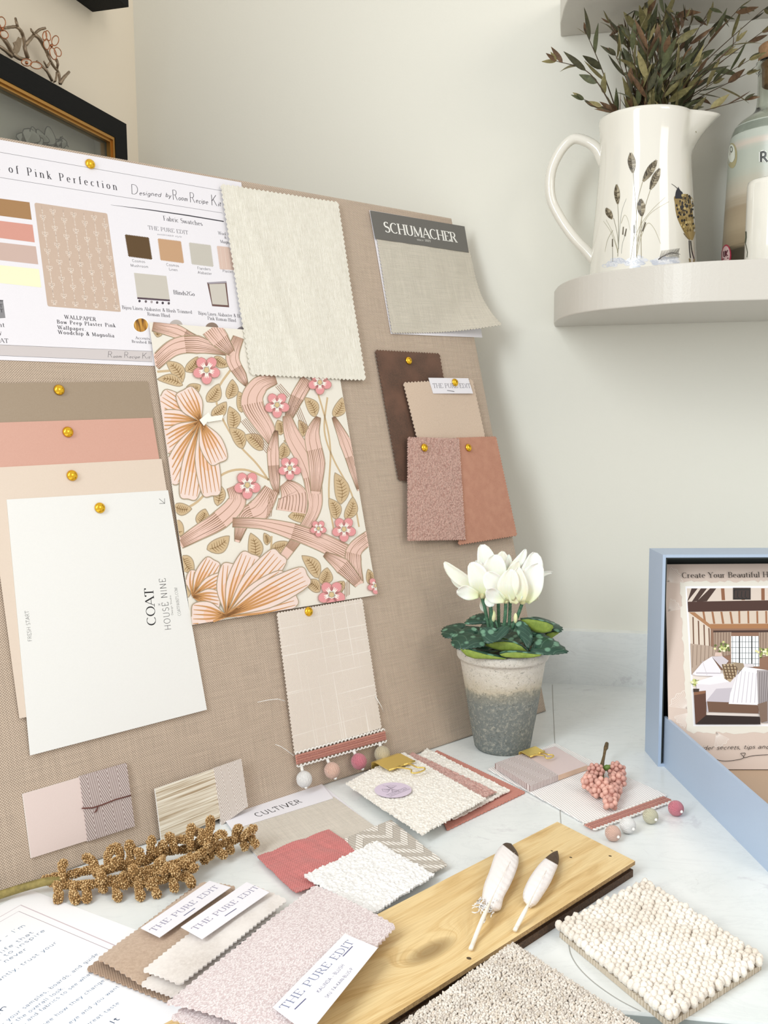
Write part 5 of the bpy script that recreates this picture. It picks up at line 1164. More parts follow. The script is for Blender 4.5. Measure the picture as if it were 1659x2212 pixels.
# lid
l0 = wt(1431, 1652); l1 = wt(1659, 1884); l0l, l1l = fr.loc(l0), fr.loc(l1); ld = (l1l-l0l).normalized(); LL = D_*0+.27
lh = 0
for k in range(200):
    lh = .03+k*.0004; p = l0+V((0,0,lh)); d = p-CC
    if IH/2-FPX*d.dot(CU)/d.dot(CF) < 1547: break
print('lid', lh, ld)
KR = m_paper('kraft_lining', '#C2A78D', .6)
mb = MB(); lx = V((-ld.y, ld.x, 0)); lx = lx if lx.x > 0 else -lx; st0 = l0l; WL = WB_-.008
wallp(mb, st0, st0+ld*LL, lh, BLU, lx*th); wallp(mb, st0+lx*WL, st0+lx*WL+ld*LL, lh, BLU, -lx*th); wallp(mb, st0+ld*LL+lx*th*1.02, st0+ld*LL+lx*(WL-th*1.02), lh, BLU, -ld*th)
o = mb.build('lid_rim', root)
mb = MB(); q0 = st0+lx*th*1.02; mb.prism([V((p.x, p.y, .0004)) for p in (q0, q0+lx*(WL-2.04*th), q0+lx*(WL-2.04*th)+ld*(LL-th*1.02), q0+ld*(LL-th*1.02))], .003, KR); mb.build('lid_floor', root, label='tan inner face of the lid')
# ---- illustrated booklet leaning inside the box
tl, tr_, br_, bl_ = (1438,1219), (1760,1218), (1760,1662), (1462,1660)
pb0 = wt(1464, 1664, .0036); bkU = (wt(1700, 1664, .0036)-pb0).normalized(); Lp = 0
tp_ = fr.wp(V((th+.012, 0, hB))+dl*.78)
bkV = (V((tp_.x, tp_.y, hB-.012))-V((pb0.x, pb0.y, .0036)));  bkV = bkV-bkU*bkV.dot(bkU); bkV.normalize(); bkN = bkU.cross(bkV)
BKF = Fr(pb0, bkU, bkN); q4 = [(1437,1219),(1735,1217),(1762,1662),(1472,1662),(1444,1556)]
C4 = [BKF.px(x, y, 0) for x, y in q4]
bfr = Fr(BKF.O, BKF.U, BKF.N); bo = thing('booklet', 'cream booklet with a bedroom picture on its cover, leaning inside the blue box', 'booklet', bfr)
LEA = m_paper('booklet_cover', '#D8C6BA', .4)
C4 = [BKF.px(x, y, 0) for x, y in q4]; mb = MB(); mb.prism([V((p.x, p.y, -.0015)) for p in C4][::-1], .0015, LEA); mb.build('cover', bo)
mb = MB(); Zc = lambda x, y: (1360+x/2.99, 1160+y/2.99); F = bfr; w = .0001; wc_ = [.0001]
def nx(): wc_[0] += .000008; return wc_[0]
def bp(pts, c, rough=.4): ppoly(mb, F, [Zc(*p) for p in pts], nx(), flat(c, rough))
def bl2(pts, wid, c): pline(mb, F, [Zc(*p) for p in pts], wid, flat(c, .4), nx())
for cx, cy, r, a0, a1 in ((245,290,95,-.1,1.35),(250,480,80,.2,1.4),(375,1110,115,1.7,3.0),(400,1130,110,3.4,4.3),(560,1262,90,4.6,5.8)):
    n = 13; w_ = nx()
    for i in range(n):
        a = a0+(a1-a0)*i/(n-1); pline(mb, F, [Zc(cx, cy), Zc(cx+r*math.cos(a), cy-r*math.sin(a))], .0005, flat('#EEE4DC'), w_)
    pline(mb, F, [Zc(cx+r*(1+.05*math.sin(i))*math.cos(a0+(a1-a0)*i/20), cy-r*(1+.05*math.sin(i))*math.sin(a0+(a1-a0)*i/20)) for i in range(21)], .0007, flat('#EEE4DC'), w_)
rg = random.Random(9); edge = []
for (x0, y0), (x1, y1) in (((328,290),(1200,285)), ((1200,285),(1230,1270)), ((1230,1270),(372,1262)), ((372,1262),(328,290))):
    for i in range(40): edge.append((x0+(x1-x0)*i/40+rg.uniform(-9, 9), y0+(y1-y0)*i/40+rg.uniform(-9, 9)))
bp(edge, '#E5E1D6'); bp([(360,318),(1180,314),(1200,1222),(412,1222)], '#F3F3F6')
I0, I1, I2, I3 = (370,332), (1160,328), (1180,1210), (426,1210)
bp([I0, I1, I2, I3], '#E9DFD8')                                               # plaster ceiling and wall
bp([(370,332),(1160,328),(1165,410),(375,420)], '#D9CBBF')
for k in range(0, 6): bp([(400+k*60,332),(440+k*60,332),(375+k*62,415),(372+k*30,418)] if k < 3 else [(590+(k-3)*130,332),(612+(k-3)*130,332),(617+(k-3)*128,408),(595+(k-3)*128,408)], '#8A5A3C' if k > 2 else '#3D241B')
bp([(374,418),(1165,404),(1167,470),(378,484)], '#42231A')
bp([(376,484),(1167,470),(1170,560),(520,564)], '#D3C4B4')
for k in range(12): x = 470+k*58; bp([(x,482),(x+13,482),(x+26,560),(x+12,560)] if k < 4 else [(x,478),(x+12,478),(x+14,558),(x+2,558)], '#9A6A48')
bp([(382,486),(420,486),(522,566),(522,590)], '#A87B55'); bp([(520,562),(1170,558),(1170,590),(522,598)], '#A6754C')
bp([(385,492),(522,592),(524,716),(395,690)], '#DCCFC0')
for x in (405, 440, 476, 508): bp([(x,500+(x-385)*.7),(x+9,505+(x-385)*.7),(x+13,700+(x-385)*.12),(x+5,698+(x-385)*.12)], '#6B4A36')
bp([(524,592),(1170,590),(1172,860),(524,860)], '#8D6A55')                     # window wall
bp([(540,604),(1170,600),(1170,614),(540,618)], '#3C241C')
bp([(656,640),(838,640),(838,836),(656,836)], '#F4F8FA')
for k in range(9): x = 664+k*21; bp([(x,640),(x+3,640),(x+3,836),(x,836)], '#5D6468')
for y in (676, 712, 748, 784, 818): bp([(656,y),(838,y),(838,y+3),(656,y+3)], '#6D7478')
bp([(706,640),(713,640),(713,836),(706,836)], '#15181A'); bp([(786,640),(793,640),(793,836),(786,836)], '#15181A')
for x0 in (542, 834): 
    bp([(x0,616),(x0+116,614),(x0+110,760),(x0+4,780)], '#A58F7E')
    for k in range(6): bp([(x0+8+k*18,616),(x0+14+k*18,616),(x0+12+k*18,770),(x0+8+k*18,770)], '#7F6858')
bp([(668,328),(782,328),(782,404),(668,404)], '#33221D'); bl2([(676,340),(774,340),(774,398),(676,398),(676,340)], .0016, '#0D0B0B')
for x in (700, 725, 750): bl2([(x,350),(x-4,385),(x+6,392)], .0012, '#120E0E')
bp([(392,688),(520,704),(552,716),(556,770),(500,790),(420,880),(400,890)], '#B5A191')   # headboard
for x in range(410, 545, 26): bl2([(x,700),(x-4,850-(x-400)*.6)], .0008, '#8C7868')
for cx, cy in ((600,712),(870,745),(422,940)):
    for k in range(34): a = rg.uniform(0, 6.3); r = rg.uniform(0, 44 if cx != 422 else 22); x, y = cx+r*1.2*math.cos(a), cy+r*.8*math.sin(a); bp([(x+9*math.cos(j*1.05), y+8*math.sin(j*1.05)) for j in range(6)], rg.choice(['#E6E3A8','#C9CF86','#8E9A4E','#F2F0CC','#5E6B30']))
bp([(553,745),(594,745),(600,770),(548,770)], '#D8C0B4')
bp([(430,950),(640,880),(890,900),(890,1110),(820,1095),(540,1095),(440,1030)], '#E3DEE4')    # bed linen
bp([(560,980),(890,960),(890,1140),(500,1130),(495,1060)], '#C5BFC8'); bp([(500,1062),(830,1075),(835,1140),(510,1130)], '#6F5240')
bp([(440,930),(600,880),(640,935),(520,955),(440,950)], '#EFEDF2'); bp([(405,886),(470,810),(530,772),(590,862),(585,900),(430,895)], '#ECE9EF'); bl2([(430,878),(585,880)], .0012, '#BDB7C0'); bl2([(470,800),(500,890)], .0006, '#C9C4CC')
bp([(530,772),(600,770),(640,800),(600,850)], '#CFC8CF'); bp([(595,822),(680,815),(708,870),(650,938),(612,915)], '#B6A284')
for k in range(5): bl2([(600+k*22,822),(628+k*18,922-k*6)], .0014, '#5C4733'); bl2([(600+k*4,838+k*18),(700-k*8,835+k*20)], .0012, '#6E5438')
bp([(640,806),(735,816),(742,842),(708,866),(676,815)], '#9D8B74'); bp([(735,818),(800,820),(800,840),(742,840)], '#DDD8DC')
bp([(740,838),(890,860),(890,1100),(820,1085),(640,1078),(650,1010),(690,900)], '#F1F0F4')
for k in range(7): bl2([(700+k*24,860+k*4),(668+k*28,1070)], .0007, '#C6C1CC')
bp([(822,860),(1170,860),(1170,1190),(860,1200),(830,1090)], '#A39C9E')
for k in range(6): bl2([(840+k*16,870),(838+k*12,1080)], .0010, '#7D7678')
bp([(414,1000),(492,992),(495,1185),(425,1210)], '#5B3A2C'); bp([(414,1000),(492,992),(488,1010),(416,1022)], '#8A5F45')
bp([(426,1210),(495,1150),(840,1160),(845,1210)], '#251410'); bp([(826,1080),(890,1060),(890,1190),(850,1200)], '#7E685A'); bp([(410,980),(450,980),(448,1000),(412,1002)], '#3A2A22')
ptext(mb, F, 'Create Your Beautiful Home', flat('#2D2623'), *Zc(338,264), *Zc(992,258), nx(), 'serif', 34/2.99, .08)
ptext(mb, F, 'Insider secrets, tips and', flat('#1D191A'), *Zc(392,1376), *Zc(902,1366), nx(), 'script', 26/2.99, .06)
pline(mb, F, [tuple(Zc(q_.x, q_.y)) for q_ in smooth([(500,1418,0),(600,1446,0),(690,1440,0),(738,1425,0),(718,1400,0),(732,1396,0),(748,1398,0),(738,1425,0),(800,1412,0),(900,1406,0)], 6)], .0006, flat('#1D191A'), nx())
mb.build('printed_cover', bo)
# ------------------------------------------------------------------ things on the shelf
def facing(P):
    n = V((CC.x-P.x, CC.y-P.y, 0)).normalized(); return Fr(P, V((0,0,1)).cross(n), n)
def place_u(x, off, z, y=None):
    # point off metres in front of the back wall, height z, appearing at column x
    n = WALL.N; d0 = ray(x, 600); m = CR  # vertical sheet through the column
    lo, hi = -1.0, 2.0
    for _ in range(50):
        mid = (lo+hi)/2; p = WALL.wp((mid, 0, off)); p.z = z; d = p-CC; xx = IW/2+FPX*d.dot(CR)/d.dot(CF)
        if xx < x: lo = mid
        else: hi = mid
    return p
JB = place_u(1388, .095, ZS1); JF = facing(JB); jz = lambda x, y: JF.px(x, y)
rim = (jz(1293.5, 268).y+jz(1502, 250).y)/2
GLZ = NT('glazed_cream_china', .10).color('#DFDCD2'); GLZ.b.inputs['Coat Weight'].default_value = .6; GLZ.b.inputs['Coat Roughness'].default_value = .04; GLZ = GLZ.m
Zd = lambda x, y: (1160+x/3.0723, y/3.0723)
def rad_at(yz, half): return abs(jz(*Zd(717+half, yz)).x-jz(*Zd(717, yz)).x), jz(*Zd(717, yz)).y
pr = [rad_at(840, 322), rad_at(960, 308), rad_at(1100, 310), rad_at(1300, 325), rad_at(1500, 341), rad_at(1700, 355), rad_at(1830, 366)]
pr[0] = (pr[0][0], rim)
RB = pr[-1][0]*1.02
prof = [(0, 0.0), (RB*.9, 0.0), (RB, .004)]+[p for p in pr[::-1] if p[1] > .008]
sp_ = [(q.x, q.y) for q in smooth([(r, z, 0) for r, z in prof[2:]], 5)]
def spoutf(a, z):
    k = max(0, 1-abs(math.atan2(math.sin(a-.05), math.cos(a-.05)))/.50); v = (rim-z)/.055
    return 1 if v > 1 or k <= 0 else 1+.56*(k**1.25)*(max(0, 1-v)**1.6)
jug = thing('jug', 'cream china jug painted with reeds and a wading bird, holding dried leaves on the shelf', 'jug', JF)
YF = Fr(JB, JF.U, (0,0,1))          # upright frame, x right, y away, z up
jug.matrix_world = YF.M()
mb = MB(); R0 = sp_[-1][0]
outer = prof[:2]+sp_; inner = [(R0-.001, rim+.0012), (R0-.0032, rim+.0004), (R0-.0048, rim-.004)]+[(r-.0048, z) for r, z in sp_[::-4] if z > .01 and z < rim-.006]+[(0, .008)]
mb.lathe(outer+inner, GLZ, 96, fn=lambda a, z: spoutf(a, min(z, rim))); mb.build('body', jug)
mb = MB(); hp = [(470,1110),(436,1060),(395,985),(320,935),(235,925),(150,1010),(92,1150),(92,1310),(150,1440),(240,1570),(330,1665),(385,1725),(440,1760)]
H = smooth([YF.loc(JF.wp(JF.px(*Zd(*p), 0))) for p in hp], 5); n = len(H)
mb.tube(H, [.0070+.0035*abs(2*i/(n-1)-1)**5 for i in range(n)], GLZ, 14); mb.build('handle', jug)
# painted decoration follows the china surface
def Rz(z):
    z = max(.004, min(rim, z))
    for (r0, z0), (r1, z1) in zip(sp_, sp_[1:]):
        if z0 <= z <= z1: return r0+(r1-r0)*(z-z0)/(z1-z0+1e-9)
    return sp_[0][0]
def onjug(x, y, off=.00015):
    d = ray(x, y); o = CC-JB; z = JF.px(x, y).y; t = 0
    for _ in range(6):
        r = Rz(z)+off; a = d.x*d.x+d.y*d.y; b = o.x*d.x+o.y*d.y; c = o.x*o.x+o.y*o.y-r*r; q = b*b-a*c
        if q < 0: return None
        t = (-b-math.sqrt(q))/a; z = (CC+d*t).z-JB.z
    return YF.loc(CC+d*t)
Ze = lambda x, y: (1270+x/6.1444, 310+y/6.1444)
dz = [.00012]
def jpoly(pts, c, o=None):
    P = [onjug(*Ze(*p), o or dz[0]) for p in pts]
    if all(P): jm_.poly(P, flat(c, .25))
def jline(pts, wid, c, o=None):
    S = [V((x, y, 0)) for x, y in pts]; S = smooth(S, 6); n = len(S)
    if not isinstance(wid, list): wid = [wid, wid]
    for i in range(n-1):
        t = (S[i+1]-S[i]).normalized(); nn = V((-t.y, t.x, 0)); w0_ = (wid[0]+(wid[1]-wid[0])*i/n)/2; w1_ = (wid[0]+(wid[1]-wid[0])*(i+1)/n)/2
        jpoly([tuple((S[i]+nn*w0_)[:2]), tuple((S[i+1]+nn*w1_)[:2]), tuple((S[i+1]-nn*w1_)[:2]), tuple((S[i]-nn*w0_)[:2])], c, o)
jm_ = MB(); rg = random.Random(21)
for cx, cy, n, sx, sy in ((320,1600,26,80,30), (620,1570,70,130,60), (420,1560,20,60,30), (1050,1560,60,180,50)):
    for k in range(n):
        x, y = cx+rg.gauss(0, sx*.42), cy+rg.gauss(0, sy*.45); r = rg.uniform(20, 38)
        jpoly([(x+r*1.5*math.cos(j), y+r*.7*math.sin(j)) for j in range(6)], rg.choice(['#C9CCD3','#D3D5DA','#BCC1CC','#D8D9DC']), .0001+.000002*k)
for P_, w_, c_ in (([(600,390),(620,640),(640,900),(650,1520)],[7,9],'#8E8468'), ([(725,510),(660,760),(640,1000),(590,1400),(565,1540)],[7,8],'#8E8468'), ([(830,610),(770,800),(700,1060),(640,1500)],[6,7],'#8E8468'), ([(715,960),(705,1200),(708,1520)],[7,8],'#8E8468'),
    ([(395,800),(405,1000),(405,1300),(395,1500)],[6,7],'#85816F'), ([(340,990),(385,1180),(408,1400)],[6,6],'#85816F'), ([(205,1030),(300,1170),(380,1380),(390,1450)],[3,7],'#99957A'), ([(240,1010),(330,1190),(395,1420)],[3,6],'#99957A'), ([(330,1150),(260,1280),(225,1440)],[6,2],'#99957A'),
    ([(510,730),(450,900),(420,1150),(405,1400)],[3,6],'#8F938C'), ([(440,1060),(485,950),(530,1010),(558,1150)],[6,3],'#A5A088'), ([(1025,715),(850,880),(700,1080),(600,1300)],[3,8],'#A59E82'), ([(1075,770),(850,910),(740,1060),(650,1300),(645,1500)],[3,8],'#A59E82'), ([(650,1480),(700,1260),(790,1060),(880,1130),(965,1330)],[8,3],'#A8A083'),
    ([(325,1370),(328,1570)],[5,5],'#6F6A5C'), ([(615,1190),(612,1520)],[5,5],'#6F6A5C'), ([(715,1165),(655,1350),(640,1500)],[6,6],'#8A7D60'), ([(490,1230),(455,1340),(445,1460)],[5,4],'#8F938C')): jline(P_, w_, c_, .00022)
for (x0, y0), (x1, y1), w_ in (((325,1265),(325,1370),18), ((612,1080),(615,1190),26), ((765,1045),(725,1165),26), ((470,1105),(462,1210),18), ((510,1130),(490,1230),20)): jline([(x0,y0),((x0+x1)/2,(y0+y1)/2),(x1,y1)], [w_*.7,w_], '#625A4C', .00026)
for (x0, y0), (x1, y1), w_ in (((598,385),(570,140),110), ((735,500),(900,240),105), ((830,605),(945,350),100), ((715,960),(700,750),115), ((395,800),(380,560),80), ((320,1000),(245,865),85)):
    dx1, dy1 = x1-x0, y1-y0; L = math.hypot(dx1, dy1); nx_, ny_ = -dy1/L, dx1/L
    for k in range(15):
        f = k/15; ww = w_*.5*math.sin(PI*(.12+.85*f))
        for sgn in (-1, 1):
            bx_, by_ = x0+dx1*f, y0+dy1*f; tx_, ty_ = bx_+dx1*.16+nx_*sgn*ww, by_+dy1*.16+ny_*sgn*ww
            jpoly([(bx_-dx1*.03, by_-dy1*.03), (bx_+nx_*sgn*ww*.9, by_+ny_*sgn*ww*.9), (tx_, ty_), (bx_+dx1*.12, by_+dy1*.12)], rg.choice(['#8F8570','#A89E88','#5F5646','#756B57'] if sgn > 0 else ['#5A5142','#3F382C','#7B715C']), .00026+.000003*k)
# wading bird, head tucked away, seen from behind
Lb = [(1270,690),(1150,700),(1155,800),(1165,900),(1190,1000),(1240,1110),(1290,1200),(1340,1270)]; Rb = [(1300,685),(1360,700),(1410,770),(1430,870),(1440,980),(1438,1090),(1425,1190),(1390,1285)]
Ls = smooth([V((*p, 0)) for p in Lb], 4); Rs = smooth([V((*p, 0)) for p in Rb], 4)
for i in range(len(Ls)-1):
    for j in range(6):
        f0, f1 = j/6, (j+1)/6; a, b, c, d = Ls[i].lerp(Rs[i], f0), Ls[i].lerp(Rs[i], f1), Ls[i+1].lerp(Rs[i+1], f1), Ls[i+1].lerp(Rs[i+1], f0); jpoly([(q_.x, q_.y) for q_ in (a, b, c, d)], '#A58F5E' if j > 1 else '#8E7848', .00024)
for k in range(170):
    f, u = rg.uniform(.03, .82), rg.uniform(.05, .96); i = int(f*(len(Ls)-1)); p = Ls[i].lerp(Rs[i], u); r = rg.uniform(11, 20)
    jpoly([(p.x+r*.8*math.cos(j*1.05), p.y+r*1.25*math.sin(j*1.05)) for j in range(6)], '#1F1D20' if (.12 < f < .7 and rg.random() < .62) else rg.choice(['#C2AE78','#6F5B33','#8F7A48']), .00028+.000001*k)
for k in range(7): jline([(1165+k*15,730),(1172+k*13,650),(1185+k*8,575+abs(k-2)*16)], [20,5], '#1D1F2A', .0004)
jline([(1110,535),(1160,570),(1200,610)], [4,10], '#3A332C', .0004); jline([(1272,1190),(1310,1240),(1350,1280)], [10,6], '#6F5B33', .0004); jline([(1440,1180),(1450,1260),(1458,1330)], [14,5], '#5A4828', .0004)
for P_ in ([(1345,1285),(1350,1400),(1362,1520)], [(1365,1290),(1380,1420),(1410,1530)]): jline(P_, 13, '#2B2A2C', .0004)
jpoly([(1340,1525),(1420,1535),(1415,1610),(1380,1640),(1350,1600)], '#8C7F58', .0004)
jline([(935,1540),(1010,1490),(1110,1450),(1225,1470)], [16,4], '#2A2825', .0004)
for k in range(17): x = 955+k*15; jline([(x,1520-(k*4)),(x+14,1470-k*4),(x+22,1420-k*2)], [7,2], '#3A352E', .0004); jline([(x,1525-k*4),(x+18,1550-k*2)], [7,2], '#3A352E', .0004)
jm_.build('painted_decoration', jug)
# ---- dried leaves
dl_ = thing('dried_foliage', 'bunch of dried olive green and brown leaves standing in the cream jug', 'dried leaves', YF)
LM = [m_fuzz('dry_leaf_'+k, a, b, 220, .3, .6, .1) for k, a, b in (('olive','#7A7246','#58522F'), ('dark','#4C4A2E','#32311C'), ('light','#948A5C','#766C43'), ('brown','#76583A','#503A26'), ('green','#5A5E3C','#3F4327'))]
SM = flat('#4A3A26', .7); rg = random.Random(5)
def leaf3(mb, P, d, L, W, m, curl=.2):
    d = d.normalized(); s = d.cross(V((rg.uniform(-1,1), rg.uniform(-1,1), rg.uniform(-1,1)))).normalized(); n_ = d.cross(s); vs = []; k = 7
    for i in range(k+1):
        f = i/k; w = W*.5*math.sin(PI*min(1, f**.8*.97+.03))**.9 if 0 < i < k else W*.03; c = P+d*(L*f)+n_*(curl*L*f*f); vs += [c-s*w+n_*w*.3, c-n_*w*.05, c+s*w+n_*w*.3]
    mb.add(vs, [[i*3+j, i*3+j+1, (i+1)*3+j+1, (i+1)*3+j] for i in range(k) for j in (0, 1)], m)
ZMAX = ZU0-.006
def sprig(x, y, dep, nl, dens=1.0, brown=.15, mid=None):
    tip = YF.loc(JF.wp(JF.px(x, y, dep))); tip.z = min(tip.z, ZMAX-JB.z-.012)
    base = V((max(-.03, min(.03, tip.x*.35)), max(-.03, min(.03, tip.y*.3)), rim-.05)); md = base.lerp(tip, .5)+V((-tip.x*.16, 0, .02))
    if mid: md = YF.loc(JF.wp(JF.px(*mid, dep*.7)))
    P = smooth([base, V((base.x*1.3, base.y*1.2, rim+.004)), md, tip], 8); n = len(P)
    mb = MB(); mb.tube(P, [.0013*(1-.7*i/n) for i in range(n)], SM, 5); st = mb.build('leafy_stem', dl_)
    mb = MB()
    for k in range(nl):
        f = .30+.70*(k+rg.random()*.6)/nl; i = min(int(f*(n-1)), n-2); c = P[i]; t = (P[i+1]-P[i]).normalized()
        a = rg.uniform(0, 6.28); o = t.orthogonal().normalized(); o = o*math.cos(a)+t.cross(o)*math.sin(a); d = (t*.9+o*rg.uniform(.35, .9)).normalized()
        if c.z < rim-.004 or c.z+d.z*.03 > ZMAX-JB.z: 
            if c.z < rim-.004: continue
            d.z = -abs(d.z)*.2
        q = YF.wp(c+d*.035); 
        if WALL.loc(q).z < .006: d = -d
        m = LM[3] if rg.random() < brown else rg.choice([LM[0], LM[0], LM[1], LM[2], LM[4], LM[4]])
        leaf3(mb, c, d, rg.uniform(.024, .044), rg.uniform(.0060, .0100), m, rg.uniform(-.25, .3))
    for k in range(3):
        d = ((P[-1]-P[-2]).normalized()+V((rg.uniform(-.6,.6), rg.uniform(-.6,.6), rg.uniform(-.3,.3)))).normalized()
        if P[-1].z+d.z*.03 > ZMAX-JB.z: d.z *= -.5
        leaf3(mb, P[-1], d, rg.uniform(.014, .024), .0055, rg.choice(LM), .1)
    mb.build('foliage', st)
for a in ((1202,132,.02,7,1,.05,(1275,160)), (1268,75,.0,6,1,.3,(1300,150)), (1262,215,.03,4), (1318,50,.02,9), (1345,8,-.02,12,1,.3), (1372,-10,.02,13,1,.3), (1395,5,.04,13), (1420,-15,-.01,14,1,.3), (1438,20,.04,13), (1462,-5,.0,13,1,.35), (1480,40,.03,12), (1500,10,-.02,11,1,.3), (1535,0,.0,10),
          (1560,25,-.03,9), (1598,15,-.01,9), (1650,20,-.02,8), (1645,70,-.02,8), (1590,90,.01,9), (1618,130,.0,9), (1560,120,.03,9), (1612,160,-.01,7), (1608,215,.01,6), (1330,120,.05,9), (1360,80,.05,11), (1400,90,.05,12), (1440,110,.05,12), (1475,130,.05,11), (1500,150,.03,10), (1300,230,.03,4), (1350,60,-.02,12), (1410,60,-.02,12), (1460,60,-.02,12), (1385,40,.03,12), (1450,70,.03,12), (1540,180,.0,7)): sprig(*a)
# ---- bottle
BB = place_u(1665, .069, ZS1+.0003); BF = facing(BB); BY = Fr(BB, BF.U, (0,0,1)); Zf = lambda x, y: (1540+x/4.092, 60+y/4.092)
bo_ = thing('bottle', 'clear glass bottle with a cork stopper and grey label, right on the shelf', 'bottle', BY)
def br_(x, y): p = BF.px(*Zf(x, y)); c = BF.px(1665, Zf(x, y)[1]); return (abs(p.x-c.x), p.y)
pf = [br_(*p) for p in ((70,2080),(82,1700),(95,1350),(104,1080),(130,950),(185,870),(300,775),(330,690),(334,450))]
hz_ = pf[0][1]; gp = [(pf[0][0]*.95, .0), (pf[0][0], .004)]+[p for p in pf if p[1] > .01]
gp = [(q.x, q.y) for q in smooth([(r, z, 0) for r, z in gp], 4)]; nk = gp[-1]; lipz = br_(330, 335)[1]
GLS = NT('clear_glass', .02, Transmission_Weight=1.0, IOR=1.45).color('#EEF2EC').m
mb = MB(); o_ = [(0, 0)]+gp+[(nk[0], lipz-.012), (nk[0]+.003, lipz-.010), (nk[0]+.003, lipz), (nk[0]-.003, lipz)]
mb.lathe(o_+[(max(.001, r-.0028), z) for r, z in o_[::-1] if .004 < z < lipz-.013]+[(0, .005)], GLS, 64); mb.build('glass_body', bo_)
CK = m_fuzz('cork', '#B5906C', '#9A7450', 300, .3, .7, 0); ct = BF.px(1665, 98).y; cr_ = abs(BF.px(1621, 130).x-BF.px(1665, 130).x)
mb = MB(); mb.lathe([(0, lipz-.03), (nk[0]*.78, lipz-.03), (nk[0]*.84, lipz+.0005), (cr_, lipz+.0006), (cr_, ct-.002), (cr_-.002, ct), (0, ct)], CK, 40); mb.build('cork_stopper', bo_)
t = NT('bottle_label', .3); t.n('SeparateXYZ', t.co()); zc = t.last.outputs[2]; lo_z, hi_z = .001, BF.px(1600, 282).y
f = t.math('DIVIDE', t.math('SUBTRACT', zc, lo_z), hi_z-lo_z); n = t.noise(t.co((8, 8, 160)), 1, 4, .6)
f2 = t.math('MULTIPLY_ADD', n, .10, t.math('SUBTRACT', f, .05))
t.color(t.ramp(f2, [(.0,'#3A3428'),(.19,'#3E382C'),(.22,'#8A7B63'),(.34,'#A4957C'),(.46,'#9A8B74'),(.56,'#B4AB9A'),(.70,'#ABB0A4'),(.82,'#A9AFA4'),(.86,'#C3B8AC'),(.9,'#B2B8AE'),(1.0,'#BCC2B8')]))
mb = MB(); rows = 14; vs = []; k = 40; A0_, A1_ = -PI*.98, -.10
def bR(z):
    for (r0, z0), (r1, z1) in zip(gp, gp[1:]):
        if z0 <= z <= z1: return r0+(r1-r0)*(z-z0)/(z1-z0+1e-9)
    return gp[0][0]
for i in range(rows+1):
    z = .003+(hi_z-.003)*i/rows
    for j in range(k+1): a = A0_+(A1_-A0_)*j/k; vs.append(((bR(z)+.0003)*math.cos(a), (bR(z)+.0003)*math.sin(a), z))
mb.add(vs, [[i*(k+1)+j, i*(k+1)+j+1, (i+1)*(k+1)+j+1, (i+1)*(k+1)+j] for i in range(rows) for j in range(k)], t.m); lab = mb.build('label', bo_)
def onbot(x, y, off):
    d = ray(x, y); o = CC-BB; z = BF.px(x, y).y
    for _ in range(5):
        r = bR(max(.004, z))+off; a = d.x*d.x+d.y*d.y; b = o.x*d.x+o.y*d.y; c = o.x*o.x+o.y*o.y-r*r; q = b*b-a*c
        if q < 0: return None
        t_ = (-b-math.sqrt(q))/a; z = (CC+d*t_).z-BB.z
    return BY.loc(CC+d*t_)
mb = MB()
def bell(cx, cy, rx, ry, c, off, seg=20):
    P = [onbot(*Zf(cx+rx*math.cos(2*PI*j/seg), cy+ry*math.sin(2*PI*j/seg)), off) for j in range(seg)]
    P = [p for p in P if p]; seg = len(P)
    if seg > 6:
        c0 = sum(P, V())/seg; cc = onbot(*Zf(cx, cy), off) or c0; mb.add([cc]+P, [[0, 1+j, 1+(j+1) % seg] for j in range(seg)], flat(c, .4), False)
bell(168, 1130, 46, 112, '#A79E78', .0006); bell(164, 1110, 32, 80, '#D5D8CC', .0008); bell(162, 1075, 12, 28, '#5B5F55', .0010); bell(162, 1075, 7, 18, '#D5D8CC', .0012); mb.build('round_seal', lab); mb = MB()
bell(118, 2010, 44, 95, '#A8324A', .0008); bell(116, 2005, 34, 76, '#D9B7B4', .0010)
def bline(pts, wid, c, off):
    for (x0, y0), (x1, y1) in zip(pts, pts[1:]):
        L = math.hypot(x1-x0, y1-y0); nx_, ny_ = -(y1-y0)/L*wid/2, (x1-x0)/L*wid/2; P = [onbot(*Zf(*p), off) for p in ((x0+nx_,y0+ny_),(x1+nx_,y1+ny_),(x1-nx_,y1-ny_),(x0-nx_,y0-ny_))]
        if all(P): mb.poly(P, flat(c, .4))
for P_ in ([(92,1975),(92,2015),(98,2024),(106,2015),(106,1972)], [(114,1970),(116,2022)], [(130,1964),(116,1998),(132,2018)]): bline(P_, 7, '#5A2030', .0013)
bline([(88,2045),(138,2035)], 9, '#5A2030', .0013); mb.build('red_badge', lab); mb = MB()
for P_ in ([(425,1098),(425,1185)], [(425,1102),(452,1096),(466,1110),(463,1132),(450,1143),(425,1145)], [(448,1143),(480,1182)]): bline(P_, 32, '#EDEEE6', .0008); bline(P_, 20, '#22241F', .0011)
mb.build('printed_letter_mark', lab)
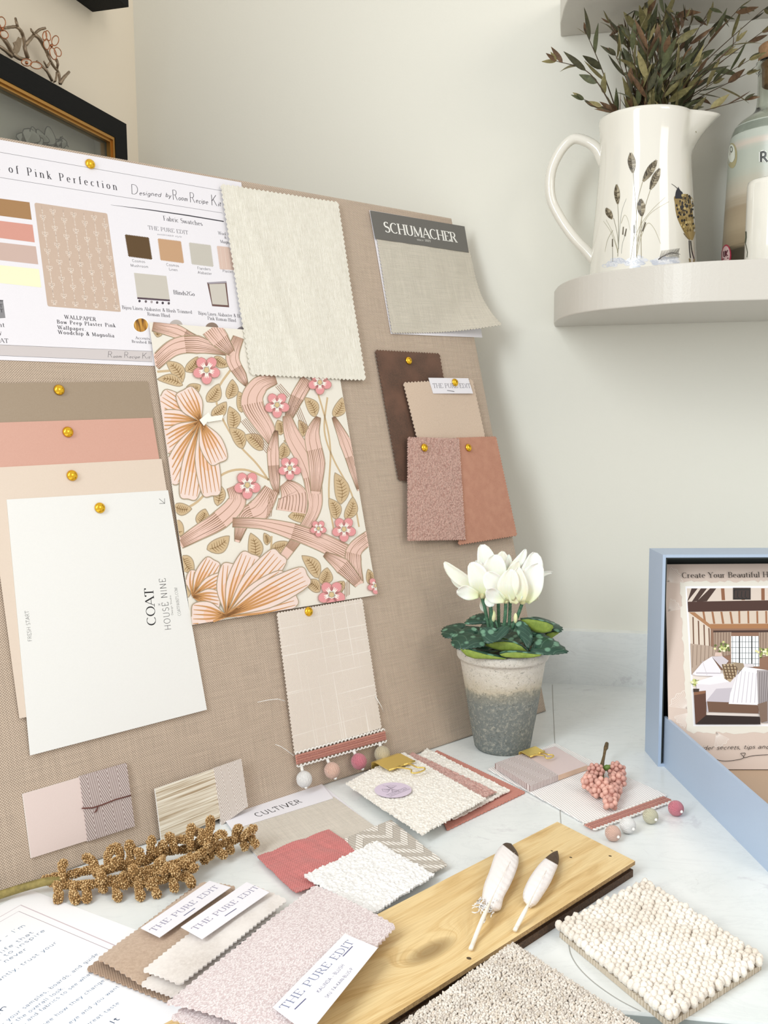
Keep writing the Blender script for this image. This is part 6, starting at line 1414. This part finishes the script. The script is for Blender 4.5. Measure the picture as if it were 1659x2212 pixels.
# ---- white ceramic jar in front of the bottle
CJ = place_u(1670, .170, ZS1+.0003); KF = facing(CJ); cr2 = abs(KF.px(1606, 450).x-KF.px(1670, 450).x); cz = KF.px(1620, 396).y
mb = MB(); mb.lathe([(0,0),(cr2*.97,0),(cr2,.003),(cr2*.985,cz-.006),(cr2*.96,cz-.001),(cr2*.92,cz),(cr2*.86,cz-.004),(cr2*.86,.006),(0,.006)], GLZ, 64)
jr = thing('ceramic_jar', 'plain white ceramic pot in front of the glass bottle on the shelf', 'pot', Fr(CJ, KF.U, (0,0,1))); mb.build('body', jr)
mb = MB()
def oncup(x, y):
    d = ray(x, y); o = CC-CJ; r = cr2+.0002; a = d.x*d.x+d.y*d.y; b = o.x*d.x+o.y*d.y; c = o.x*o.x+o.y*o.y-r*r; q = b*b-a*c
    return None if q < 0 else Fr(CJ, KF.U, (0,0,1)).loc(CC+d*((-b-math.sqrt(q))/a))
for pts, wid in (([(290,1800),(292,1850),(285,1900)], 11), ([(285,1900),(298,1950),(304,1985),(300,2030)], 6)):
    for (x0, y0), (x1, y1) in zip(pts, pts[1:]):
        P = [oncup(*Zf(*p)) for p in ((x0-wid/2,y0),(x1-wid/2,y1),(x1+wid/2,y1),(x0+wid/2,y0))]
        if all(P): mb.poly(P, flat('#4A4F3C', .3))
mb.build('painted_leaf', jr)
# ------------------------------------------------------------------ potted cyclamen
pf0 = wt(1085, 1635); nn_ = V((CC.x-pf0.x, CC.y-pf0.y, 0)).normalized(); D_px = (pf0-CC).dot(CF)/FPX
rb = 60*D_px*1.03; PC = pf0-nn_*rb; PF = facing(PC); PY = Fr(PC, PF.U, (0,0,1))
hw = lambda x, y: (abs(PF.px(x, y).x-PF.px(1082, y).x), PF.px(x, y).y)
rimr, rimz = hw(1182.5, 1399); print('pot', rb, rimr, rimz)
pot = thing('potted_cyclamen', 'artificial white cyclamen in a weathered cement pot by the board', 'potted plant', PY)
t = NT('weathered_cement', .9); co = t.co(); t.n('SeparateXYZ', co); zc = t.last.outputs[2]
n1 = t.noise(co, 45, 6, .65, .6); n2 = t.noise(co, 240, 5, .7, 1.2); n3 = t.noise(co, 210, 6, .8, .6)
f = t.math('ADD', t.math('DIVIDE', zc, rimz), t.math('MULTIPLY_ADD', n1, .22, t.math('MULTIPLY_ADD', n2, .10, -.16)))
c = t.ramp(f, [(.0,'#767D7B'),(.50,'#828884'),(.60,'#969588'),(.65,'#CBC1AB'),(.76,'#DDD6C9'),(1.0,'#E4E0D8')])
c = t.mix(t.math('MULTIPLY', t.ramp(n3, [(.50, 0.0), (.62, 1.0)]), .5), c, '#D3CDBC'); c = t.mix(t.math('MULTIPLY', t.ramp(n2, [(.34, 1.0), (.42, 0.0)]), .7), c, '#5C5C54')
c = t.mix(t.ramp(t.noise(co, 75, 6, .72, 1.2), [(.66, 0.0), (.70, .85)]), c, '#4E4B42')
t.color(c); t.bump(t.math('ADD', n2, t.math('MULTIPLY', n3, .8)), .8, .0018); CEM = t.m
mb = MB(); wob = lambda a, z: 1+.008*vn(math.cos(a)*3+5, math.sin(a)*3, z*25)+.004*vn(math.cos(a)*14, math.sin(a)*14, z*120)
pr_ = [(0, 0), (rb*.93, 0), (rb, .003)]
for k in range(1, 25): f = k/24; z = .003+(rimz-.016)*f; pr_.append((rb+(rimr*.93-rb)*f**.93, z))
pr_ += [(rimr*.975, rimz-.0125), (rimr, rimz-.010), (rimr*1.005, rimz-.003), (rimr*.985, rimz), (rimr*.93, rimz-.0005), (rimr*.90, rimz-.004), (rimr*.85, rimz-.014)]
mb.lathe(pr_, CEM, 96, fn=wob); mb.build('pot', pot)
mb = MB(); mb.lathe([(rimr*.87, rimz-.013), (rimr*.5, rimz-.010), (0, rimz-.008)], m_fuzz('dark_soil', '#2C2A20', '#171810', 200, .8, .9, 0), 40); mb.build('soil', pot)
Zg = lambda x, y: (930+x/4.4226, 1150+y/4.4226)
G = lambda x, y, d=0: PY.loc(PF.wp(PF.px(*Zg(x, y), d)))
t = NT('white_petal', .55, Sheen_Weight=.2); t.n('SeparateXYZ', t.co()); 
PET = [NT('petal_'+k, .55, Sheen_Weight=.2) for k in 'ab']
for t, c1, c2 in ((PET[0], '#F8F6EE', '#E9EBB8'), (PET[1], '#F5F1E4', '#E3DFAE')):
    at = t.t.nodes.new('ShaderNodeUVMap'); tc = t.t.nodes.new('ShaderNodeTexCoord'); t.n('SeparateXYZ', tc.outputs['UV']); v = t.last.outputs[1]; u = t.last.outputs[0]
    st = t.math('MULTIPLY_ADD', t.math('SINE', t.math('MULTIPLY', u, 60)), .5, .5); t.color(t.mix(t.ramp(v, [(.0, 1.0), (.5, 0.0)]), c1, c2)); t.bump(st, .15, .0004)
    t.b.inputs['Subsurface Weight'].default_value = .25; t.b.inputs['Subsurface Scale'].default_value = .004
PET = [t.m for t in PET]
def petal(parent, x0, y0, x1, y1, wd, d0, d1, m, cup=.35, bow=0.0, lean=0.0):
    A, Bp = G(x0, y0, d0), G(x1, y1, d1); ax = (Bp-A); L = ax.length; ax.normalize(); toc = V((0,-1,0)); sd = ax.cross(toc).normalized(); fr_ = sd.cross(ax)
    W = wd*1.22/4.4226*D_px; nu, nv = 8, 14; vs = []; uv = []
    for j in range(nv+1):
        f = j/nv; w = W*.5*(math.sin(PI*min(1, .07+.88*f**1.15))**.62); w = w if j < nv else W*.10
        c = A+ax*(L*f)+fr_*(-bow*L*math.sin(PI*f)+.18*L*f*f*lean)+sd*(.07*L*math.sin(PI*f*1.3+x1)*f)
        for i in range(nu+1):
            s = i/nu*2-1; vs.append(c+sd*(s*w)+fr_*(cup*w*(s*s)*(1-.5*f)+.0016*f*math.sin(6*f+5*s+x0*.05)*abs(s))); uv.append((i/nu, f))
    mb = MB(); mb.add(vs, [[j*(nu+1)+i, j*(nu+1)+i+1, (j+1)*(nu+1)+i+1, (j+1)*(nu+1)+i] for j in range(nv) for i in range(nu)], m)
    o = mb.build('petal', parent); ul = o.data.uv_layers.new(name='UVMap')
    for lp in o.data.loops: ul.data[lp.index].uv = uv[lp.vertex_index]
    s_ = o.modifiers.new('thickness', 'SOLIDIFY'); s_.thickness = .0006; return o
STG = m_fuzz('cyclamen_stalk', '#5F8A6C', '#38604A', 260, .3, .5, 0)
def flower(hx, hy, d, sx, sy, petals):
    mb = MB(); mb.tube(smooth([G(sx, sy, d*.6), G((hx+sx)/2+4, (hy+sy)/2, d*.8), G(hx, hy, d)], 5), [.0021]*10+[.0026], STG, 8); o = mb.build('flower_stalk', pot)
    mb = MB(); mb.ball(G(hx, hy-6, d), .0042, PET[1], 10, 8); mb.build('flower_head', o)
    for k, p in enumerate(petals): petal(o, *p[:5], *(p[5:7]), PET[k % 2], *(p[7:]))
flower(490, 610, .010, 560, 930, [(500,600,395,285,160,.012,.016,.4), (470,600,140,275,105,.006,.004,.3), (460,600,250,570,110,.018,.028,.3,.1), (440,570,185,440,55,.002,-.006,.3), (500,560,425,270,110,-.004,-.014,.4)])
flower(560, 500, -.012, 575, 900, [(540,500,515,115,150,-.012,-.016,.4), (600,500,690,180,130,-.016,-.020,.4)])
flower(640, 520, .002, 650, 930, [(640,520,600,215,190,.004,.004,.35), (600,560,395,290,110,.0,-.010,.3)])
flower(720, 655, .024, 700, 920, [(700,645,560,370,165,.024,.032,.35), (750,650,745,350,165,.028,.034,.35,-.05), (710,650,525,570,110,.030,.044,.3,.08), (790,680,830,480,120,.028,.030,.3)])
flower(880, 665, .020, 780, 920, [(900,665,1045,305,185,.022,.026,.4), (870,660,850,335,120,.030,.034,.5), (900,620,985,190,170,.004,-.002,.4), (960,640,1015,590,80,.010,.016,.3), (900,480,1165,378,46,-.004,-.016,.3), (850,560,860,385,120,.0,-.008,.3)])
flower(760, 560, -.006, 750, 900, [(750,400,910,160,74,-.006,-.012,.3), (730,420,855,290,85,.004,.006,.3), (735,420,740,210,50,-.014,-.018,.3), (500,620,520,760,60,.004,.006,.3)])
flower(565, 620, .020, 590, 930, [(560,600,572,712,78,.022,.026,.3)])
mb = MB(); mb.ball(G(598,800,.014), .0065, PET[0], 12, 8, (.55,.55,1.15)); mb.tube([G(620,840,.012), G(650,930,.010)], .0013, STG, 6); mb.ball(G(812,820,.020), .005, PET[0], 12, 8, (.5,.5,1.3)); mb.build('flower_bud', pot)
# leaves: dark mottled top, light green underside
t = NT('cyclamen_leaf', .38); co = t.co(); v = t.vor(co, 95); n = t.noise(co, 60, 4, .6, .8); c = t.mix(n, '#17332A', '#2E5543'); c = t.mix(t.ramp(v, [(.28, .85), (.42, 0.0)]), c, '#6E9A80')
tc = t.t.nodes.new('ShaderNodeTexCoord'); t.n('SeparateXYZ', tc.outputs['UV']); u, w_ = t.last.outputs[0], t.last.outputs[1]
vein = t.math('SINE', t.math('MULTIPLY', t.math('ADD', t.math('ABSOLUTE', t.math('SUBTRACT', u, .5)), t.math('MULTIPLY', w_, -1.0)), 30)); c = t.mix(t.math('MULTIPLY', t.ramp(vein, [(.95, 0.0), (1.0, 1.0)]), .22), c, '#8FB59B'); t.color(c); t.bump(n, .3, .001); LFT = t.m
LFG = m_fuzz('leaf_underside', '#8A9E40', '#6F8530', 160, .2, .55, .1)
def cleaf(ang, r0, r1, z0, z1, wid, fold=.15, droop=0.0, roll=0.0):
    a = math.radians(ang); dr = V((math.cos(a), math.sin(a), 0)); sd = V((-math.sin(a), math.cos(a), 0)); L = r1-r0; nu, nv = 10, 14; vs = []; uv = []
    ax = V((dr.x*L, dr.y*L, z1-z0)); up = V((0,0,1)); 
    sd = (sd*math.cos(math.radians(roll))+up*math.sin(math.radians(roll))); nm = ax.normalized().cross(sd); nm = nm if nm.z > 0 or roll else -nm
    for j in range(nv+1):
        f = j/nv; w = wid*.5*(min(1, f*5+.25)**.6)*(max(0, 1-f)**.48)*1.22
        c = dr*r0+V((0,0,z0))+ax*f-up*droop*f*f*L
        for i in range(nu+1):
            s = i/nu*2-1; z_ = .0006*(1 if (i*j) % 2 else -1) if i in (0, nu) else 0
            vs.append(c+sd*(s*w+z_)-ax*(.12*abs(s)*(1-f))+nm*(fold*w*abs(s)**1.5+.0012*math.sin(9*f+3*s))); uv.append((i/nu, f))
    fs = [[j*(nu+1)+i, j*(nu+1)+i+1, (j+1)*(nu+1)+i+1, (j+1)*(nu+1)+i] for j in range(nv) for i in range(nu)]
    mb = MB(); mb.add(vs, fs, LFT); mb.add([v_-nm*.0005 for v_ in vs], [f_[::-1] for f_ in fs], LFG)
    o = mb.build('leaf', pot); ul = o.data.uv_layers.new(name='UVMap'); N_ = len(vs)
    for lp in o.data.loops: ul.data[lp.index].uv = uv[lp.vertex_index % N_]
zz = rimz+.004
for a in ((20,.014,.070,zz+.004,zz+.016,.050), (60,.01,.055,zz+.004,zz+.020,.050), (110,.01,.050,zz+.004,zz+.018,.05), (150,.010,.056,zz+.002,zz+.014,.050), (300,.012,.048,zz-.004,zz,.050), (240,.012,.048,zz-.004,zz,.05)): cleaf(*a)
def pleaf(pts, d, ky, stem_at, bulge=.003):
    # broad leaf facing up towards the viewer: outline points, nearer at the bottom (ky metres per zoomed pixel)
    out = [tuple(q[:2]) for q in smooth([(x, y, 0) for x, y in pts], 5, True)]; n = len(out); ys = [p[1] for p in out]; yc = sum(ys)/n; cx, cy = stem_at
    rings = 7; vs = []; uv = []
    for r in range(rings+1):
        f = r/rings
        for i, (x, y) in enumerate(out):
            k = f*(1+(.035 if i % 2 else -.02) if r == rings else f*0+1); X, Y_ = cx+(x-cx)*k, cy+(y-cy)*k
            q_ = G(X, Y_, d+(Y_-yc)*ky); vs.append(q_+V((0, 0, bulge*math.sin(PI*f)))); uv.append((.5+.5*f*math.cos(2*PI*i/n), .5+.5*f*math.sin(2*PI*i/n)))
    fs = [[r*n+i, r*n+(i+1) % n, (r+1)*n+(i+1) % n, (r+1)*n+i] for r in range(rings) for i in range(n)]
    mb = MB(); mb.add(vs, fs, LFT); o = mb.build('leaf', pot); ul = o.data.uv_layers.new(name='UVMap')
    for lp in o.data.loops: ul.data[lp.index].uv = uv[lp.vertex_index]
    s_ = o.modifiers.new('thickness', 'SOLIDIFY'); s_.thickness = .0006
pleaf([(102,950),(130,905),(200,880),(270,868),(330,880),(330,940),(270,985),(200,1010),(130,1000)], .014, .0003, (320,920))
pleaf([(200,1030),(225,980),(300,925),(380,905),(440,930),(500,1000),(520,1080),(430,1100),(330,1115),(250,1110),(205,1070)], .040, .00022, (440,960))
pleaf([(325,870),(380,810),(450,780),(520,770),(540,800),(545,870),(480,875),(400,880)], -.010, .0002, (530,850))
pleaf([(470,925),(520,908),(590,918),(635,935),(680,905),(730,890),(756,905),(740,960),(690,1010),(620,1045),(545,1062),(495,1020)], .048, .00012, (630,940), .002)
pleaf([(820,880),(880,850),(940,900),(975,980),(965,1060),(930,1110),(890,1060),(840,990),(810,920)], .034, .0001, (815,905), .003)
pleaf([(950,1140),(985,1060),(1030,1000),(1090,985),(1190,1030),(1310,1135),(1240,1160),(1120,1170),(1030,1165)], .036, .00020, (985,1110))
pleaf([(950,820),(1040,812),(1150,845),(1255,905),(1240,950),(1180,940),(1100,880),(1000,860)], -.022, .0003, (960,850))
pleaf([(960,960),(1060,950),(1120,1000),(1140,1060),(1060,1110),(990,1100),(950,1040)], .020, .0002, (965,1000))
# leaves folded over so their green undersides face the viewer
def gleaf(pts, d, lift):
    # curled leaf whose underside faces out: top outline from the photograph at depth d, thickness by the fold behind it
    P = [G(x, y, d) for x, y in pts]; n = len(P)//2; up_, lo_ = P[:n], P[n:][::-1]; m = min(len(up_), len(lo_)); mb = MB(); vs = []
    for i in range(m):
        a, b = lo_[i], up_[i]
        for k in range(5): f = k/4; q_ = a.lerp(b, f); vs.append(q_+V((0, -.0006*math.sin(PI*f), 0)))
        vs.append(b+V((0, lift*.25, .0003))); vs.append(b+V((0, lift*.6, -.003)))
    fs = [[i*7+k, i*7+k+1, (i+1)*7+k+1, (i+1)*7+k] for i in range(m-1) for k in range(7-1)]
    mb.add(vs, [f_ for f_ in fs if f_[0] % 7 < 4], LFG); mb.add(vs, [f_ for f_ in fs if f_[0] % 7 >= 4], LFT); o = mb.build('leaf', pot); s_ = o.modifiers.new('thickness', 'SOLIDIFY'); s_.thickness = .0005
gleaf([(520,1070),(580,1052),(700,1044),(800,1056),(870,1090),(930,1140),(900,1142),(850,1130),(760,1130),(680,1132),(600,1110),(535,1085)], .042, .030)
gleaf([(285,1112),(360,1120),(440,1142),(540,1170),(640,1190),(725,1205),(700,1212),(620,1208),(520,1206),(420,1205),(345,1180),(300,1135)], .060, .030)
gleaf([(660,1165),(720,1150),(820,1145),(920,1155),(1000,1165),(1060,1168),(1040,1182),(960,1196),(880,1199),(790,1199),(720,1192),(680,1180)], .061, .028)
gleaf([(860,835),(930,828),(1020,840),(1110,860),(1165,885),(1175,905),(1150,945),(1080,962),(1010,955),(960,930),(915,880),(880,850)], .012, .026)
gleaf([(1085,985),(1120,965),(1160,955),(1200,948),(1225,945),(1232,958),(1215,968),(1190,985),(1165,1005),(1150,1018),(1125,1010),(1100,995)], -.004, .02)
# ------------------------------------------------------------------ box frame, metal branch and bracket on the left wall
W2 = LWALL; FO = .040
f1 = W2.px(273, 268, FO); f0y = f1.y; xr = f1.x
BKW = NT('black_wood', .75, Specular_IOR_Level=.2).color('#111212'); _n = BKW.noise(BKW.co((40, 600, 600)), 1, 3); BKW.bump(_n, .3, .0005); BKW = BKW.m
GMD = NT('gold_moulding', .32, Metallic=.75).color('#B98A45').m
g1 = W2.px(249, 297, FO); FW = xr-g1.x; FT = f0y-W2.px(0, 166, FO).y-0; FT = (f0y-g1.y)
xl = xr-.46; yb = f0y-.17
fr = Fr(W2.wp((xr, yb, 0)), W2.U, W2.N); X0, X1, Y0, Y1 = xl-xr, 0.0, 0.0, f0y-yb
print('frame', FW, FT, f1, 'TL gap', min(W2.loc(BOARD.wp((-BL_*k, BH, -.02))).z for k in (0,.5,1)))
fo = thing('box_frame', 'deep black box frame with a gold inner moulding hanging behind the board', 'picture frame', fr)
def bar(mb, x0, x1, y0, y1, z0, z1, m): mb.box(((x0+x1)/2, (y0+y1)/2, (z0+z1)/2), (x1-x0, y1-y0, z1-z0), m)
mb = MB(); bar(mb, X0, X1, Y1-FT, Y1, .001, FO, BKW); bar(mb, X0, X1, Y0, Y0+FT, .001, FO, BKW); bar(mb, X1-FW, X1, Y0+FT, Y1-FT, .001, FO, BKW); bar(mb, X0, X0+FW, Y0+FT, Y1-FT, .001, FO, BKW); mb.build('frame', fo)
mb = MB(); g = .008; a0, a1, c0_, c1 = X0+FW, X1-FW, Y0+FT, Y1-FT
for k, (zz_, w_) in enumerate(((FO-.001, g*.55), (FO-.004, g))):
    bar(mb, a0, a1, c1-w_, c1, FO-.010, zz_, GMD); bar(mb, a0, a1, c0_, c0_+w_, FO-.010, zz_, GMD); bar(mb, a1-w_, a1, c0_+w_, c1-w_, FO-.010, zz_, GMD); bar(mb, a0, a0+w_, c0_+w_, c1-w_, FO-.010, zz_, GMD)
mb.build('gold_moulding', fo)
BK_ = m_paper('frame_backing', '#BDBDB2', .8); mb = MB(); bar(mb, a0, a1, c0_, c1, .002, .004, BK_)
for (p0, p1, q0, q1) in ((a0, a1, c1-.001, c1), (a0, a1, c0_, c0_+.001), (a1-.001, a1, c0_, c1), (a0, a0+.001, c0_, c1)): bar(mb, p0, p1, q0, q1, .004, FO-.012, BK_)
mb.build('inner_box', fo)
GP = NT('picture_glass', .02, Transmission_Weight=1.0, IOR=1.45).color('#F4F6F4').m
mb = MB(); bar(mb, a0, a1, c0_, c1, FO-.013, FO-.0115, GP); mb.build('glass_pane', fo)
# cut-paper flower inside
Zh = lambda x, y: (x/5.53, 20+y/5.53); PFm, PGm = flat('#A9ABA2', .7), flat('#4A4D48', .7)
zf = .016; pf_ = lambda x, y, z=zf: V((lambda q_: (q_.x-xr, q_.y-yb, z))(W2.px(*Zh(x, y), z)))
mb = MB()
for (cx, cy, tx_, ty_, wd_) in ((360,1590,270,1450,110), (370,1580,400,1420,100), (470,1570,480,1460,130), (540,1590,600,1430,110), (690,1640,660,1560,70), (740,1660,720,1530,60), (500,1640,420,1560,60), (240,1560,190,1510,60)):
    A, Bq = pf_(cx, cy), pf_(tx_, ty_); ax = Bq-A; L = ax.length; ax.normalize(); sd = V((-ax.y, ax.x, 0)); W_ = wd_*.00011
    out = [A+ax*(L*f)+sd*(s*W_*math.sin(PI*(.12+.8*f)))+V((0,0,.004*math.sin(PI*f))) for s, fsx in ((1, range(9)), (-1, range(8, -1, -1))) for f in [k/8 for k in fsx]]
    mb.add([A+ax*L*.5+V((0,0,.005))]+out, [[0, 1+k, 1+(k+1) % len(out)] for k in range(len(out))], PFm, False); mb.tube(out, .0007, PGm, 5)
for k in range(8): mb.tube([pf_(640+k*14, 1640), pf_(690+k*14, 1560+k*6, zf+.004), pf_(740+k*10, 1520+k*18, zf)], .0006, PGm, 5)
A = pf_(450,1560); mb.tube([pf_(400,1550), pf_(530,1630), pf_(600,1800)], .0012, PGm, 6); mb.tube([pf_(560,1610), pf_(560,1900)], .0012, PGm, 6)
o = mb.build('paper_flower', fr=fr); tag(o, 'grey cut-paper flower mounted inside the black box frame', 'paper flower')
# bracket above
b1_, b2_ = W2.px(200, 26, 0.0005), None
d3 = .5*(W2.px(260, 21, .03).x-b1_.x)
lo, hi = .01, .12
for _ in range(40):
    mid = (lo+hi)/2; q_ = W2.px(260, 21, mid)
    if q_.x > b1_.x: hi = mid
    else: lo = mid
print('bracket depth', mid, q_, b1_)
mb = MB(); bar(mb, -.30, 0, 0, .035, .0005, max(.02, min(.06, mid)), BKW); o = mb.build('wall_ledge', fr=Fr(W2.wp((b1_.x, b1_.y, 0)), W2.U, W2.N)); tag(o, 'black wooden ledge end on the left wall at the top edge', 'shelf')
# metal branch with glass blossoms, standing on the frame's top
t = NT('aged_metal', .42, Metallic=.6); n = t.noise(t.co(), 140, 4); t.color(t.mix(n, '#6B5A49', '#B8A58C')); t.bump(n, .4, .0008); AM = t.m; COPW = NT('copper_wire', .3, Metallic=.8).color('#B87A55').m
PGL = NT('mica_petal', .15, Alpha=.6).color('#E6DCCB').m
zb_ = .020; br = thing('metal_branch', 'twisted metal twig ornament with wire-edged clear blossoms on top of the black frame', 'ornament', fr)
q3 = lambda x, y, z=zb_: V((lambda q_: (q_.x-xr, q_.y-yb, z))(W2.px(*Zh(x, y), z)))
def twig(pts, r, z=zb_):
    P = smooth([q3(x, y, z+.003*math.sin(i*1.9)) for i, (x, y) in enumerate(pts)], 4); mb = MB(); n = len(P)
    mb.tube(P, [max(.0006, r*(1-.35*i/n)*(1+.22*vn(i*.9, r*900))) for i in range(n)], AM, 8); mb.build('twig', br)
for p_, r_ in (([(330,575),(300,480),(290,380),(265,290),(230,235),(190,210),(120,215),(60,225)],.0026), ([(215,225),(200,170),(185,110)],.0022), ([(300,430),(350,370),(410,300),(470,245),(545,225)],.0024), ([(415,300),(380,260),(368,235)],.0018),
               ([(410,300),(470,350),(520,440),(560,510),(590,590),(640,680),(700,760),(715,890)],.0026), ([(560,690),(600,635)],.0018), ([(560,690),(525,625)],.0016), ([(670,600),(690,650),(680,720)],.0022), ([(715,890),(760,820),(825,750)],.0026), ([(680,760),(665,850),(640,870)],.0016),
               ([(620,850),(560,740),(500,680),(440,620)],.0022), ([(150,530),(80,400),(0,310),(-60,260)],.0030), ([(140,560),(60,490),(-40,420)],.0026), ([(0,300),(-20,200)],.0022), ([(150,530),(240,590),(330,600)],.0030)): twig(p_, r_)
def wireblossom(cx, cy, pts, name='blossom'):
    for (x, y, rx, ry, a) in pts:
        mb = MB(); P = [q3(x+rx*math.cos(b)*math.cos(a)-ry*math.sin(b)*math.sin(a), y+rx*math.cos(b)*math.sin(a)+ry*math.sin(b)*math.cos(a), zb_+.006) for b in [2*PI*k/18 for k in range(18)]]
        mb.tube(P+[P[0]], .0007, COPW, 5); o = mb.build('blossom_petal', br); mb = MB(); mb.poly(P, PGL); mb.build('clear_film', o)
    mb = MB(); mb.ball(q3(cx, cy, zb_+.007), .0022, COPW, 8, 6); mb.build('blossom_centre', br)
wireblossom(615, 435, ((660,375,60,40,1.8),(690,510,58,38,1.1),(635,530,75,36,1.25),(555,420,62,34,1.4),(575,315,62,26,1.3),(535,320,55,24,1.6)))
wireblossom(30, 240, ((20,155,65,45,1.4),(50,300,55,42,.8),(-50,200,60,40,.3)))
wireblossom(318, 640, ((318,635,62,42,.15),(430,670,70,40,.2)))
t_ = MB()
P = [q3(*p) for p in ((150,520),(165,440),(150,400),(190,380),(215,330),(235,350),(255,340),(245,430),(225,500),(190,545))]; t_.poly(P, AM); o = t_.build('metal_leaf', br); s_ = o.modifiers.new('thickness', 'SOLIDIFY'); s_.thickness = .0012
